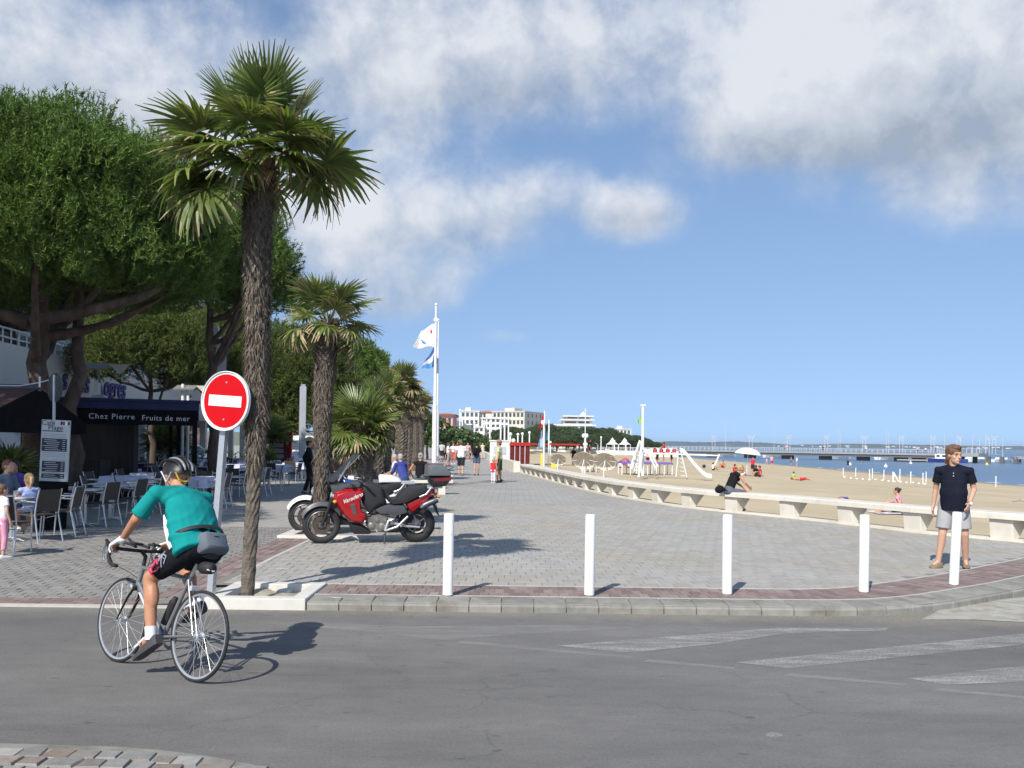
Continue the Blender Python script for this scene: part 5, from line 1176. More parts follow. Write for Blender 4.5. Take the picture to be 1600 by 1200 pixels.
# ------------------------------------------------------------------ racing bicycle and its rider
M_TYRE = mat('tyre_rubber', (.018, .018, .019), rough=.75, var=.2, scale=30)
M_ALU = mat('polished_alloy', (.62, .625, .63), rough=.35, metal=.45, var=.08, scale=20); M_STEEL = mat('dark_steel', (.16, .16, .17), rough=.38, metal=.7)
M_BLK = mat('black_plastic', (.014, .014, .015), rough=.4, var=.15, scale=12); M_BLKM = mat('black_matt', (.018, .018, .02), rough=.7, var=.2, scale=12)
M_FRAME = mat('bike_frame_grey', (.20, .205, .22), rough=.3, metal=.3, coat=.4); M_SILV = mat('silver_paint', (.60, .61, .62), rough=.3, metal=.5, coat=.3)
BR = .337
M_RIM = mat('rim_alloy', (.42, .425, .43), rough=.4, metal=.5)
def wheel(parent, x, z, R_, tyre_r, rim_w, spokes, mats=(M_TYRE, M_ALU), y=0, hub=.022, cross=.0):
    w = bpy.data.objects.new('wheel', None); COL.objects.link(w); w.parent = parent; w.location = (x, y, z)
    k = MB(); k.torus((0, 0, 0), R_ - tyre_r, tyre_r, 'Y', 64, 10); k.build('tyre', mats[0], w, smooth=60)
    k = MB(); r0 = R_ - tyre_r * 1.9; k.lathe([(r0 + .004, -rim_w), (r0 - rim_w * 1.3, -rim_w * .5), (r0 - rim_w * 1.3, rim_w * .5), (r0 + .004, rim_w)], 64, 'Y', closed=True); k.build('rim', mats[1], w, smooth=40)
    k = MB()
    for i in range(spokes):
        a = 2 * PI * i / spokes; a2 = a + cross * (1 if i % 2 else -1); s_ = 1 if i % 2 else -1
        k.tube([(math.cos(a2) * hub, s_ * .028, math.sin(a2) * hub), (math.cos(a) * r0, 0, math.sin(a) * r0)], .0013, 4)
    stuff(k.build('spokes', M_ALU, w))
    k = MB(); k.tube([(0, -.05, 0), (0, .05, 0)], .013, 10); k.tube([(0, -.031, 0), (0, -.026, 0)], .026, 14); k.tube([(0, .026, 0), (0, .031, 0)], .026, 14); k.build('hub', M_ALU, w, smooth=40)
    return w
cr = G(302, 1066, 0); cf = G(180, 1034, 0); bmid = (cr + cf) / 2; brz = math.atan2(cf.y - cr.y, cf.x - cr.x); LEAN = R(9)
bk = thing('bicycle', 'grey racing bicycle with dropped handlebars ridden across the road', 'bicycle', (bmid.x, bmid.y, 0)); bk.rotation_euler = (LEAN, 0, brz)
BB = V3((-.075, 0, .275)); ST = V3((-.30, 0, .76)); HB = V3((.36, 0, .63)); HT = V3((.325, 0, .79)); RH = V3((-.5, 0, BR)); FH = V3((.5, 0, BR)); SAD = V3((-.365, 0, .915))
k = MB()
k.tube([ST + V3((.02, 0, -.02)), HT - V3((0, 0, .02))], .016, 12); k.tube([BB, HB + V3((.0, 0, .02))], .02, 12); k.tube([BB, ST], .017, 12); k.tube([HB, HT], .021, 12)
for s_ in (-1, 1):
    k.tube([BB + V3((0, s_ * .03, 0)), RH + V3((0, s_ * .055, 0))], [.012, .009], 8); k.tube([ST + V3((.01, s_ * .01, -.03)), RH + V3((0, s_ * .055, 0))], [.010, .008], 8)
k.tube([BB - V3((0, .04, 0)), BB + V3((0, .04, 0))], .023, 12); k.build('frame', M_FRAME, bk, smooth=50)
k = MB(); k.tube([V3((.02, .0232, .33)), V3((.29, .0232, .575))], .012, 6, flat=.15); k.build('frame_decal', M_WHITE, bk)
k = MB(); k.tube([ST, SAD - V3((0, 0, .03))], .0135, 10); k.build('seat_post', M_ALU, bk, smooth=50)
k = MB()
for s_ in (-1, 1): k.tube([HB + V3((.005, s_ * .03, -.03)), HB + V3((.035, s_ * .05, -.1)), V3((.455, s_ * .052, .42)), FH + V3((0, s_ * .05, 0))], [.015, .014, .011, .009], 8, flat=.7)
k.tube([HB + V3((.005, -.03, -.03)), HB + V3((.005, .03, -.03))], .018, 8); k.build('fork', M_BLK, bk, smooth=50)
wheel(bk, -.5, BR, BR, .0140, .0095, 28, (M_TYRE, M_RIM), cross=.5); wheel(bk, .5, BR, BR, .0140, .0095, 24, (M_TYRE, M_RIM), cross=.4)
k = MB(); k.tube([HT, HT + V3((-.01, 0, .07)), V3((.385, 0, .90))], .016, 10); k.build('stem', M_BLK, bk, smooth=50)
k = MB(); k.tube([(.385, -.20, .905), (.385, -.05, .90), (.385, .05, .90), (.385, .20, .905)], .0145, 10)
for s_ in (-1, 1): k.tube([(.385, s_ * .19, .905), (.43, s_ * .21, .91), (.475, s_ * .215, .885), (.485, s_ * .215, .84), (.46, s_ * .215, .795), (.41, s_ * .22, .775), (.34, s_ * .225, .772)], .0155, 10)
k.build('handlebar', M_BLKM, bk, smooth=60)
for s_ in (-1, 1):
    k = MB(); k.tube([(.45, s_ * .212, .905), (.51, s_ * .213, .925), (.555, s_ * .213, .965)], [.021, .022, .012], 10, flat=.8); k.build('brake_hood', M_BLK, bk, smooth=60)
    k = MB(); k.tube([(.545, s_ * .213, .935), (.565, s_ * .216, .87), (.535, s_ * .222, .80)], [.010, .011, .007], 8, flat=.6); k.build('brake_lever', M_STEEL, bk, smooth=60)
    k = MB(); k.tube([(.375, s_ * .06, .93), (.47, s_ * .05, .945), (.60, s_ * .045, .955), (.66, s_ * .045, .985)], .012, 8); k.build('aero_bar', M_BLKM, bk, smooth=60)
    k = MB(); k.box((.34, s_ * .08, .955), (.08, .07, .02)); k.build('arm_pad', M_BLKM, bk, bevel=.006)
    k = MB(); k.tube([(.55, s_ * .21, .93), (.50, s_ * .16, .78), (.42, s_ * .05, .72), (.38, 0, .68)], .0028, 5); k.build('cable', M_BLK, bk)
k = MB(); sad = [(-.145, .065, .012), (-.10, .07, .02), (-.02, .045, .02), (.06, .024, .014), (.13, .016, .0)]
k.loft([[SAD + V3((x, w * math.cos(a), z + .020 * math.sin(a))) for a in np.linspace(0, 2 * PI, 14, endpoint=False)] for x, w, z in sad]); k.build('saddle', M_BLK, bk, smooth=60)
k = MB(); k.loft([[SAD + V3((x, w * math.cos(a), -.075 + hh * math.sin(a))) for a in np.linspace(0, 2 * PI, 14, endpoint=False)] for x, w, hh in ((-.02, .02, .03), (-.07, .045, .05), (-.16, .05, .045), (-.19, .03, .03))]); k.build('saddle_bag', M_BLKM, bk, smooth=60)
k = MB(); k.tube([SAD + V3((-.175, -.045, -.085)), SAD + V3((-.19, 0, -.095)), SAD + V3((-.175, .045, -.085))], .006, 6); k.build('reflective_band', M_WHITE, bk)
k = MB(); k.tube([BB + V3((-.045, 0, .09)), BB + V3((-.12, 0, .265))], .035, 14); k.tube([BB + V3((-.12, 0, .265)), BB + V3((-.135, 0, .30))], [.03, .018], 12); k.v = [(x + .055, y, z + .01) for x, y, z in k.v]; k.build('bottle', M_BLKM, bk, smooth=50)
k = MB(); k.lathe([(.088, -.002), (.095, 0), (.088, .002), (.07, .002), (.07, -.002)], 40, 'Y', BB + V3((0, -.05, 0)), closed=True); k.lathe([(.03, -.03), (.045, 0), (.03, .02)], 20, 'Y', RH + V3((0, -.05, 0))); k.build('chainring', M_STEEL, bk, smooth=40)
k = MB(); k.tube([BB + V3((0, -.05, .093)), RH + V3((0, -.05, .042))], .005, 6); k.tube([BB + V3((0, -.05, -.093)), RH + V3((.02, -.05, -.09)), RH + V3((.0, -.05, -.04))], .005, 6); k.build('chain', M_STEEL, bk)
k = MB(); k.box(RH + V3((.01, -.055, -.06)), (.03, .03, .09)); k.build('derailleur', M_STEEL, bk, bevel=.006)
PDL = V3((.005, .145, .125)); PDR = V3((-.155, -.145, .425)); 
for s_, pd in ((1, PDL), (-1, PDR)):
    k = MB(); k.tube([BB + V3((0, s_ * .06, 0)), V3((pd.x, s_ * .085, pd.z))], [.015, .012], 8, flat=.7); k.build('crank', M_ALU, bk, smooth=50)
    k = MB(); k.box(pd, (.09, .08, .02)); k.build('pedal', M_STEEL, bk, bevel=.005)
for x, z in ((-.36, .655), (.40, .60)):
    k = MB(); k.box((x, 0, z + .02), (.03, .07, .04)); k.build('brake_caliper', M_ALU, bk, bevel=.006)

M_TEAL = C('teal', (.008, .235, .225), var=.10); M_BKSH = C('lycra_black', (.012, .012, .016))
pose = dict(pelvis=(-.365, 0, .99), chest=(-.20, 0, 1.235), neck=(.0, 0, 1.41), head=(.085, 0, 1.525), hipL=(-.345, .095, .955), hipR=(-.345, -.095, .955),
            kneeL=(-.02, .155, .715), kneeR=(.0, -.14, .82), ankL=(-.125, .145, .275), ankR=(-.245, -.135, .55), toeL=(.03, .155, .168), toeR=(-.095, -.145, .468),
            shL=(-.03, .225, 1.375), shR=(-.03, -.225, 1.375), elL=(.085, .285, 1.15), elR=(.10, -.27, 1.15), wrL=(.315, .225, .985), wrR=(.315, -.225, .985),
            fingL=(.85, 0, -.45), fingR=(.85, 0, -.45), palmL=(0, -.25, -1), palmR=(0, .25, -1), thumbL=(0, -1, 0), thumbR=(0, 1, 0))
tc, Jc, hpc = person('person', 'cyclist in teal jersey, black shorts and helmet seen from behind on the racing bicycle', (bmid.x, bmid.y, 0), 0, 1.75, pose,
                     dict(skin=M_SK_TAN, shirt=M_TEAL, legs=M_BKSH, hair=None, shoe=M_SHOED), 2, None, shirt='tee', legs='tight', legcut=.80, sleeve=.86, hem=.05, wide=1.24, belly=.035, curl=1.0, headk=1.05, face_pitch=R(10))
tc.rotation_euler = (LEAN, 0, brz)
tc_sh = [o for o in tc.children if o.name.startswith('shirt')][0]
# wrinkles of the jersey across the back
m = tc_sh.modifiers.new('d', 'DISPLACE') if False else None
for o in tc.children:
    if o.name.startswith('shirt'):
        me = o.data; co = np.empty(len(me.vertices) * 3, np.float32); me.vertices.foreach_get('co', co); co = co.reshape(-1, 3); no = np.empty(len(me.vertices) * 3, np.float32); me.vertices.foreach_get('normal', no); no = no.reshape(-1, 3)
        q_ = co @ np.array([.55, .35, .76]); wr_ = .5 + .5 * np.sin(q_ * 62 + 3.5 * np.sin(co[:, 1] * 11) + 2 * np.sin(co[:, 0] * 9)); amp = .012 * np.clip((1.28 - co[:, 2]) / .2, .15, 1)
        co += no * (amp * (wr_ ** 3))[:, None]; me.vertices.foreach_set('co', co.ravel()); me.update()
k = MB(); k.tube([(-.06, .150, 1.20), (-.14, .172, 1.12), (-.22, .188, 1.04), (-.28, .196, .96)], [.008, .030, .036, .024], 12, flat=.28, up=(0, 1, 0)); k.build('side_panel', M_WHITEC, tc, smooth=60)
k = MB(); rot = Matrix.Rotation(R(36), 3, 'Y'); c0 = V3((-.315, 0, 1.06))
k.loft([[c0 + rot @ V3((.158 * math.cos(a), .214 * math.sin(a), z)) for z in (-.014, .014)] + [c0 + rot @ V3((.150 * math.cos(a), .206 * math.sin(a), z)) for z in (.014, -.014)] for a in np.linspace(0, 2 * PI, 33)], cap=False); k.build('belt', M_BLKM, tc, smooth=40)
pk = MB(); k = pk
k.loft([[V3((-.505, .0, 1.03)) + Matrix.Rotation(R(28), 3, 'Y') @ V3((x, yy * w, zz * hh)) for yy, zz in ((-1, -.8), (-.85, -1), (.85, -1), (1, -.8), (1, .8), (.85, 1), (-.85, 1), (-1, .8))] for x, w, hh in ((.06, .105, .070), (.0, .11, .075), (-.04, .10, .068), (-.055, .08, .05))]); k.build('waist_pack', mat('pack_grey', (.115, .135, .16), rough=.8, var=.08, bump=.2, bscale=60), tc, smooth=50)
k = MB(); k.tube([(-.53, -.08, 1.07), (-.54, 0, 1.08), (-.53, .08, 1.07)], .006, 6); k.build('zip', M_BLK, tc)
# helmet
hc = Jc['head']; hR = Matrix.Rotation(R(-4), 3, 'Y')
k = MB(); rings = []
for z in np.linspace(0, 1, 9):
    rr = math.cos(z * PI / 2 * .97) ** .55; rings.append([hc + hR @ V3((-.018 + (.148 if math.cos(a) > 0 else .132) * rr * math.cos(a), .098 * rr * math.sin(a), .018 + .125 * z + .022 * (1 - z) * math.cos(2 * a) * .8)) for a in np.linspace(0, 2 * PI, 28, endpoint=False)])
k.loft(rings); k.build('helmet', M_BLK, tc, smooth=50)
for j, yy in enumerate((-.066, -.034, 0, .034, .066)):
    k = MB(); pts = []
    for a in np.linspace(R(12), R(165), 10): pts.append(hc + hR @ V3((-.018 + .152 * math.cos(a), yy * (.9 + .25 * math.sin(a)), .028 + (.128 - abs(yy) * .55) * math.sin(a))))
    k.tube(pts, [.006] + [.013] * 8 + [.006], 8, flat=.75); k.build('helmet_rib', mat('helmet_grey', (.22, .23, .24), rough=.35) if j in (1, 3) else M_BLK, tc, smooth=60)
k = MB(); k.tube([hc + V3((-.10, .072, .02)), hc + V3((-.115, .04, -.035)), hc + V3((-.118, 0, -.045)), hc + V3((-.115, -.04, -.035)), hc + V3((-.10, -.072, .02))], .011, 6, flat=.6); k.build('head_band', mat('strap_yellow', (.62, .42, .04)), tc)
for s_ in (-1, 1): k = MB(); k.tube([hc + V3((-.07, s_ * .088, .02)), hc + V3((-.02, s_ * .085, -.06)), hc + V3((.03, s_ * .05, -.12))], .007, 6, flat=.4); k.tube([hc + V3((.07, s_ * .085, .02)), hc + V3((-.02, s_ * .085, -.06))], .007, 6, flat=.4); k.build('chin_strap', M_WHITEC, tc)
for s_, sg in (('L', 1), ('R', -1)):
    k = MB(); hand_geo(k, Jc['wr' + s_] + V3((.01, 0, -.002)), pose['fing' + s_], pose['palm' + s_], pose['thumb' + s_], 1.18, 1.0, 8); k.capsule(Jc['wr' + s_] - V3((.02, 0, -.008)), Jc['wr' + s_] + V3((.02, 0, -.01)), .031, .033, 10)
    link('glove', rmesh(k, 'glove', .007, 2, [M_WHITEC]), tc)
    k = MB(); a, b = Jc['ank' + s_], Jc['knee' + s_]; k.tube([a.lerp(b, -.03), a.lerp(b, .10), a.lerp(b, .19)], [.044, .043, .046], 14); k.build('sock', M_WHITEC, tc, smooth=50)
    k = MB(); an, to = Jc['ank' + s_], Jc['toe' + s_]
    k.tube([an.lerp(to, .45) + V3((0, sg * .045, .0)), an.lerp(to, .5) + V3((.0, 0, .045)), an.lerp(to, .45) + V3((0, -sg * .045, .0))], .012, 6, flat=.6); k.tube([an.lerp(to, .72) + V3((0, sg * .048, -.01)), an.lerp(to, .75) + V3((.0, 0, .032)), an.lerp(to, .72) + V3((0, -sg * .048, -.01))], .012, 6, flat=.6); k.build('shoe_strap', M_SHOEW, tc)
# print on the left thigh of the shorts
hip, kn = Jc['hipL'], Jc['kneeL']; ax = (kn - hip).normalized(); out = (V3((0, 1, .25)) - ax * V3((0, 1, .25)).dot(ax)).normalized(); oth = ax.cross(out)
def thigh(t_, u): r = lerp(.102, .080, t_) + .0035; a = u / r; return hip.lerp(kn, t_) + (out * math.cos(a) + oth * math.sin(a)) * r
for pts, mm_, w in ((((.42, -.05), (.30, -.01), (.40, .04), (.52, -.005), (.44, .055)), mat('print_grey', (.26, .27, .33)), .0055), (((.50, -.06), (.36, .06)), MATS['print_grey'], .0055), (((.34, -.03), (.52, .07)), MATS['print_grey'], .0055),
                    (((.78, .05), (.62, .05), (.58, .015), (.66, -.005), (.72, -.01), (.74, -.045), (.62, -.055), (.55, -.045)), mat('print_pink', (.60, .04, .11)), .008), (((.80, .02), (.78, -.07)), MATS['print_pink'], .006), (((.56, .04), (.55, -.02)), MATS['print_pink'], .006)):
    dense = []
    for (ta, ua), (tb_, ub) in zip(pts, pts[1:]):
        for i in range(6): dense.append(thigh(lerp(ta, tb_, i / 6), lerp(ua, ub, i / 6)))
    dense.append(thigh(*pts[-1])); k = MB(); k.tube(dense, w, 6, flat=.45); k.build('print_line', mm_, tc)

# ------------------------------------------------------------------ motorcycles
def cpt(cx, cy): return ((136 - cx / 5.714) * .0108, (167 - cy / 5.714) * .0108)
def puff(k, pts, w, inner=.86, mid=.72):
    o = [cpt(*p) for p in pts]; cx_ = sum(p[0] for p in o) / len(o); cz = sum(p[1] for p in o) / len(o)
    k.loft([[(cx_ + (x - cx_) * s_, y, cz + (z - cz) * s_) for x, z in o] for y, s_ in ((-w, inner), (-w * mid, 1), (w * mid, 1), (w, inner))])
def motorbike(label, loc, rz, lean, body, tank, fender, tail, box=None, lettering=None, screen=True):
    t = thing('motorcycle', label, 'motorcycle', loc, 0, 'motorbikes parked on the promenade'); t.rotation_euler = (lean, 0, rz)
    fx, fz = .785, .312; rx_, rz_ = -.79, .312
    for x, tr, sp in ((fx, .055, 6), (rx_, .078, 5)):
        w = bpy.data.objects.new('wheel', None); COL.objects.link(w); w.parent = t; w.location = (x, 0, .312)
        k = MB(); k.torus((0, 0, 0), .312 - tr, tr, 'Y', 56, 12, tr * .95); k.build('tyre', M_TYRE, w, smooth=60)
        k = MB(); k.lathe([(.232, -.045), (.222, -.05), (.205, -.02), (.205, .02), (.222, .05), (.232, .045)], 48, 'Y', closed=True)
        k.build('rim', M_STEEL, w, smooth=40)
        for i in range(sp): k = MB(); a = 2 * PI * i / sp; k.beam((math.cos(a) * .04, 0, math.sin(a) * .04), (math.cos(a) * .21, 0, math.sin(a) * .21), .03, .035, up=(0, 1, 0)); k.build('spoke', M_STEEL, w, bevel=.006)
        k = MB(); k.lathe([(0, -.07), (.05, -.06), (.05, .06), (0, .07)], 20, 'Y'); k.build('hub', M_STEEL, w, smooth=40)
        for s_ in ((-1, 1) if x > 0 else (-1,)):
            k = MB(); k.lathe([(.075, s_ * .066), (.145, s_ * .066), (.145, s_ * .071), (.075, s_ * .071)], 36, 'Y', closed=True); k.build('brake_disc', M_BRONZ, w, smooth=40)
            k = MB(); k.box((-.10 if x > 0 else .1, s_ * .075, .09), (.07, .05, .10)); k.build('brake_caliper', M_BLK, w, bevel=.01)
    k = MB()
    for s_ in (-1, 1): k.tube([(fx, s_ * .105, fz), (.60, s_ * .105, .80)], .028, 12); k.tube([(.60, s_ * .105, .80), (.53, s_ * .105, .98)], .022, 10)
    k.box((.57, 0, .86), (.1, .26, .05)); k.build('fork', M_BLK, t, smooth=50)
    # front mudguard hugging the wheel
    k = MB(); secs = []
    for a in np.linspace(R(28), R(148), 12):
        r1 = .335 + .02 * math.sin(a); c, s_ = math.cos(a), math.sin(a); wd = .085 if a < R(120) else .06
        secs.append([(fx + c * r1 * 1.0, -wd, fz + s_ * r1 - .035), (fx + c * (r1 + .03), -wd * .6, fz + s_ * (r1 + .03)), (fx + c * (r1 + .03), wd * .6, fz + s_ * (r1 + .03)), (fx + c * r1, wd, fz + s_ * r1 - .035), (fx + c * (r1 - .0), wd * .8, fz + s_ * (r1 + .01)), (fx + c * r1, -wd * .8, fz + s_ * (r1 + .01))])
    k.loft(secs); k.build('front_mudguard', fender, t, smooth=50)
    k = MB(); puff(k, [(455, 545), (466, 500), (560, 466), (690, 458), (722, 480), (715, 520), (688, 560), (698, 640), (716, 688), (748, 690), (742, 735), (702, 778), (600, 745), (545, 695), (490, 615)], .235, .84); k.build('fairing', body, t, smooth=35, bevel=.012)
    k = MB(); puff(k, [(598, 600), (640, 590), (655, 690), (628, 690)], .2395, .94, .98); k.build('fairing_duct', M_GREYP, t, smooth=40)
    for s_ in (-1, 1):
        k = MB(); x, z = cpt(470, 575); k.ell((x, s_ * .20, z), (.035, .03, .03), None, 10, 8); k.build('indicator', M_AMBER, t, smooth=60)
    k = MB(); x, z = cpt(452, 545); k.ell((x - .03, 0, z + .02), (.07, .15, .08), None, 16, 10); k.build('headlight', M_GLASSD, t, smooth=60)
    k = MB(); puff(k, [(430, 442), (560, 425), (700, 392), (722, 400), (700, 455), (560, 463), (452, 515)], .17, .8); k.build('cockpit', M_GREYP, t, smooth=40, bevel=.01)
    if screen:
        k = MB(); rows = []
        for (cx_, cy, w) in ((402, 398, .19), (450, 345, .20), (540, 255, .19), (632, 160, .15)):
            x, z = cpt(cx_, cy); rows.append([(x + .0 - .10 * (abs(q) ** 2), w * q, z - .02 * abs(q)) for q in np.linspace(-1, 1, 9)])
        a = rows; b = [[(x - .006, y, z - .004) for x, y, z in r] for r in rows]
        for r1, r2 in zip(a, a[1:]):
            for i in range(8): k.quadpts(r1[i], r1[i + 1], r2[i + 1], r2[i])
        k.build('windscreen', M_SCREEN, t, smooth=70)
        k = MB(); k.tube(a[-1], .006, 6); k.tube([r[0] for r in a], .006, 6); k.tube([r[-1] for r in a], .006, 6); k.build('screen_edge', M_BLK, t)
        k = MB(); p0 = cpt(500, 405); p1 = cpt(600, 220); k.tube([(p0[0], .08, p0[1]), (p1[0], .08, p1[1] - .03)], .01, 6); k.tube([(p0[0], -.08, p0[1]), (p1[0], -.08, p1[1] - .03)], .01, 6); k.build('screen_stay', M_ALU, t)
    for s_ in (-1, 1):
        k = MB(); x, z = cpt(560, 345); k.tube([(x - .03, s_ * .18, z - .08), (x - .0, s_ * .33, z)], .008, 6); k.ell((x + .0, s_ * .37, z + .01), (.03, .075, .045), None, 12, 8); k.build('mirror', M_BLK, t, smooth=60)
        k = MB(); x, z = cpt(640, 400); k.tube([(x, 0, z + .02), (x - .02, s_ * .18, z + .05), (x - .12, s_ * .33, z + .04)], .013, 8); k.tube([(x - .10, s_ * .29, z + .042), (x - .15, s_ * .41, z + .035)], .02, 10); k.build('handlebar', M_BLK, t, smooth=60)
        k = MB(); k.tube([(x - .04, s_ * .24, z + .05), (x + .03, s_ * .38, z + .05)], .007, 6); k.build('brake_lever', M_ALU, t)
    k = MB(); puff(k, [(690, 470), (705, 405), (800, 415), (880, 450), (900, 520), (922, 600), (860, 620), (770, 695), (712, 600)], .19, .72); k.build('tank', tank, t, smooth=40, bevel=.02)
    k = MB(); puff(k, [(880, 470), (900, 500), (950, 560), (1000, 555), (1050, 500), (1085, 470), (1180, 455), (1278, 440), (1292, 480), (1205, 540), (1085, 600), (965, 612), (915, 560)], .165, .88); k.build('seat', M_SEAT, t, smooth=40, bevel=.02)
    k = MB(); puff(k, [(1085, 605), (1180, 560), (1300, 498), (1322, 470), (1332, 500), (1290, 560), (1150, 682), (1112, 650)], .13, .9); k.build('tail_panel', tail, t, smooth=40, bevel=.012)
    k = MB(); puff(k, [(800, 650), (900, 608), (1080, 612), (1112, 680), (1000, 712), (930, 690), (860, 690)], .15, .9); k.build('side_panel', M_GREYP, t, smooth=40, bevel=.01)
    k = MB(); puff(k, [(590, 772), (700, 782), (790, 850), (780, 868), (640, 868), (610, 830)], .15, .85); k.build('belly_pan', M_BLK, t, smooth=40, bevel=.015)
    k = MB(); g = random.Random(4)
    puff(k, [(750, 715), (860, 690), (935, 720), (930, 800), (880, 850), (780, 850), (745, 790)], .16, .85); 
    for cx_, cy, r_ in ((790, 790, .055), (885, 800, .06), (835, 740, .035), (905, 745, .03)):
        x, z = cpt(cx_, cy); k.lathe([(0, -.18), (r_ * .8, -.18), (r_, -.172), (r_, .172), (r_ * .8, .18), (0, .18)], 20, 'Y', (x, 0, z))
    for i in range(5): x, z = cpt(752 + i * 8, 700 + i * 16); k.box((x, 0, z), (.09, .34, .008))
    k.build('engine', M_ENG, t, smooth=40)
    k = MB()
    for s_ in (-1, 1):
        a = [cpt(*p) for p in ((905, 835), (1010, 800), (1105, 708))]; k.tube([(x, s_ * .19, z) for x, z in a], .018, 8); a = [cpt(*p) for p in ((905, 835), (935, 745), (970, 735))]; k.tube([(x, s_ * .19, z) for x, z in a], .02, 8)
        x, z = cpt(830, 828); k.tube([(x, s_ * .16, z), (x, s_ * .30, z)], .014, 8); x, z = cpt(1040, 790); k.tube([(x, s_ * .18, z), (x, s_ * .27, z)], .012, 8)
    k.build('footrest', M_SILV, t, smooth=50)
    k = MB()
    for s_ in (-1, 1): a = [cpt(*p) for p in ((960, 770), (1100, 800), (1215, 812))]; k.tube([(x, s_ * .115, z) for x, z in a], [.045, .035, .028], 8, flat=.6)
    k.build('swingarm', M_SILV, t, smooth=50)
    k = MB(); a = [cpt(*p) for p in ((960, 840), (1130, 740), (1230, 640))]; k.tube([(x, -.17, z) for x, z in a], .02, 8)
    for s_ in (-1, 1): a = [cpt(*p) for p in ((1215, 635), (1250, 610), (1365, 560))]; k.tube([(x, s_ * .19, z) for x, z in a], [.03, .055, .05], 14)
    k.build('exhaust', M_STEEL, t, smooth=50)
    k = MB()
    for s_ in (-1, 1): a = [cpt(*p) for p in ((1205, 540), (1265, 515), (1300, 470), (1310, 455))]; k.tube([(x, s_ * .15, z) for x, z in a], .017, 8)
    x, z = cpt(1310, 455); k.box((x - .06, 0, z), (.26, .3, .025)); k.build('grab_rail', M_SILV, t, smooth=50)
    k = MB(); puff(k, [(1320, 540), (1350, 555), (1395, 720), (1375, 700), (1330, 610)], .09, .8); k.build('rear_mudguard', M_BLK, t, smooth=40)
    k = MB(); x, z = cpt(1335, 495); k.box((x, 0, z), (.05, .18, .07)); k.build('tail_light', M_RED, t, bevel=.012)
    k = MB(); x, z = cpt(1350, 580); k.box((x - .03, 0, z), (.012, .2, .16), Matrix.Rotation(R(-15), 3, 'Y')); k.build('number_plate', M_WHITE, t)
    for s_ in (-1, 1): k = MB(); x, z = cpt(1375, 535); k.tube([(x + .04, 0, z), (x, s_ * .15, z)], .008, 6); k.ell((x, s_ * .17, z), (.03, .04, .025), None, 10, 8); k.build('indicator', M_AMBER, t, smooth=60)
    k = MB(); p0 = cpt(915, 840); p1 = cpt(897, 962); k.tube([(p0[0], .12, p0[1]), (p1[0], .19, p1[1] + .01)], .013, 8); k.tube([(p1[0] - .02, .19, p1[1] + .008), (p1[0] + .05, .21, p1[1] + .008)], .012, 8); k.build('side_stand', M_BLK, t)
    if box:
        bx_ = bpy.data.objects.new('top_box', None); COL.objects.link(bx_); bx_.parent = t
        k = MB(); puff(k, [(1268, 352), (1272, 310), (1275, 258), (1320, 248), (1400, 252), (1440, 272), (1484, 322), (1482, 355)], .25, .86); k.build('lid', M_BOXG, bx_, smooth=40, bevel=.02)
        k = MB(); puff(k, [(1290, 362), (1482, 358), (1470, 400), (1440, 440), (1322, 456), (1300, 420)], .24, .9); k.build('base', M_BLK, bx_, smooth=40, bevel=.015)
        k = MB(); puff(k, [(1325, 372), (1484, 356), (1476, 390), (1330, 398)], .246, .97, .98); k.build('red_stripe', M_DRED, bx_)
        k = MB(); x, z = cpt(1350, 252); k.ell((x, 0, z - .005), (.15, .17, .02), None, 16, 8); k.build('lid_pad', M_DRED, bx_, smooth=50)
    if lettering:
        p0 = cpt(520, 590); p1 = cpt(715, 505)
        for s_ in (1,):
            ang = math.atan2(p1[1] - p0[1], -(p1[0] - p0[0])); x = (p0[0] + p1[0]) / 2; z = (p0[1] + p1[1]) / 2
            text(lettering, .092, M_WHITE, t, (x, s_ * .238, z + .005), (R(90), -ang, R(180)), 'lettering', depth=.003, shear=.55, bold=.0005)
    return t
M_GREYP = mat('dark_grey_panel', (.07, .075, .08), rough=.42, var=.1, scale=10); M_SEAT = mat('seat_vinyl', (.022, .022, .023), rough=.55, var=.15, scale=12, bump=.2, bscale=90); M_ENG = mat('engine_alloy', (.24, .225, .20), rough=.45, metal=.5, var=.25, scale=18)
M_BOXG = mat('box_grey', (.12, .135, .14), rough=.45, var=.08); M_DRED = mat('dark_red', (.16, .015, .02), rough=.35); M_CRED = mat('metallic_red', (.40, .005, .008), rough=.25, metal=.3, var=.05, coat=.8)
M_AMBER = mat('amber', (.75, .28, .02), rough=.2); M_GLASSD = mat('lamp_glass', (.35, .37, .4), rough=.08); M_BRONZ = mat('brake_bronze', (.10, .08, .06), rough=.5, metal=.5); M_SCREEN = mat('smoked_screen', (.05, .055, .06), rough=.12, alpha=.62)
M_BLUEP = mat('blue_paint', (.02, .06, .32), rough=.3, coat=.5)
a = G(503, 849, .1); b = G(649, 847, .1); m_ = (a + b) / 2; rzm = math.atan2(a.y - b.y, a.x - b.x)
motorbike('red touring motorcycle with grey top box parked at the white planter', (m_.x, m_.y, .1), rzm, R(-3), M_CRED, M_BLKM, M_GREYP, M_CRED, True, 'Varadero')
a = G(474, 833, .1); motorbike('black and white motorcycle parked half hidden behind the red one', (a.x + .80, a.y + .18, .1), R(190), R(-5), M_BLK, M_BLUEP, M_WHITE, M_WHITE, None, None, False)
k = MB(); puff(k, [(1058, 392), (1075, 380), (1180, 385), (1260, 412), (1290, 452), (1180, 452), (1062, 452)], .14, .8); mo2 = [o for o in bpy.data.objects if o.name.startswith('motorcycle.')][0]; k.build('seat_cowl', M_WHITE, mo2, smooth=40, bevel=.015)
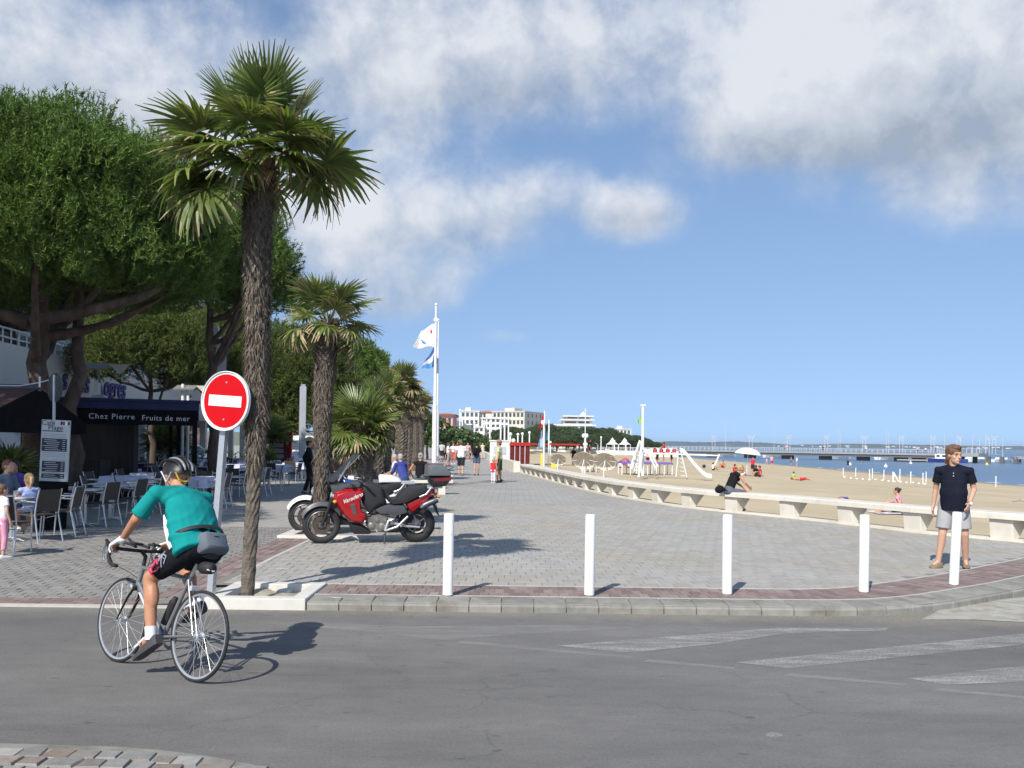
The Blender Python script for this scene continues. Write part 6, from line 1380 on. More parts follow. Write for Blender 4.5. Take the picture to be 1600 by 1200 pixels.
k = MB(); puff(k, [(705, 395), (760, 388), (860, 402), (900, 440), (800, 425), (720, 412)], .16, .75); k.build('tank_top', M_WHITE, mo2, smooth=40, bevel=.012)
for s_ in (-1, 1): k = MB(); x, z = cpt(420, 540); k.ell((x - .05, s_ * .1, z), (.06, .04, .07), None, 10, 8); k.build('headlight', M_GLASSD, mo2, smooth=60)
# ------------------------------------------------------------------ café terraces
M_WEAVE = mat('brown_weave', (.060, .047, .038), rough=.7, var=.25, scale=60, bump=.5, bscale=160); M_CALU = mat('chair_alloy', (.62, .63, .65), rough=.3, metal=.75)
M_TOP = mat('table_top', (.66, .66, .65), rough=.35, var=.05); M_CLOTH = mat('table_cloth', (.62, .63, .78), rough=.85, var=.07, scale=5, bump=.2, bscale=20); M_NAVYC = mat('navy_cloth', (.018, .022, .075), rough=.8, var=.15)  # lilac cast of the pale cloth is blue skylight put into its colour
CH0 = thing('cafe_chair', 'brown woven terrace chair', 'chair', (0, 0, 0), 0, 'terrace chairs of the nearer cafe')
for s_ in (-1, 1):
    k = MB(); k.tube([(.235, s_ * .245, 0), (.215, s_ * .25, .30), (.20, s_ * .262, .52), (.15, s_ * .27, .63), (.05, s_ * .27, .665), (-.10, s_ * .265, .665), (-.225, s_ * .235, .655)], .0125, 7); k.build('front_leg', M_CALU, CH0, smooth=60)
    k = MB(); k.tube([(-.30, s_ * .235, 0), (-.235, s_ * .225, .30), (-.205, s_ * .222, .45), (-.245, s_ * .222, .68), (-.29, s_ * .215, .86)], .0125, 7); k.build('rear_leg', M_CALU, CH0, smooth=60)
    k = MB(); k.box((.05, s_ * .27, .682), (.26, .045, .016)); k.build('armrest', M_CALU, CH0, bevel=.005)
k = MB(); k.loft([[(x, y, z) for y, z in ((-.225, zz), (-.225, zz + .02), (.225, zz + .02), (.225, zz))] for x, zz in ((-.215, .43), (-.1, .425), (.12, .44), (.225, .43))]); k.build('seat', M_WEAVE, CH0)
k = MB(); k.loft([[(x + d, y, z) for y, d in ((-.215, 0), (-.215, .014), (.215, .014), (.215, 0))] for x, z in ((-.212, .50), (-.24, .66), (-.268, .76), (-.288, .85))]); k.build('backrest', M_WEAVE, CH0)
k = MB(); k.tube([(.215, -.25, .33), (.215, .25, .33)], .009, 6); k.build('stretcher', M_CALU, CH0)
TB0 = thing('cafe_table', 'round white table', 'table', (0, 0, 0), 0, 'round terrace tables of the nearer cafe')
k = MB(); k.lathe([(0, .69), (.32, .69), (.335, .70), (.335, .715), (.32, .722), (0, .722)], 32); k.build('table_top', M_TOP, TB0, smooth=40)
k = MB(); k.lathe([(.035, .03), (.035, .69)], 14); k.build('column', M_CALU, TB0, smooth=40)
for i in range(4): k = MB(); a = i * PI / 2 + .5; k.tube([(0, 0, .05), (.18 * math.cos(a), .18 * math.sin(a), .04), (.29 * math.cos(a), .29 * math.sin(a), .012)], [.022, .018, .012], 8); k.build('foot', M_CALU, TB0, smooth=60)
def ztop(p): p = V3(p); p.z = zf(p.x, p.y) + .004; return p
used = []
def place(proto, px, py, rz, label, grp=None, dx=0, dy=0):
    p = ztop(G(px, py, .1) + V3((dx, dy, 0)))
    if proto not in used: used.append(proto); proto.location = p; proto.rotation_euler = (0, 0, rz); proto['label'] = label; return proto
    return dup(proto, p, rz, label, grp)
near_t = [(132, 823, 'round white terrace table right of the menu board, nearest the cyclist'), (172, 813, 'round white terrace table second from the menu board'), (222, 803, 'round white terrace table just left of the cyclist'), (18, 846, 'round white terrace table where the little girl sits'), (262, 794, 'round white terrace table hidden mostly behind the cyclist')]
for px, py, lab in near_t: place(TB0, px, py, random.uniform(0, 1), lab)
near_c = [(58, 846, 158, 'brown chair on which the little girl in blue sits'), (98, 838, 186, 'empty brown chair turned left behind the little girl'), (110, 814, 15, 'brown chair facing right behind the nearest round table'), (157, 822, 168, 'brown chair with its back to the cyclist at the nearest round table'),
          (150, 803, 12, 'brown chair between the two nearest round tables'), (203, 812, 172, 'brown chair with its back to the cyclist at the second round table'), (196, 795, 20, 'brown chair left of the third round table'), (243, 803, 168, 'brown chair partly hidden by the teal jersey'),
          (10, 866, 95, 'chair at the very left edge beside the standing child'), (282, 793, 170, 'brown chair seen between cyclist and sign post'), (92, 826, 200, 'brown chair in the dark just left of the nearest round table')]
for px, py, a, lab in near_c: place(CH0, px, py, R(a), lab)
# cloth covered tables of the seafood restaurant
TB1 = thing('dining_table', 'table under a pale cloth', 'table', (0, 0, 0), 0, 'cloth covered tables of the seafood restaurant')
k = MB(); k.loft([[(x * s_ + wv * dx, y * s_ + wv * dy, z) for (x, y, dx, dy), wv in zip([(-1, -1, 0, 0), (-.3, -1, 0, -1), (.3, -1, 0, 1), (1, -1, 0, 0), (1, -.3, 1, 0), (1, .3, -1, 0), (1, 1, 0, 0), (.3, 1, 0, 1), (-.3, 1, 0, -1), (-1, 1, 0, 0), (-1, .3, -1, 0), (-1, -.3, 1, 0)], [w_] * 12)] for s_, z, w_ in ((.47, .50, .02), (.45, .62, .01), (.425, .755, 0), (.40, .762, 0))]); k.build('tablecloth', M_CLOTH, TB1)
for sx in (-1, 1):
    for sy in (-1, 1): k = MB(); k.tube([(sx * .36, sy * .36, 0), (sx * .36, sy * .36, .6)], .016, 6); k.build('leg', M_CALU, TB1)
TB2 = thing('dining_table', 'table under a navy cloth', 'table', (0, 0, 0), 0, 'navy clothed tables of the seafood restaurant')
k = MB(); k.loft([[(x * s_, y * s_, z) for x, y in ((-1, -1), (1, -1), (1, 1), (-1, 1))] for s_, z in ((.46, .52), (.43, .752), (.40, .758))]); k.build('tablecloth', M_NAVYC, TB2)
k = MB(); k.box((0, 0, .766), (.5, .82, .008)); k.build('runner', M_CLOTH, TB2)
for sx in (-1, 1):
    for sy in (-1, 1): k = MB(); k.tube([(sx * .36, sy * .36, 0), (sx * .36, sy * .36, .6)], .016, 6); k.build('leg', M_CALU, TB2)
CH1 = dup(CH0, label='dark chair', group='chairs of the seafood restaurant')
u1 = [0, 0, 0]
def put(proto, i, loc, rz, label):
    if not u1[i]: u1[i] = 1; proto.location = loc; proto.rotation_euler = (0, 0, rz); proto['label'] = label; return
    dup(proto, loc, rz, label)
g = random.Random(11); rows_ = (22.3, 24.6, 27.2, 30.2, 33.6, 37.4, 41.5)
for ri, Y in enumerate(rows_):
    xr = -7.9 - (Y - 22) * .075; x = xr; ci = 0
    while (x / Y * 1400 + 800) > 118 and ci < 5:
        p = V3((x + g.uniform(-.1, .1), Y + g.uniform(-.15, .15), .104)); dark = (ri * 3 + ci * 2) % 5 in (1, 3)
        put(TB2 if dark else TB1, 1 if dark else 0, p, g.uniform(-.06, .06), f'navy clothed table with pale runner, {ORD[ci]} from the promenade in the {ORD[ri]} terrace row' if dark else f'pale clothed table with skylight tint, {ORD[ci]} from the promenade in the {ORD[ri]} terrace row')
        for a in ((0, 180) if ci % 2 else (0, 180, 90)):
            if a == 90 and g.random() < .4: continue
            ar = R(a) + g.uniform(-.12, .12); put(CH1, 2, p + V3((-math.cos(R(a)) * .62, -math.sin(R(a)) * .62, 0)), ar, f"brown chair on the {'left' if a == 0 else ('right' if a == 180 else 'near')} of the {ORD[ci]} clothed table in the {ORD[ri]} terrace row")
        x -= 1.75; ci += 1
# ---- navy awning with the restaurant's name
M_AWN = mat('awning_navy', (.018, .022, .075), rough=.85, var=.12, scale=2); M_BLKA = mat('awning_black', (.006, .006, .008), rough=.95, spec=.1, var=.15, scale=2); M_CHALK = mat('chalk_white', (.62, .62, .60), rough=.9)
A0, A1 = P(92, 640, 23.2), P(308, 640, 24.6); aw = thing('awning', 'navy and black restaurant awning with pale lettering, standing on dark posts', 'awning', (A0.x, A0.y, .1), math.atan2(A1.y - A0.y, A1.x - A0.x)); AL = (A1 - A0).xy.length
k = MB(); k.box((AL / 2, .0, 2.60), (AL + .1, .06, .24)); k.build('fascia', M_AWN, aw)
k = MB(); k.box((AL / 2, .03, 2.27), (AL, .03, .41)); k.build('valance', M_BLKA, aw)
k = MB(); k.box((AL / 2, 5.0, 2.72), (AL + .2, 10.2, .07)); k.build('roof', M_AWN, aw)
for x, y in ((AL, 0), (AL, 6.0), (AL, 10), (0.05, 0), (AL * .55, 10)): k = MB(); k.box((x - .05, y + .05, 1.13), (.12, .12, 2.27)); k.build('post', M_BLKA, aw)
k = MB(); k.box((AL + .02, 5, 2.45), (.05, 10, .5)); k.build('side_valance', M_BLKA, aw)
text('Chez Pierre', .20, M_CHALK, aw, (AL * .37, .012, 2.27), (R(90), 0, 0), spacing=1.15, depth=.002); text('Fruits de mer', .20, M_CHALK, aw, (AL * .765, .012, 2.25), (R(90), 0, 0), spacing=1.1, depth=.002)
for x0, x1, y in ((AL * .30, AL * .62, 2.5), (AL * .45, AL * .58, 4.5)): k = MB(); k.box(((x0 + x1) / 2, y, 2.28), (x1 - x0, .08, .05)); k.build('tube_light', M_WHITE, aw)
# ---- brown awning of the beach café on the left edge
M_BRN = mat('awning_brown', (.105, .050, .043), rough=.85, var=.1, scale=2)
rA, rB = P(62, 606, 19.2), P(-190, 603, 19.2); e0 = P(-30, 651, 16.6); e1 = V3((rB.x, 16.6, e0.z))
ba = thing('awning', 'brown pitched awning over the dark beach cafe at the left edge', 'awning', (rA.x, rA.y, .1))
def L_(v): return V3(v) - V3((rA.x, rA.y, .1))
k = MB(); k.quadpts(L_(rA), L_(rB), L_(e1), L_(e0)); k.build('front_slope', M_BRN, ba)
rbk = [V3((rA.x - .8, 23.0, e0.z)), V3((rB.x, 23.0, e0.z))]
k = MB(); k.quadpts(L_(rA), L_(rB), L_(rbk[1]), L_(rbk[0])); k.quadpts(L_(rA), L_(e0), L_(rbk[0]), L_(rbk[0])) if 0 else None; k.build('rear_slope', M_BRN, ba)
c_ = [rA, e0, e0 + V3((.0, .0, -.28)), V3((rA.x - .8, 23.0, e0.z - .28)), V3((rA.x - .8, 23.0, e0.z))]
k = MB(); k.face([k.vert(L_(c)) for c in c_]); k.build('gable_shade_sheet', M_BLKA, ba)  # black sheet across the open gable end, standing in for the shade inside
k = MB(); k.beam(L_(e1 + V3((0, 0, -.15))), L_(e0 + V3((0, 0, -.15))), .03, .3); k.build('valance', M_BLKA, ba)
k = MB(); k.beam(L_(rA), L_(rB), .14, .14); k.build('ridge', mat('ridge_grey', (.09, .09, .095), rough=.7), ba)
for p in (e0, V3((rA.x - .9, 22.8, 0))): k = MB(); q = L_((p.x, p.y + .05, .1)); k.tube([q, (q.x, q.y, e0.z - .2)], .04, 8); k.build('post', M_BLKA, ba)
k = MB(); k.tube([P(-30, 602, 18.9) - V3((rA.x, rA.y, .1)), P(30, 603, 18.9) - V3((rA.x, rA.y, .1)), P(60, 598, 18.9) - V3((rA.x, rA.y, .1)), P(84, 592, 18.9) - V3((rA.x, rA.y, .1))], .012, 6); k.build('rope', M_WHITE, ba)
k = MB(); q = P(62, 596, 18.85) - V3((rA.x, rA.y, .1)); k.tube([q + V3((0, 0, -.12)), q + V3((0, 0, .1))], .02, 6); k.build('rope_clip', M_WHITE, ba)
# dark timber bar of the beach café behind
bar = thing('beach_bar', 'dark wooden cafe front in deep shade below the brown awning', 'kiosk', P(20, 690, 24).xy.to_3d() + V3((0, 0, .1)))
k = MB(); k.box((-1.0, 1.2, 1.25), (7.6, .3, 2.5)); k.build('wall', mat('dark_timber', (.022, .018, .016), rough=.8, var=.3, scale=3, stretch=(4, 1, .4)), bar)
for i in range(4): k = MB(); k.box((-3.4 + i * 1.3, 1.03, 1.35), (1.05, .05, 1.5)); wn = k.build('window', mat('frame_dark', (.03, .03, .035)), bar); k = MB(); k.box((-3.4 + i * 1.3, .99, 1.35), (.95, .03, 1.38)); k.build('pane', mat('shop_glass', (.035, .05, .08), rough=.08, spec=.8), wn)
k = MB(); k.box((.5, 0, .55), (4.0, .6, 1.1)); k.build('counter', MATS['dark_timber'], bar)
# menu board
mb_ = P(81, 752, 16.5); mnu = thing('menu_board', 'tall white menu board with three dark slate panels beside the round tables', 'menu board', (mb_.x, 16.5, .1), R(6)); mnu.rotation_euler = (0, R(2.0), R(6))
zb = mb_.z - .1; M_BOARD = mat('board_grey', (.50, .52, .52), rough=.6, var=.05); M_SLATE = mat('slate', (.018, .022, .04), rough=.6, var=.2, scale=10)
k = MB(); k.box((0, 0, zb + .565), (.50, .045, 1.13)); k.build('panel', M_BOARD, mnu, bevel=.006)
k = MB(); k.box((0, .02, zb / 2), (.40, .3, zb)); k.build('base', M_BLKA, mnu)
k = MB(); k.tube([(.02, .10, 0), (.02, .10, 1.2)], .02, 8); k.build('pole', M_BLKA, mnu)
text('Café', .13, M_SLATE, mnu, (-.13, -.026, zb + 1.07), (R(90), 0, 0), depth=.001); text('Plage', .13, M_SLATE, mnu, (.0, -.026, zb + .985), (R(90), 0, 0), depth=.001)
k = MB(); k.box((-.05, -.0245, zb + .925), (.36, .004, .016)); k.build('rule', M_SLATE, mnu)
for i, c in enumerate((MATS['awning_navy'], M_RED, M_WHITE, MATS['awning_navy'])): k = MB(); k.box((.10 + i * .042, -.0245, zb + 1.075), (.034, .004, .06)); k.build('flag_strip', c, mnu)
for z0, hh, w in ((.67, .235, .44), (.275, .195, .40), (.10, .085, .40)):
    k = MB(); k.box((-.01, -.0245, zb + z0), (w, .005, hh)); pn = k.build('slate_panel', M_SLATE, mnu); n = int(hh / .036)
    k = MB()
    for j in range(n): k.box((-.01 - w * .15 + .02 * (j % 3), -.0285, zb + z0 + hh / 2 - .028 - j * .036), (w * (.5 + .13 * (j % 2)), .002, .008)); k.box((w * .36, -.0285, zb + z0 + hh / 2 - .028 - j * .036), (.05, .002, .008))
    stuff(k.build('chalk_line', M_CHALK, pn))
k = MB()
for z0 in (.87, .84, .81, .525, .49, .455, .40, .16): k.box((-.01, -.0245, zb + z0), (.40, .003, .007))
stuff(k.build('printed_line', mat('print_faint', (.3, .31, .32)), mnu))
# back of a round traffic sign above the menu board
p = P(86, 606, 17.6); rs = thing('road_sign', 'round traffic sign seen from its dark back above the menu board', 'road sign', (p.x, 17.6, .1))
k = MB(); k.lathe([(0, -.012), (.29, -.012), (.30, 0), (.29, .012), (0, .012)], 36, 'Y', (0, 0, p.z - .1)); k.v = [tuple(Matrix.Rotation(R(-38), 3, 'Z') @ V3(v)) for v in k.v]; k.build('sign_plate', mat('sign_back', (.045, .05, .055), rough=.6), rs, smooth=40)
k = MB(); k.tube([(0, -.03, 0), (0, -.03, p.z + .15)], .028, 10); k.build('post', M_GALV, rs)
# floodlight masts
def floodmast(label, px, ptop, Y, plate_px, plate_py, white=True):
    b = P(px, 690, Y); t = thing('floodlight_mast', label, 'lamp post', (b.x, Y, .1)); zt = P(px, ptop, Y).z - .1
    for dx, dh in ((-.10, 0), (.10, -.12), (.34, -.72)): k = MB(); k.tube([(dx, 0, 0), (dx, 0, zt + dh)], .055, 10); k.build('tube', M_WHITE, t, smooth=50)
    q = P(plate_px, plate_py, Y); k = MB(); k.box((q.x - b.x, 0, q.z - .1), (.78, .5, .06), Matrix.Rotation(R(20), 3, 'X')); k.build('reflector', mat('plate_grey', (.20, .20, .19), rough=.5), t)
    k = MB(); k.prism([(q.x - b.x + .42, q.z - .02), (q.x - b.x + .95, q.z - .02), (q.x - b.x + .70, q.z - .30)], -.1, .1); k.build('lamp_housing', mat('housing_cream', (.5, .48, .4)), t)
    k = MB(); k.tube([(.2, .05, zt - .5), (q.x - b.x, .03, q.z - .12)], .04, 8); k.build('arm', mat('plate_grey', (.2, .2, .19)), t)
    k = MB(); k.lathe([(.42, 2.68), (.30, 2.76), (.18, 2.92), (.12, 2.95)], 20, 'Z', (.12, 0, 0)); k.build('collar', M_ALU, t, smooth=50); return t
floodmast('white three tube floodlight mast rising through the navy awning', 148, 592, 26, 150, 573); floodmast('second white floodlight mast right of the restaurant lettering', 289, 600, 33, 290, 606)
# tall square posts
def sq_post(label, px, ptop, pbot, w, m, lean=0, Y=None):
    p = G(px, pbot, .1) if Y is None else P(px, 700, Y); Y = p.y; zt = P(px, ptop, Y).z - .1
    t = thing('square_post', label, 'post', (p.x, Y, .1), R(20), 'tall square posts along the promenade'); t.rotation_euler = (0, R(lean), R(20))
    k = MB(); k.box((0, 0, zt / 2), (w, w, zt)); k.build('shaft', m, t, bevel=.015)
    k = MB(); k.box((0, 0, zt + .06), (w * .7, w * .7, .12)); k.build('cap', M_GALV, t)
    return t
M_POSTG = mat('post_grey', (.40, .42, .45), rough=.6, var=.12, scale=2)
sq_post('pale grey square post left of the second palm', 471, 604, 741, .30, M_POSTG, .4); sq_post('bright white square post right of the second palm', 516, 620, 731, .33, M_WHITE, 0)
sq_post('grey square post behind the no-entry sign post', 338, 545, 0, .34, M_POSTG, 1.5, 30); sq_post('narrow grey post behind the stocky palm', 556, 636, 728, .30, M_POSTG, .3)
t = thing('bent_post', 'weathered grey plank standing aslant above the no-entry sign', 'post', P(338, 690, 30).xy.to_3d() + V3((0, .5, .1))); k = MB(); q = P(338, 570, 30).z; k.beam((0, 0, 2.5), (0, 0, q), .2, .16); k.beam((0, 0, q - .1), (-.22, 0, P(330, 512, 30).z), .2, .16); k.beam((0, 0, 0), (0, 0, 2.5), .2, .16); k.build('plank', M_POSTG, t)
# people at the tables
p = ztop(G(46, 845, .1))
person('person', 'little blond girl with ponytail in a blue strappy dress on a terrace chair', (p.x, p.y, p.z), R(138), 1.22, {k_: tuple(V3(v) / (1.22 / 1.75)) for k_, v in dict(pelvis=(-.04, 0, .53), chest=(-.0, 0, .72), neck=(.04, 0, .87), head=(.06, 0, .995), hipL=(-.02, .07, .51), hipR=(-.02, -.07, .51), kneeL=(.28, .08, .49), kneeR=(.28, -.08, .49), ankL=(.27, .08, .2), ankR=(.27, -.08, .2), toeL=(.38, .08, .15), toeR=(.38, -.08, .15), shL=(.03, .13, .84), shR=(.03, -.13, .84), elL=(.10, .20, .70), elR=(.12, -.19, .70), wrL=(.27, .15, .72), wrR=(.28, -.14, .72)).items()},
       dict(skin=M_SK_TAN, shirt=M_LILAC, legs=M_LILAC, hair=H_BLOND, shoe=M_SHOEW), 1, None, shirt='tank', legs='skirt', legcut=.6, hair='tail', child=True, hem=.1)
p = ztop(G(2, 872, .1)); person('person', 'small child in spotted white top and pink trousers at the left edge', (p.x, p.y, p.z), R(60), 1.02, None, dict(skin=M_SK_FAIR, shirt=M_WHITEC, legs=M_PINK, hair=H_BROWN, shoe=M_SHOEW), 1, None, child=True, legcut=1.75, hem=.14)
p = ztop(G(0, 832, .1)); person('person', 'red haired adult with grey blue sleeves seated at the left edge table', (p.x, p.y, p.z), R(-10), 1.68, seat_pose(.45, .12, .42), dict(skin=M_SK_FAIR, shirt=C('grey_blue', (.16, .19, .26)), legs=M_DENIM, hair=H_RED, shoe=M_SHOED), 1, None, sleeve=1.5, legs='trousers', legcut=1.8)
p = ztop(G(27, 826, .1)); person('person', 'person in purple top in the shade behind the little girl', (p.x, p.y, p.z), R(-80), 1.66, seat_pose(.45, .14, .42), dict(skin=M_SK_MID, shirt=C('purple', (.09, .07, .26)), legs=M_DENIM, hair=H_DARK, shoe=M_SHOED), 0, None, legs='trousers', legcut=1.8)
k = MB(); p = ztop(G(20, 846, .1)); k.lathe([(0, 0), (.032, 0), (.038, .11), (.034, .11), (.03, .01), (0, .01)], 14); o = k.build('drinking_glass', mat('clear_glass', (.8, .82, .82), rough=.05, trans=.85), None, smooth=40, loc=(p.x + .1, p.y - .1, p.z + .722)); tag(o, 'tall drinking glass on the table in front of the little girl', 'glass')
# yuccas and tubs
def yucca(label, px, pb, Y, h, rad, nf, seed, pot=True):
    p = P(px, pb, Y); t = thing('potted_palm', label, 'plant', (p.x, Y, .1), 0, 'spiky plants round the terraces'); g = random.Random(seed)
    if pot: k = MB(); k.lathe([(0, 0), (.26, 0), (.33, .42), (.35, .45), (.30, .45), (.29, .40), (0, .40)], 20); k.build('pot', mat('terracotta_dark', (.10, .06, .045), rough=.8), t, smooth=40)
    k = MB(); k.tube([(0, 0, .1), (0, 0, h)], [.07, .05], 8); k.build('trunk', M_PTRUNK, t)
    me = [frond_mesh(rad * .25, rad * .8, 22, .3, .05, 120, seed + i) for i in range(2)]
    for i in range(nf):
        o = link('frond', me[i % 2], t); o.location = (0, 0, h); el = lerp(80, -15, i / nf); az = i * 137.5
        o.rotation_euler = (Matrix.Rotation(R(az), 3, 'Z') @ Matrix.Rotation(-R(el), 3, 'Y')).to_euler()
    return t
yucca('spiky yucca in a dark pot at the left edge behind the seated adult', 16, 700, 19, .9, .75, 14, 1); yucca('low palm bush in a pot by the white car behind the awning', 262, 700, 40, 1.3, 1.5, 16, 2); yucca('palm bush left of the red poster panel', 422, 700, 43, 1.7, 1.4, 16, 3); yucca('palm bush above the red poster panel', 446, 700, 50, 2.2, 1.7, 16, 4)
yucca('small green plant on the terrace below the shop display', 170, 700, 29, .7, .5, 10, 6); yucca('bushy plant at the foot of the red poster panel', 415, 700, 40, .8, .8, 14, 7)
pl = thing('planter_box', 'long low brown planter wall behind the dining tables', 'planter', (-13.0, 46.5, .1)); k = MB(); k.box((0, 0, .35), (11, .5, .7)); k.build('box', mat('planter_brown', (.085, .05, .04), rough=.8, var=.2), pl)
hb_ = MB(); stuff(link('greenery', leaf_crown('greenery', [((x, 0, .85), (.5, .3, .35)) for x in np.arange(-5, 5.1, .8)], 420, M_LEAF, .09, 4), pl))
# ------------------------------------------------------------------ ground beyond
fp = MB(); fp.quadpts((-90, 62, .1), (-3.44, 62, .1), (-14.2, 260, .1), (-90, 260, .1)); fp.quadpts((-90, 9.9, .06), (-3.45, 9.9, .0), (-3.45, 62, .06), (-90, 62, .06)); fp.quadpts((-90, 40, .096), (-34, 40, .096), (-34, 62, .096), (-90, 62, .096)); struct(fp.build('promenade', M_FARP))
sh = MB(); sh.grid(lambda u, v: (lerp(-400, 40 - 22 * v, u), lerp(258, 700, v), lerp(.05, 9, v) * (1 - .3 * u)), 8, 8); struct(sh.build('shore_ground', mat('shore_green', (.14, .15, .08), world=True, scale=.1), fix=False))
# ------------------------------------------------------------------ buildings
M_WALLW = mat('render_white', (.72, .70, .65), rough=.8, var=.05, scale=.4, world=True); M_WALLC = mat('render_cream', (.66, .60, .49), rough=.8, var=.06, scale=.4, world=True); M_WALLP = mat('render_pink', (.62, .36, .33), rough=.8, var=.06, world=True)
M_TILE = mat('roof_tile', (.46, .16, .075), rough=.8, var=.2, scale=1.2, world=True); M_WIN = mat('window_glass', (.06, .08, .10), rough=.12, spec=.8); M_FRM = mat('window_frame', (.55, .55, .53), rough=.6); M_SLATER = mat('roof_slate', (.13, .135, .15), rough=.7)
M_BLUEG = mat('blue_glass', (.05, .13, .27), rough=.12, spec=.8)
WINMESH = {}
def win(parent, loc, w, h, rot=0, mg=None, frame=True):
    key = (round(w, 2), round(h, 2), mg.name if mg else '')
    if key not in WINMESH:
        k = MB(); t_ = .09
        for c, s_ in (((0, 0, h / 2 - t_ / 2), (w, .10, t_)), ((0, 0, -h / 2 + t_ / 2), (w, .10, t_)), ((-w / 2 + t_ / 2, 0, 0), (t_, .10, h - 2 * t_)), ((w / 2 - t_ / 2, 0, 0), (t_, .10, h - 2 * t_))): k.box(c, s_)
        f = k.mesh('window', M_FRM); k = MB(); k.box((0, .02, 0), (w - 2 * t_, .03, h - 2 * t_)); WINMESH[key] = (f, k.mesh('pane', mg or M_WIN))
    f, p = WINMESH[key]; o = link('window', f, parent, loc, (0, 0, rot)); link('pane', p, o); return o
def facade(t, p0, p1, z0, floors, fh, ncol, ww, wh, m, thick=.3, sill=.8, mg=None):
    """wall in the local frame from p0 to p1 with real openings, windows set back in them"""
    p0, p1 = V3((p0[0], p0[1], 0)), V3((p1[0], p1[1], 0)); d = p1 - p0; L_2 = d.length; d.normalize(); nrm = V3((d.y, -d.x, 0)); ang = math.atan2(d.y, d.x); k = MB(); rot = Matrix.Rotation(ang, 3, 'Z')
    gap = (L_2 - ncol * ww) / (ncol + 1)
    def bx_(s0, s1, za, zb): k.box(p0 + d * (s0 + s1) / 2 - nrm * thick / 2 + V3((0, 0, (za + zb) / 2)), (s1 - s0, thick, zb - za), rot)
    for f in range(floors):
        zf_ = z0 + f * fh; bx_(0, L_2, zf_, zf_ + sill); bx_(0, L_2, zf_ + sill + wh, zf_ + fh)
        for c in range(ncol + 1): bx_(c * (gap + ww), c * (gap + ww) + gap, zf_ + sill, zf_ + sill + wh)
        for c in range(ncol): win(t, p0 + d * (c * (gap + ww) + gap + ww / 2) - nrm * (thick * .55) + V3((0, 0, zf_ + sill + wh / 2)), ww, wh, ang, mg)
    k.build('wall', m, t)
def block(label, name, pxl, pxr, ptop, Y, dep, floors, ncol, m, ww=1.2, wh=1.5, roof=None, side_cols=4, base_z=.1, cat='building', group=None, side=True, mg=None, fh=None):
    a, b = P(pxl, 690, Y), P(pxr, 690, Y); top = P((pxl + pxr) / 2, ptop, Y).z; h = top - base_z; fh = h / floors
    t = thing(name, label, cat, (a.x, Y, base_z), 0, group); W = b.x - a.x
    facade(t, (0, 0), (W, 0), 0, floors, fh, ncol, min(ww, W / ncol * .7), min(wh, fh * .6), m, sill=fh * .25, mg=mg)
    if side: facade(t, (W, .31), (W, dep), 0, floors, fh, side_cols, ww, min(wh, fh * .6), m, sill=fh * .25)
    k = MB(); k.box((W / 2 - .2, dep / 2 + .2, h / 2 - .2), (W - .9, dep - .5, h - .4)); k.build('core', m, t)
    k = MB(); k.box((W / 2, dep / 2, h + .12), (W + .5, dep + .5, .25)); k.build('cornice', m, t)
    if roof == 'hip':
        k = MB(); e = .6; z = h + .25; rh = W * .16
        c = [(-e, -e, z), (W + e, -e, z), (W + e, dep + e, z), (-e, dep + e, z)]; r = [(W * .3, dep / 2, z + rh), (W * .7, dep / 2, z + rh)]
        k.quadpts(c[0], c[1], r[1], r[0]); k.quadpts(c[2], c[3], r[0], r[1]); k.face([k.vert(x) for x in (c[1], c[2], r[1])]); k.face([k.vert(x) for x in (c[3], c[0], r[0])]); k.build('roof', M_TILE, t)
    elif roof == 'flat': k = MB(); k.box((W * .35, dep * .5, h + .8), (W * .3, dep * .4, 1.2)); k.build('roof_house', m, t)
    return t
G_ = 'pale buildings beyond the end of the promenade'
block('square white apartment block with roof hut, left of the tall cream building', 'apartment_block', 719, 748, 643, 262, 22, 5, 4, M_WALLW, roof='flat', group=G_)
block('white apartment building with long balconies in front of the cream hotel', 'apartment_block', 752, 782, 654, 235, 16, 6, 4, M_WALLW, ww=2.4, wh=1.2, group=G_, roof='flat')
ch_ = block('large cream corner hotel with many windows, its right flank in shade', 'corner_hotel', 768, 824, 643, 280, 16, 5, 8, M_WALLC, roof='flat', side_cols=4, group=G_); ch_.rotation_euler = (0, 0, R(-24)); ch_.location.y += 5
block('narrow white house stepping down left of the balcony building', 'town_house', 735, 756, 668, 225, 12, 4, 3, M_WALLW, group=G_)
block('cream wing with brown tiled roof behind the white flats', 'hotel_wing', 748, 776, 646, 300, 18, 5, 5, M_WALLC, roof='hip', group=G_)
block('white balcony tower with dark balcony shadows left of the cream hotel', 'balcony_tower', 780, 795, 655, 228, 12, 6, 2, M_WALLW, ww=2.2, wh=1.5, group=G_)
t = block('pink villa with steep orange tiled roof right of the flagpoles', 'villa', 682, 707, 650, 150, 11, 3, 3, M_WALLP, ww=1, wh=1.5, roof='hip', group='villas', side_cols=2)
k = MB(); W = P(707, 690, 150).x - P(682, 690, 150).x; k.prism([(.2, 3.8), (1.6, 5.3), (3.0, 3.8)], -.5, .5); k.build('gable', M_WALLP, t)
for s_ in (-1, 1): k = MB(); k.beam((1.6 + s_ * 1.6, 0, 3.7), (1.6, 0, 5.45), 1.2, .14); k.build('gable_roof', M_TILE, t)
t = block('white house with grey slate roof below the pink villa', 'town_house', 696, 735, 664, 175, 12, 2, 4, M_WALLW, group='villas'); k = MB(); W = P(735, 690, 175).x - P(696, 690, 175).x; hh = P(715, 664, 175).z; k.prism([(-.6, hh + .2), (W + .8, hh - 1.2), (W + .8, hh - .9), (W * .6, hh + .6), (-.6, hh + 1.1)], -.6, 12.5); k.build('roof', M_SLATER, t)
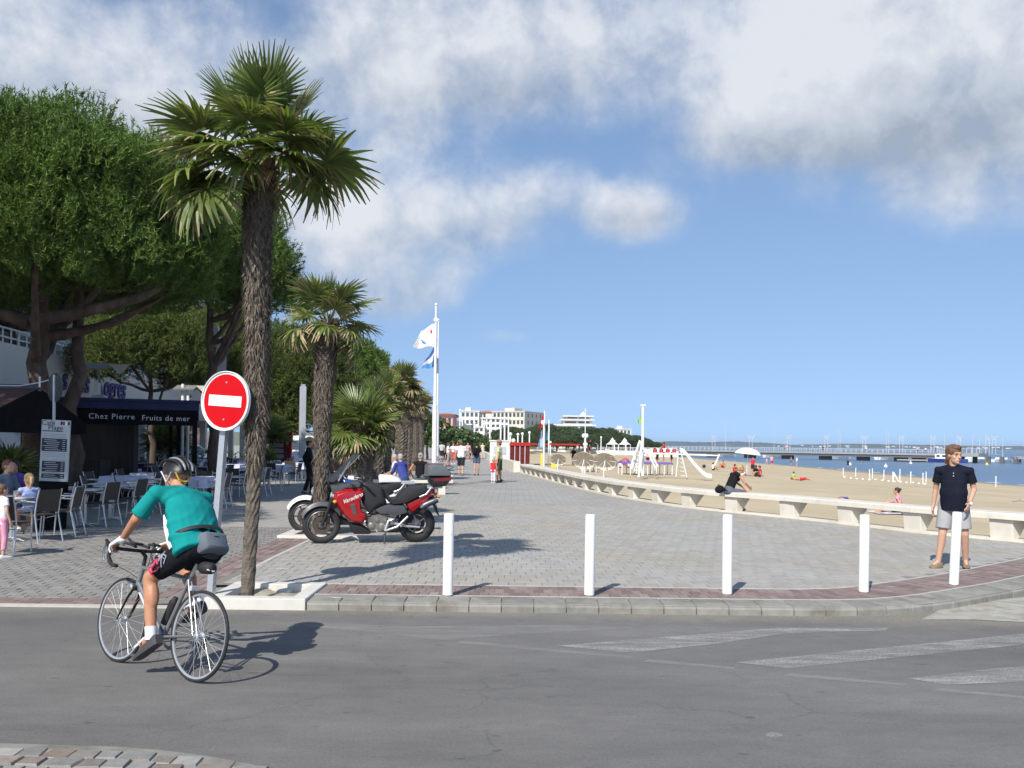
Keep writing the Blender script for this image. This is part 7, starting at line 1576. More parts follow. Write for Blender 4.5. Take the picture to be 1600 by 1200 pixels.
# terraced white casino like building on the right
def tiers(label, spec, Y):
    x0 = P(spec[0][0], 690, Y).x; t = thing('terraced_building', label, 'building', (x0, Y, .1)); z = 0
    for pl_, pr, pt in spec:
        a, b = P(pl_, 690, Y).x - x0, P(pr, 690, Y).x - x0; top = P((pl_ + pr) / 2, pt, Y).z - .1; d0 = .0 if z == 0 else 2.5
        n = max(2, int((b - a) / 4.2)); facade(t, (a, d0 * (1 if z else 0)), (b, d0), z, 1, top - z - .35, n, (b - a) / n * .8, (top - z) * .42, M_WALLW, sill=(top - z) * .22)
        k = MB(); k.box(((a + b) / 2 - .0, d0 + 7, (z + top) / 2 - .3), (b - a - .5, 13.2, top - z - .5)); k.build('core', M_WALLC, t); k = MB(); k.box(((a + b) / 2, d0 + 6.5, top - .18), (b - a + 1.6, 15, .35)); k.build('terrace_slab', M_WALLW, t); z = top
    return t, x0, z
t, x0, z = tiers('stepped white terrace building with a small pyramid roof behind the stone pines', [(858, 931, 671), (862, 928, 663), (880, 925, 655), (884, 924, 649)], 275)
k = MB(); a = P(914, 690, 275).x - x0; k.lathe([(1.3, z - .1), (.15, z + 1.3), (0, z + 1.6)], 4, 'Z', (a, 8, 0)); k.build('pyramid_roof', M_WALLW, t)
block('low villa with red tiled roof right of the stepped white building', 'villa', 932, 955, 673, 300, 12, 2, 4, M_WALLC, roof='hip', group='villas')
block('second red roofed villa beside the white villa', 'villa', 948, 964, 674, 320, 12, 2, 3, M_WALLC, roof='hip', group='villas')
block('white villa among the trees left of the playground mast', 'villa', 962, 986, 671, 330, 14, 3, 4, M_WALLW, roof='flat', group='villas')
block('small white hut by the pier landing with brown roof', 'beach_hut', 1022, 1042, 698, 300, 6, 1, 3, M_WALLC, roof='hip', group='villas')
# small white beach tents along the sea wall
M_TENT = mat('tent_white', (.70, .70, .72), rough=.8)
for i, px in enumerate((872, 888, 897, 911, 925, 957, 976)):
    p = P(px, 690, 232); t = thing('beach_tent', f'{ORD[i]} small white pavilion tent along the far sea wall from the left', 'tent', (p.x, 232, -.2), 0, 'white tents along the sea wall'); w = 1.6 if i != 3 else 2.2
    k = MB(); k.lathe([(w, 1.9), (w * .5, 2.5), (.1, 3.6), (0, 3.7)], 4, 'Z', (0, 0, 0)); k.build('roof', M_TENT, t)
    for a in range(4): k = MB(); k.tube([(w * .95 * math.cos(a * PI / 2), w * .95 * math.sin(a * PI / 2), 0), (w * .95 * math.cos(a * PI / 2), w * .95 * math.sin(a * PI / 2), 1.95)], .08, 5); k.build('pole', M_WMETAL, t)
k = MB(); k.loft([[(x, y, z) for x, z in ((0, 0), (0, 1), (1, 1), (1, 0))] for y in (0, 1)]); 
sw = MB(); sw.box((P(930, 690, 225).x, 225, -.55), (P(1060, 690, 225).x - P(800, 690, 225).x, 1.0, 1.5)); o = sw.build('sea_wall', M_WALLW); tag(o, 'long low white sea wall below the stone pines', 'wall')
rb = MB(); xa, xb = P(840, 690, 222).x, P(1062, 690, 222).x
for z in (.62, 1.0): rb.beam((xa, 224.6, z), (xb, 224.6, z), .08, .08)
for x in np.arange(xa, xb, 1.5): rb.box((x, 224.6, .6), (.09, .09, .9))
t = thing('railing', 'white railing running along the top of the sea wall', 'railing', (0, 0, 0)); stuff(rb.build('rails', M_WMETAL, t))
# ---- the hotel on the left behind the pines
HX0, HX1, HYa, HYb = -16.6, -20.6, 30.0, 70.0
hd2 = V3((HX1 - HX0, HYb - HYa, 0)).normalized(); hot = thing('seafront_hotel', 'white seafront hotel with blue glazing and lettered terrace parapet behind the pines', 'hotel', (HX0, HYa, .1), math.atan2(hd2.y, hd2.x)); HL = 42.0
# local frame: +x along the street, -y towards the promenade
k = MB(); k.box((HL / 2 - 6, .2, 3.9), (HL + 12, .35, 1.75)); k.build('parapet', M_WALLW, hot)
k = MB(); k.box((HL / 2 - 6, 2.6, 2.98), (HL + 12, 5.0, .25)); k.build('terrace_slab', M_WALLW, hot)
rr = MB()
for z in (5.0, 5.3): rr.beam((-12, .2, z), (HL, .2, z), .05, .05)
for x in np.arange(-12, HL, .6): rr.box((x, .2, 5.02), (.04, .04, .6))
stuff(rr.build('railing', M_WMETAL, hot))
for x in np.arange(-10, HL, 4.2): k = MB(); k.box((x, .5, 1.45), (.35, .35, 2.9)); k.build('column', M_WALLW, hot)
M_LETB = mat('letter_blue', (.035, .03, .22), rough=.5)
def hs(px): r = (px - 800) / 1400; s_ = (r * HYa - HX0) / (hd2.x - r * hd2.y); return s_
for txt, px in (('s', 99), ('des', 125), ('ogrès', 178)):
    text(txt, 1.25, M_LETB, hot, (hs(px), -.01, 3.9), (R(90), 0, 0), depth=.03, shear=.2, bold=.02)
for f in range(3): facade(hot, (-12, 5.0), (HL, 5.0), 3.1 + f * 3.0, 1, 3.0, 16, 2.5, 2.3, M_WALLW, sill=.25, mg=M_BLUEG)
for f in range(1, 4): k = MB(); k.box((HL / 2 - 6, 4.2, 3.1 + f * 3.0), (HL + 12, 1.7, .2)); k.build('balcony_slab', M_WALLW, hot)
for x in np.arange(-12, HL + .1, 3.375): k = MB(); k.box((x, 4.25, 7.6), (.22, 1.5, 9)); k.build('fin', M_WALLW, hot)
k = MB(); k.box((HL / 2 - 6, 9.6, 6.2), (HL + 11, 8.4, 12.2)); k.build('core', M_WALLC, hot); k = MB(); k.box((HL / 2 - 6, 9, 12.3), (HL + 13, 10.5, .3)); k.build('roof', M_WALLW, hot)
# shop windows on the ground floor, with display racks in front
for i, x in enumerate(np.arange(-9.5, HL - 3, 4.2)): k = MB(); k.box((x + 2.0, 3.2, 1.4), (3.4, .08, 2.5)); k.build('shop_window', mat('shop_glass', (.035, .05, .08), rough=.08, spec=.8), hot)
k = MB(); k.box((HL / 2 - 6, 3.0, 2.75), (HL + 10, .12, .35)); k.build('shop_sign', mat('sign_blue', (.03, .05, .16)), hot)
g = random.Random(5); pal = [mat(f'print_{i}', c, rough=.6) for i, c in enumerate(((.5, .5, .52), (.06, .14, .4), (.45, .06, .08), (.1, .25, .3), (.55, .45, .1), (.3, .32, .4)))]
for i, px in enumerate((138, 165, 174, 186, 197)):
    s_ = hs(px) ; q = V3((HX0, HYa, 0)) + hd2 * s_ + V3((hd2.y, -hd2.x, 0)) * (-1.2); t = thing('postcard_rack', ['rack of coloured beach goods at the left of the shop display', 'blue and white postcard rack nearest the white floodlight mast', 'second postcard rack in the shop display', 'third postcard rack in the shop display', 'rightmost postcard rack in the shop display'][i], 'rack', (q.x, q.y, .1), g.uniform(-.3, .3) + R(100), 'racks in front of the shop')
    k = MB(); k.tube([(0, 0, 0), (0, 0, 2.1)], .03, 6); k.build('post', M_STEEL, t)
    for z in range(7):
        for j in range(4): a = j * PI / 2; k = MB(); k.box((.26 * math.cos(a), .26 * math.sin(a), .35 + z * .25), (.03, .4, .21), Matrix.Rotation(a, 3, 'Z')); k.build('card', g.choice(pal), t)
# ---- parked vehicles and street furniture at the end of the terrace
def van(label, px, Y, rz, body, L_=4.6, W=1.8, H=1.95, name='van', cat='van', hood=.9, glass=None):
    p = P(px, 700, Y); t = thing(name, label, cat, (p.x, Y, .1), rz); hw = W / 2
    pr = [(-L_ / 2, .35), (-L_ / 2 + .03, H * .55), (-L_ / 2 + .12, H * .97), (-L_ / 2 + .35, H), (L_ / 2 - hood - .75, H), (L_ / 2 - hood, H * .62), (L_ / 2 - .12, H * .5), (L_ / 2, H * .38), (L_ / 2, .35)]
    k = MB(); rows = []
    for y, s_ in ((-hw, .93), (-hw * .93, 1), (hw * .93, 1), (hw, .93)): rows.append([(x * (1 if s_ == 1 else .985), y * (1 - (.1 if z > H * .6 else 0)), .35 + (z - .35) * s_) for x, z in pr])
    k.loft(rows); k.build('body', body, t, smooth=35, bevel=.03)
    for s_ in (-1, 1):
        k = MB(); q = [(-L_ / 2 + .35, H * .62), (L_ / 2 - hood - .12, H * .62), (L_ / 2 - hood - .72, H * .92), (-L_ / 2 + .4, H * .92)]; y0 = s_ * hw * .93; k.face([k.vert((x, s_ * (hw * .985 - (z - H * .6) * .17), z)) for x, z in q]); k.build('side_window', M_WIN, t)
        for x in (-L_ * .31, L_ * .31):
            w = bpy.data.objects.new('wheel', None); COL.objects.link(w); w.parent = t; w.location = (x, s_ * (hw - .1), .32); k = MB(); k.torus((0, 0, 0), .22, .10, 'Y', 24, 8); k.build('tyre', M_TYRE, w, smooth=60); k = MB(); k.lathe([(0, -.06), (.17, -.05), (.17, .05), (0, .06)], 16, 'Y'); k.build('rim', M_ALU, w)
        k = MB(); k.box((L_ / 2 - .02, s_ * hw * .7, H * .42), (.06, .3, .16)); k.build('headlight', M_GLASSD, t); k = MB(); k.box((-L_ / 2 + .0, s_ * hw * .8, H * .5), (.05, .14, .3)); k.build('tail_light', M_RED, t)
    k = MB(); k.quadpts((L_ / 2 - hood + .0, -hw * .78, H * .635), (L_ / 2 - hood + .0, hw * .78, H * .635), (L_ / 2 - hood - .70, hw * .70, H * .945), (L_ / 2 - hood - .70, -hw * .70, H * .945)); k.v = [(x + .02, y, z + .015) for x, y, z in k.v]; k.build('windscreen', M_WIN, t)
    for x in (-1, 1): k = MB(); k.box((x * (L_ / 2 + .01), 0, .42), (.14, W * .96, .2)); k.build('bumper', M_GREYP, t, bevel=.02)
    return t
M_CARW = mat('car_white', (.74, .74, .74), rough=.25, coat=.6, var=.03); M_CARD = mat('car_dark', (.02, .022, .03), rough=.25, coat=.6)
van('white van parked behind the grey square post', 467, 47, R(-70), M_CARW); van('white car parked behind the palm bush under the awning end', 290, 49, R(-20), M_CARW, 4.2, 1.7, 1.45, 'parked_car', 'car', 1.1)
t = van('dark lorry with navy blue tarpaulin behind the low palm', 535, 56, R(-75), M_CARD, 4.8, 2.0, 1.5, 'lorry', 'lorry', .8); k = MB(); k.box((-.5, 0, 2.3), (3.8, 2.1, 1.5)); k.build('tarpaulin', mat('tarp_navy', (.018, .024, .085), rough=.7), t, bevel=.04); k = MB(); k.tube([(1.5, -1.06, 1.5), (1.5, -1.06, 3.1), (1.5, 1.06, 3.1), (1.5, 1.06, 1.5)], .04, 6); k.build('tarp_frame', M_WMETAL, t)
p = P(437, 715, 44); t = thing('poster_panel', 'red upright advertising panel with white notices', 'advertising panel', (p.x, 44, .1), R(-6)); t.rotation_euler = (0, R(3), R(-6))
k = MB(); k.box((0, 0, 1.32), (1.12, .16, 1.66)); k.build('panel', M_CRED, t, bevel=.05); k = MB(); k.box((0, 0, .25), (.7, .3, .5)); k.build('base', M_GREYP, t)
k = MB(); k.box((.0, -.085, 1.28), (.92, .02, 1.4)); k.build('poster', M_DRED, t)
for i in range(4): k = MB(); k.box((-.12 + .02 * i, -.10, 1.72 - i * .27), (.5, .012, .2)); k.build('notice', mat('notice_grey', (.36, .38, .42)), t)
k = MB(); k.ell((.32, -.09, 1.6), (.08, .02, .14), None, 10, 8); k.build('printed_figure', M_SK_MID, t)
# ------------------------------------------------------------------ flagpoles at the promenade
M_FLAGW = mat('flag_white', (.75, .75, .77), rough=.8); M_FLAGB = mat('flag_blue', (.12, .32, .62), rough=.8); M_FLAGD = mat('flag_dark_blue', (.05, .12, .35), rough=.8); M_FLAGR = mat('flag_red', (.6, .04, .06), rough=.8); M_FLAGG = mat('flag_green', (.30, .62, .06), rough=.8)
def flag(parent, pts, mats, n=10, wave=.06, seed=0):
    """cloth between the hoist (pts 0,1) and the fly (pts 2,3); bands of colour along it"""
    a, b, c, d = [V3(p) for p in pts]; nb = len(mats); k = MB()
    for q in range(nb):
        k.cur = q
        for i in range(n):
            for j in range(3):
                def at(u, v): 
                    p = a.lerp(d, u).lerp(b.lerp(c, u), v); return p + V3((0, wave * math.sin(u * 8 + v * 3 + seed) * (u + .1), .4 * wave * math.sin(u * 6 + seed)))
                v0, v1 = (q + j / 3) / nb, (q + (j + 1) / 3) / nb; k.quadpts(at(i / n, v0), at((i + 1) / n, v0), at((i + 1) / n, v1), at(i / n, v1))
    return k.build('flag', mats, parent, smooth=60, fix=False)
def pole(label, px, ptop, pbot, Y, r, grp='white flagpoles beside the last palms', thick=.45):
    b = P(px, pbot, Y); t = thing('flagpole', label, 'flagpole', (b.x, Y, .1), 0, grp); top = P(px + 1.5, ptop, Y); h = top.z - .1
    k = MB(); k.tube([(0, 0, 0), (0, 0, h * thick)], [r * 1.25, r * 1.15], 14); k.build('lower_tube', M_WHITE, t, smooth=50)
    k = MB(); k.tube([(0, 0, h * thick), (0, 0, h)], [r * .85, r * .45], 12); k.build('upper_tube', M_WMETAL, t, smooth=50)
    k = MB(); k.ell((0, 0, h), (r * .8,) * 3, None, 8, 6); k.build('finial', M_WHITE, t)
    return t, b, h
def rel(px, py, Y, b): q = P(px, py, Y); return (q.x - b.x, q.y - Y, q.z - .1)
t, b, h = pole('taller white flagpole flying a white flag with red and blue marks', 678.5, 476, 720, 34, .08)
flag(t, [rel(680.5, 506, 34, b), rel(680, 543, 34, b), rel(647, 544, 34.4, b), rel(660, 518, 34.5, b)], [M_FLAGW], wave=.12)
k = MB()
for (x, y, w, hh, m) in ((674, 517, 3, 4, 0), (669, 522, 5, 3, 1), (668, 528, 4, 3, 1)): pass
q = rel(672, 517, 33.75, b); k = MB(); k.box(q, (.10, .02, .12)); k.build('flag_emblem', M_FLAGR, t); q = rel(667, 524, 33.75, b); k = MB(); k.box(q, (.20, .02, .09), Matrix.Rotation(R(30), 3, 'Y')); k.build('flag_emblem', M_FLAGB, t); q = rel(661, 533, 33.75, b); k = MB(); k.box(q, (.26, .02, .06), Matrix.Rotation(R(35), 3, 'Y')); k.build('flag_emblem', M_FLAGB, t)
q = rel(681, 500, 34, b); k = MB(); k.box(q, (.16, .12, .14)); k.build('pulley', M_WHITE, t, bevel=.03)
t, b, h = pole('shorter white flagpole flying a pale blue and white flag', 682.5, 500, 722, 35, .06)
flag(t, [rel(684.5, 528, 35, b), rel(684, 570, 35, b), rel(660, 579, 35.3, b), rel(666, 566, 35.3, b)], [M_FLAGD, M_FLAGW, M_FLAGB], wave=.12, seed=2)
# poles with ball tops in front of the white flats and along the promenade wall
for i, (px, pt, pb, Y) in enumerate(((718, 642, 714, 120), (722, 655, 712, 130), (741, 662, 712, 110), (756, 660, 711, 118), (765, 660, 711, 125), (782, 655, 712, 105), (788, 654, 712, 112), (794, 656, 712, 116), (797, 680, 712, 100), (802, 690, 712, 90), (809, 680, 706, 130), (816, 679, 706, 128), (827, 677, 704, 140), (860, 692, 707, 150), (939, 684, 705, 190), (914, 640, 706, 200), (960, 690, 705, 200), (978, 689, 705, 205))):
    b = P(px, pb, Y); top = P(px, pt, Y); t = thing('lamp_mast', f'slim white mast with ball top, {ORD[i] if i < 20 else i} from the left beyond the walkers', 'mast', (b.x, Y, .1), 0, 'slim white masts along the far promenade'); k = MB(); k.tube([(0, 0, -1), (0, 0, top.z - .1)], .10, 6); k.build('shaft', M_WHITE, t, smooth=60); k = MB(); k.ell((0, 0, top.z), (.16 if pt < 670 else .22,) * 3, None, 8, 6); k.build('ball', M_WHITE, t, smooth=60)
# white kiosk on the promenade edge and red tent stalls
t = thing('white_kiosk', 'white boxy kiosk at the promenade edge behind the man with the child', 'kiosk', P(781, 712, 74).xy.to_3d() + V3((0, 0, .1))); k = MB(); k.box((0, 0, .9), (1.6, 2, 1.8)); k.build('wall', M_WALLW, t, bevel=.03); k = MB(); k.box((0, -1.03, 1.1), (1.0, .05, .6)); k.build('hatch', mat('hatch_grey', (.42, .45, .5)), t); k = MB(); k.box((0, 0, 1.86), (1.75, 2.15, .1)); k.build('roof', M_WALLW, t)
M_TRED = mat('tent_red', (.42, .016, .01), rough=.75, var=.12, scale=2); M_TREDD = mat('tent_dark_red', (.12, .007, .006), rough=.8, var=.2, scale=2)
b = GS(812, 727); bY = b.y; zz = zs(b.x, b.y); t = thing('red_beach_stall', 'row of red canvas beach cabins beside the end of the bench wall', 'beach cabins', (b.x, bY, zz), R(8)); wN = (P(829, 700, bY).x - P(797, 700, bY).x)
for i in range(4):
    x0_ = -wN / 2 + i * wN / 4; k = MB(); k.loft([[(x, y, z) for x, z in ((x0_ + .02, 0), (x0_ + .02, 1.75), (x0_ + wN / 8, 1.95), (x0_ + wN / 4 - .02, 1.75), (x0_ + wN / 4 - .02, 0))] for y in (0, 1.6)]); k.build('cabin', M_TREDD, t)
    k = MB(); k.box((x0_ + wN / 8, -.05, 1.85), (wN / 4 + .04, .12, .3)); k.build('valance', M_TRED, t); k = MB(); k.tube([(x0_, -.06, 0), (x0_, -.06, 1.9)], .03, 6); k.build('pole', M_TENT, t)
k = MB(); k.box((wN / 2 + 1.8, 2, 1.86), (5.5, 3.4, .14)); k.build('long_awning', M_TRED, t)
# flags on the beach
def beach_flag(label, px, ptop, pbot, cols, fly, n=1):
    b = GS(px, pbot); Y = b.y; t = thing('beach_flag', label, 'flag', (b.x, Y, b.z), 0, 'flags on the beach'); top = P(px, ptop, Y)
    k = MB(); k.tube([(0, 0, 0), (.0, 0, top.z - b.z)], .05, 8); k.build('pole', M_WHITE, t)
    pts = [(P(x, y, Y) - b) for x, y in fly]; flag(t, pts, cols, wave=.15); return t
beach_flag('red flag with a white emblem drooping from a beach pole', 850, 642, 735, [M_FLAGR], [(850, 647), (850, 668), (841, 670), (847, 650)])
fl = [o for o in bpy.data.objects if o.name == 'beach_flag'][0]; q = GS(850, 735); e_ = P(848.5, 660, q.y - .25) - q; k = MB(); k.ell(e_, (.16, .04, .16), None, 10, 8); k.build('flag_emblem', M_FLAGW, fl)
beach_flag('grey and pale blue flag hanging low beside the red flag', 849, 660, 738, [mat('flag_grey', (.25, .30, .40)), mat('flag_sky', (.45, .55, .75))], [(850, 668), (848, 700), (840, 698), (846, 672)])
beach_flag('turquoise flag hanging beside the grey flag', 857, 656, 737, [mat('flag_turq', (.08, .35, .48))], [(857, 672), (856, 688), (851, 690), (855, 673)])
# yellow pedal floats
for i, (px, pb, w, lab) in enumerate(((846, 728, 3.5, 'slim yellow beach board standing beside the flags'), (866, 731, 10, 'yellow beach float standing upright right of the flags'))):
    b = GS(px, pb); h = 20 / FOC * b.y; W = w / FOC * b.y; k = MB(); k.loft([[(x * W, y, z * h) for x, z in ((-.5, 0), (-.5, .85), (-.25, 1), (.3, .95), (.5, .8), (.5, 0))] for y in (-.15, .15)]); o = k.build('beach_float', mat('float_yellow', (.72, .58, .05), rough=.4), None, bevel=.05, loc=b); tag(o, lab, 'beach float')
# ------------------------------------------------------------------ on the sand
M_PARA = mat('parasol_cream', (.62, .58, .50), rough=.85, var=.05, scale=3); M_PARAW = mat('parasol_white', (.74, .74, .68), rough=.8)
def parasol(label, px, pb, wpx, tilt, az, m, hgt, grp='cream parasols on the beach'):
    b = GS(px, pb); r = wpx / 2 / FOC * b.y; t = thing('parasol', label, 'parasol', b, 0, grp); Q = Matrix.Rotation(az, 3, 'Z') @ Matrix.Rotation(tilt, 3, 'Y'); top = V3((0, 0, hgt))
    k = MB(); k.tube([(0, 0, 0), top * .5, top * .5 + Q @ V3((0, 0, hgt * .55))], .025, 6); k.build('pole', M_WHITE, t)
    for i in range(8):
        k = MB(); rows = []
        for j in range(5):
            f = j / 4; rr = r * math.sin(f * 1.35) / math.sin(1.35); z = r * .62 * (math.cos(f * 1.35) - math.cos(1.35)); row = []
            for u in (0, .5, 1): a = (i + u) * PI / 4; sc = rr * (1 - .05 * (1 - abs(2 * u - 1))); row.append(top * .5 + Q @ V3((sc * math.cos(a), sc * math.sin(a), hgt * .5 - r * .25 + z)))
            rows.append(row)
        for a, c in zip(rows, rows[1:]):
            for q in range(2): k.quadpts(a[q], a[q + 1], c[q + 1], c[q])
        k.build('canopy_panel', m, t, smooth=30, fix=False)
    k = MB()
    for i in range(8): a = i * PI / 4; k.tube([top * .5 + Q @ V3((0, 0, hgt * .48)), top * .5 + Q @ V3((r * .97 * math.cos(a), r * .97 * math.sin(a), hgt * .5 - r * .27))], .012, 4)
    stuff(k.build('ribs', M_WHITE, t)); return t
parasol('tilted cream parasol lying open on the sand, left of the playground', 910, 746, 38, R(50), R(75), M_PARA, 1.3); parasol('tilted cream parasol on the sand directly right of its twin', 943, 749, 38, R(50), R(75), M_PARA, 1.3); parasol('cream parasol on the sand half hidden behind the bench end', 871, 741, 26, R(48), R(80), M_PARA, 1.2)
parasol('upright white parasol shading a group near the water', 1167, 743, 42, R(6), R(0), M_PARAW, 2.0, None)
M_TUBE = mat('playground_white', (.76, .76, .74), rough=.4); M_TRAMP = mat('trampoline_purple', (.16, .10, .40), rough=.7); M_POST = M_TUBE
def pxo(b):
    return lambda px, py, dy=0.0: tuple(P(px, py, b.y + dy) - b)
# slide
b = GS(1070, 749); f = pxo(b); t = thing('playground_slide', 'white curved playground slide with ladder on the sand', 'slide', b)
for dy in (0, .55): k = MB(); k.tube([f(1056, 748, dy), f(1060, 706, dy)], .035, 6); k.tube([f(1074, 749, dy), f(1064, 706, dy)], .035, 6); k.build('ladder_rail', M_TUBE, t)
for i in range(6): z0 = lerp(744, 710, i / 5); x0 = lerp(1073, 1065, i / 5); k = MB(); k.tube([f(x0, z0, 0), f(x0 - 9, z0 - 1, .55)], .025, 5); k.build('rung', M_TUBE, t)
path = [(1062, 705), (1067, 706), (1073, 712), (1085, 727), (1097, 740), (1105, 745), (1112, 746)]
k = MB(); k.loft([[V3(f(x, y, d)) + V3((0, 0, z)) for d, z in ((-.05, .22), (.02, .0), (.6, .0), (.67, .22), (.62, -.05), (-.0, -.05))] for x, y in path]); k.build('chute', M_TUBE, t, smooth=40)
# swing / climbing frame with rope net and long top bars
b = GS(1000, 748); f = pxo(b); t = thing('climbing_frame', 'tall white climbing frame of slanting poles with rope ladders', 'climbing frame', b)
for (xa, ya, da), (xb, yb, db) in (((985, 731, 0), (1000, 688, 0)), ((998, 746, -1), (1003, 690, 0)), ((1024, 731, 0), (1010, 702, 0)), ((987, 733, 2.5), (1001, 690, 2.5)), ((1028, 729, 2.5), (1013, 701, 2.5)), ((1005, 744, -.5), (1004, 690, 1))):
    k = MB(); k.tube([f(xa, ya, da), f(xb, yb, db)], .06, 7); k.build('pole', M_TUBE, t)
k = MB()
for i in range(9): y0 = lerp(735, 694, i / 8); k.tube([f(lerp(990, 999, i / 8), y0, .2), f(1003, y0, .2)], .022, 4)
for x in (991, 994.5, 998): k.tube([f(x, 738, .2), f(lerp(x, 1001, .6), 692, .2)], .022, 4)
stuff(k.build('rope_net', M_TUBE, t))
for ya, yb, xa, xb, d in ((706, 712, 934, 1002, 1), (708, 712, 1002, 1124, 1), (703, 712, 945, 1010, 2)): k = MB(); k.tube([f(xa, ya, d), f(xb, yb, d)], .05, 7); k.build('top_bar', M_TUBE, t)
for xa, ya, xb, yb in ((1124, 710, 1117, 727), (932, 704, 943, 725)): k = MB(); k.tube([f(xa, ya, 1), f(xb, yb, 1)], .05, 7); k.build('brace', M_TUBE, t)
for i in range(10): k = MB(); a = f(1008 + i * 5, 703.5 + (i % 2), 3); k.box(a, (.25, .2, .22)); k.build('red_float', M_FLAGR if i % 2 else M_WHITE, t)
# tall mast with green flag
b = GS(1004, 744); f = pxo(b); t = thing('signal_mast', 'tall white lifeguard mast flying a green flag', 'mast', b)
k = MB(); k.tube([(0, 0, 0), f(1004.5, 634)], .09, 8); k.build('pole', M_TUBE, t, smooth=60); k = MB(); k.box(f(1004.5, 633), (.35, .2, .08)); k.build('cap', M_TUBE, t)
flag(t, [f(1004, 651), f(1003, 664), f(996, 658), f(999, 652)], [M_FLAGG], wave=.15); flag(t, [f(1004, 638), f(1003, 650), f(1000, 650), f(1001, 641)], [mat('flag_pale', (.5, .6, .8))], wave=.1, seed=1)
# second lamp like mast with heart shaped lamp
b = GS(913.5, 744); f = pxo(b); t = thing('beach_lamp', 'white beach post with twin round heads left of the trampolines', 'lamp post', b); k = MB(); k.tube([(0, 0, 0), f(914.5, 684)], .06, 8); k.build('pole', M_TUBE, t)
for x in (912, 916.5): k = MB(); k.ell(f(x, 681), (.12, .1, .14), None, 10, 8); k.build('lamp_head', M_TUBE, t, smooth=60)
# trampolines
for i, (px, w, pb) in enumerate(((922, 20, 738), (985, 28, 742), (1012, 24, 742), (1038, 26, 742))):
    b = GS(px, pb); W = w / FOC * b.y; t = thing('trampoline', ['purple trampoline behind the left hand parasols', 'purple trampoline under the children left of the rope net', 'purple trampoline in front of the climbing frame', 'purple trampoline nearest the slide'][i], 'trampoline', b, 0, 'purple trampolines')
    k = MB(); k.box((0, 1, .80), (W, 2.2, .12)); k.build('pad', M_TRAMP, t, bevel=.03)
    for sx in (-.47, 0, .47):
        for sy in (0, 2): k = MB(); k.tube([(sx * W, sy, 0), (sx * W, sy, .75)], .035, 6); k.build('leg', M_TUBE, t)
# beached colourful boats / mats behind
for i, (px, pb, w, c, lab) in enumerate(((905, 727, 20, (.62, .15, .06), 'orange inflatable left of the beach post'), (927, 728, 22, (.55, .2, .07), 'orange and brown inflatable behind the beach post'), (953, 728, 24, (.5, .06, .05), 'red and purple inflatable right of the parasols'), (977, 727, 14, (.6, .12, .06), 'small orange inflatable left of the net'))):
    b = GS(px, pb); r = w / 2 / FOC * b.y; k = MB(); k.ell((0, 0, .25), (r, .8, .55), None, 18, 10); k.v = [(x, y, max(0, z)) for x, y, z in k.v]; o = k.build('inflatable', mat('infl_%d' % i, c, rough=.4, var=.3, scale=1.2, col2=(.25, .08, .3), c2scale=.6), None, smooth=60, loc=b); tag(o, lab, 'inflatable', 'coloured inflatables')
# white stakes in the wet sand with a line of floats
for i, (px, pt, pb) in enumerate(((1317.5, 732, 744), (1337, 732, 745), (1358.5, 734, 749), (1363, 733, 748), (1381, 735, 750), (1395, 738, 753), (1406, 734, 754), (1423, 738, 755.5), (1442, 740, 756), (1447, 738, 754), (1556, 745, 761))):
    b = GS(px, pb); h = (pb - pt) / FOC * b.y; t = thing('beach_stake', f'{ORD[i]} slim white stake in the sand counted from the left' if i < 10 else 'lone white stake right of the walking man', 'stake', b, 0, 'white stakes near the waterline'); k = MB(); k.tube([(0, 0, -.1), (0, 0, h)], .04, 6); k.build('shaft', M_TUBE, t); k = MB(); k.tube([(0, 0, h), (0, 0, h + .06)], .05, 6); k.build('cap', M_WHITE, t)
b = GS(1398, 752); f = pxo(b); t = thing('folding_chair_frame', 'white slanted trestle frame among the white stakes', 'trestle', b); k = MB(); k.tube([f(1395, 754), f(1397, 738)], .06, 6); k.tube([f(1397, 740), f(1404, 753)], .06, 6); k.build('legs', M_TUBE, t)
for i in range(14):
    px = 1320 + i * 9.7 + random.uniform(-1, 1); b = GS(px, 747 + i * .78 + random.uniform(-.6, .6)); k = MB(); k.ell((0, 0, .05), (.11, .08, .07), None, 8, 6); o = k.build('net_float', M_WHITE, None, smooth=60, loc=b); tag(o, 'small white float lying on the sand along the row of stakes', 'float', 'white floats on the sand')
# people on the beach
def beachp(px, pb, lab, skin_, top, bot, hair, rz, pose=None, H=1.7, **kw):
    b = GS(px, pb); return person('person', lab, b, rz, H, pose, dict(skin=skin_, shirt=top, legs=bot, hair=hair, shoe=None), 0, 'people on the beach', shoe=False, **kw)
M_BLK2 = M_BLACKC
sit = dict(pelvis=(0, 0, .12), chest=(-.04, 0, .40), neck=(-.02, 0, .63), head=(.03, 0, .78), hipL=(.02, .09, .1), hipR=(.02, -.09, .1), kneeL=(.36, .12, .36), kneeR=(.36, -.12, .36), ankL=(.55, .12, .05), ankR=(.55, -.12, .05), toeL=(.7, .12, .05), toeR=(.7, -.12, .05), shL=(-.02, .19, .57), shR=(-.02, -.19, .57), elL=(-.12, .24, .32), elR=(.12, -.22, .40), wrL=(-.2, .24, .05), wrR=(.33, -.14, .40))
lie = dict(pelvis=(0, 0, .12), chest=(-.28, 0, .13), neck=(-.5, 0, .14), head=(-.66, 0, .18), hipL=(.03, .09, .11), hipR=(.03, -.09, .11), kneeL=(.45, .1, .14), kneeR=(.45, -.1, .2), ankL=(.85, .1, .06), ankR=(.8, -.1, .06), toeL=(.92, .1, .15), toeR=(.9, -.1, .15), shL=(-.46, .19, .13), shR=(-.46, -.19, .13), elL=(-.6, .3, .06), elR=(-.6, -.3, .06), wrL=(-.75, .2, .06), wrR=(-.75, -.2, .06))
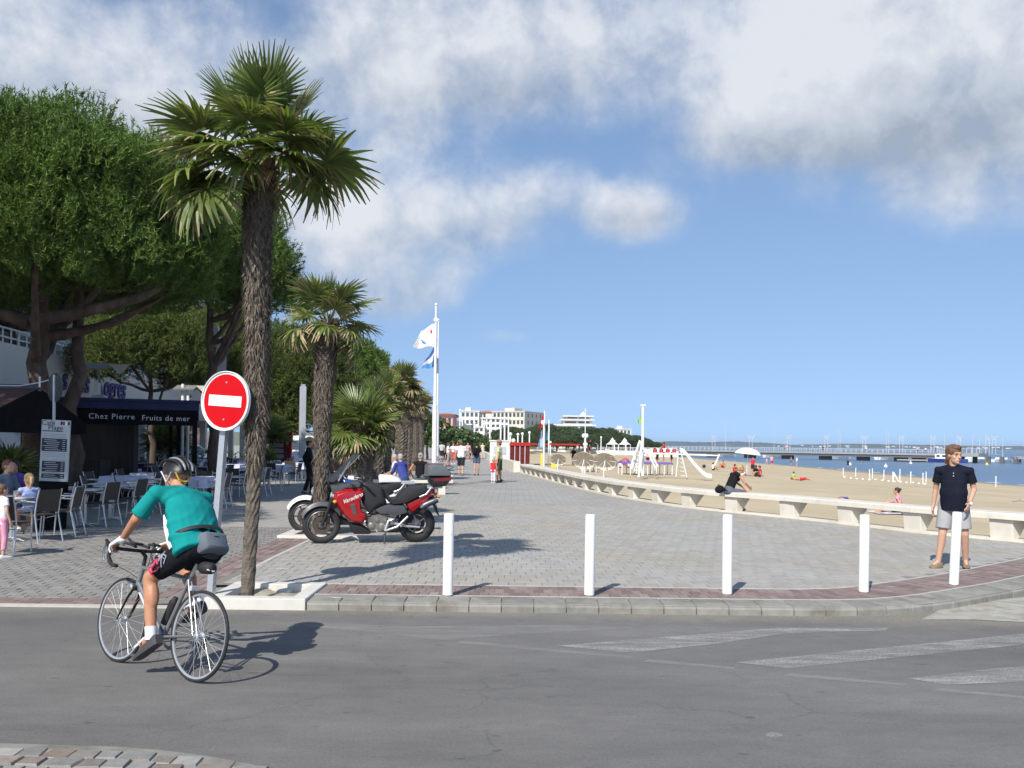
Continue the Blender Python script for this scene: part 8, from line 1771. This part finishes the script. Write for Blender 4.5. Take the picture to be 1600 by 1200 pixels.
M_SWR = C('swim_red', (.5, .03, .04)); M_SWB = C('swim_black', (.015, .015, .018)); M_SWBL = C('swim_blue', (.05, .08, .3))
beachp(1187, 745, 'person in a red top crouching under the white parasol', M_SK_MID, M_REDC, M_DKSHORT, H_DARK, R(150), sit); beachp(1181, 744, 'person with black top sitting left under the white parasol', M_SK_TAN, M_BLACKC, M_DKSHORT, H_DARK, R(30), sit)
beachp(1176, 741, 'standing person in orange red top beneath the white parasol', M_SK_MID, M_REDC, M_DKSHORT, H_DARK, R(-90), None, 1.5); beachp(1157, 744, 'person in white top sitting left of the white parasol', M_SK_FAIR, M_WHITEC, M_WHITEC, H_DARK, R(20), sit)
beachp(1148, 742, 'person in red sitting at the far left of the parasol group', M_SK_TAN, M_REDC, M_SWR, H_DARK, R(-40), sit); beachp(1130, 731, 'person sitting low on the sand left of the seated bench woman', M_SK_TAN, None, M_SWR, H_BROWN, R(200), sit)
beachp(1206, 731, 'bather in pink shorts walking near the waterline', M_SK_FAIR, C('pinkish', (.6, .4, .42)), M_SWR, H_BROWN, R(-60), None, 1.75, legcut=.6); beachp(1198, 726, 'pale pink child at the water edge left of the bathers', M_SK_FAIR, M_PINK, M_PINK, H_BLOND, R(100), None, 1.2, legcut=.4)
beachp(1236, 729, 'left bather of a pair standing at the water edge', M_SK_TAN, None, M_SWBL, H_DARK, R(0), None, 1.75, legcut=.5); beachp(1245, 730, 'right bather in white of the pair at the water edge', M_SK_FAIR, M_WHITEC, M_GREYSH, H_BROWN, R(180), None, 1.75, legcut=.6)
beachp(1325, 733, 'dark bather standing in the shallow water', M_SK_TAN, M_SWB, M_SWB, H_DARK, R(-90), None, 1.7, legcut=.5)
beachp(1240, 750, 'child in lime green sitting on the open sand', M_SK_FAIR, C('lime', (.35, .6, .12)), C('lime', (.35, .6, .12)), H_DARK, R(10), sit, 1.2); beachp(1251, 751, 'sunbather lying beside the lime green child', M_SK_MID, None, M_SWR, H_BROWN, R(0), lie, 1.6)
q = GS(1402, 803)
person('person', 'woman in pink lying propped on a towel behind the bench', q, R(150), 1.66, sit, dict(skin=M_SK_MID, shirt=M_PINK, legs=M_SWB, hair=H_DARK, shoe=None), 1, 'people on the beach', shirt='tank', legcut=.5, hair='bun', female=True, shoe=False)
k = MB(); k.grid(lambda u, v: ((u - .5) * 2.2, (v - .5) * 1.1, .03 + .03 * math.sin(u * 9) * math.sin(v * 7)), 12, 8); o = k.build('beach_towel', mat('towel_pattern', (.6, .6, .62), rough=.95, var=.3, scale=5, col2=(.5, .2, .3), c2scale=4), None, smooth=60, fix=False, loc=q + V3((.2, -.1, .02))); tag(o, 'crumpled pale towel under the woman in pink behind the bench', 'towel')
k = MB(); k.ell((0, 0, .15), (.24, .17, .16), None, 12, 8); o = k.build('beach_bag', M_PINK, None, smooth=60, loc=GS(1420, 805)); tag(o, 'bright beach bag on the sand beside the woman in pink', 'bag')
q = GS(1316, 786); person('person', 'sunbather lying on the sand just behind the bench, seen by one raised knee', q + V3((0, 0, 0)), R(60), 1.7, lie, dict(skin=M_SK_MID, shirt=None, legs=M_SWBL, hair=H_BROWN, shoe=None), 0, 'people on the beach', shoe=False, legcut=.5)
play = [(923, 727, 'child in black jumping on the left trampoline', M_BLACKC, 1.5, .86), (916, 728, 'child in white on the left trampoline', M_WHITEC, 1.4, .86), (970, 731, 'child in white sitting beside the trampolines', M_WHITEC, 1.3, 0), (982, 731, 'second child in white sitting left of the net', M_WHITEC, 1.3, 0), (1040, 732, 'child in black and red standing on the trampoline nearest the slide', M_REDC, 1.5, .86), (1027, 728, 'person in black behind the climbing frame', M_BLACKC, 1.7, 0), (1012, 728, 'person in pink behind the climbing frame', M_PINK, 1.6, 0), (896, 727, 'person in black at the left of the inflatables', M_BLACKC, 1.6, 0), (1049, 726, 'dark person just left of the slide ladder', M_BLACKC, 1.6, 0), (1114, 735, 'person sitting beside the brace of the long bar', M_WHITEC, 1.5, 0)]
for i, (px, pb, lab, c, H, up_) in enumerate(play):
    b = GS(px, pb + (8 if up_ else 0)); ps = sit if 'sitting' in lab else None
    person('person', lab, b + V3((0, 1.0 if up_ else 0, up_)), R(40 * i), H, ps, dict(skin=M_SK_TAN, shirt=c, legs=M_SWB, hair=H_DARK, shoe=None), 0, 'people on the beach', shoe=False, legcut=.5)
for i, (px, py) in enumerate(((1285, 702), (1352, 704), (1225, 700), (1432, 705), (1445, 705), (1460, 706))):
    p = on_pier(px); person('person', f'{ORD[i]} tiny person on the pier counted from the beach end' if i else 'tiny dark person at the pier railing', (p.x, p.y - .5, .26), R(90), 1.7, None, dict(skin=M_SK_MID, shirt=[M_BLACKC, M_WHITEC, M_REDC, M_PINK, M_WHITEC, M_BLUEC][i], legs=M_DKSHORT, hair=H_DARK, shoe=None), 0, 'people on the pier', shoe=False, voxel=.05)
k = MB(); b = GS(1100, 731); k.ell((0, 0, .18), (.2, .2, .2), None, 12, 8); o = k.build('beach_ball', mat('ball_dark', (.02, .02, .02)), None, smooth=60, loc=b); tag(o, 'dark ball on the sand right of the slide', 'ball')
# driftwood and a flat stone slab on the near sand
for px, py, s_, lab in ((1572, 826, .35, 'small brown stick on the sand at the far right behind the bench'), (1594, 785, .4, 'forked twig standing on the sand at the right edge')):
    q = GS(px, py); k = MB(); k.tube([(-s_, 0, .03), (0, .05, .08), (s_, 0, .03)], [.015, .025, .012], 6); k.tube([(0, .05, .08), (.1, .15, .2)], [.014, .006], 5); o = k.build('driftwood', mat('driftwood', (.25, .19, .13)), None, smooth=60, loc=q); tag(o, lab, 'driftwood')

# ------------------------------------------------------------------ sea air
if True:
    hz_ = MB(); hz_.box((1630, 1790, 9.0), (4740, 4980, 32.0)); hm = bpy.data.materials.new('sea_haze'); hm.use_nodes = True; nt = hm.node_tree; nt.nodes.remove(nt.nodes['Principled BSDF'])
    pv = nt.nodes.new('ShaderNodeVolumePrincipled'); pv.inputs['Color'].default_value = (.80, .87, .95, 1); pv.inputs['Density'].default_value = .00013; pv.inputs['Anisotropy'].default_value = .2
    nt.links.new(pv.outputs[0], nt.nodes['Material Output'].inputs['Volume']); stuff(hz_.build('haze', hm))
bpy.data.scenes.remove(BENCH)
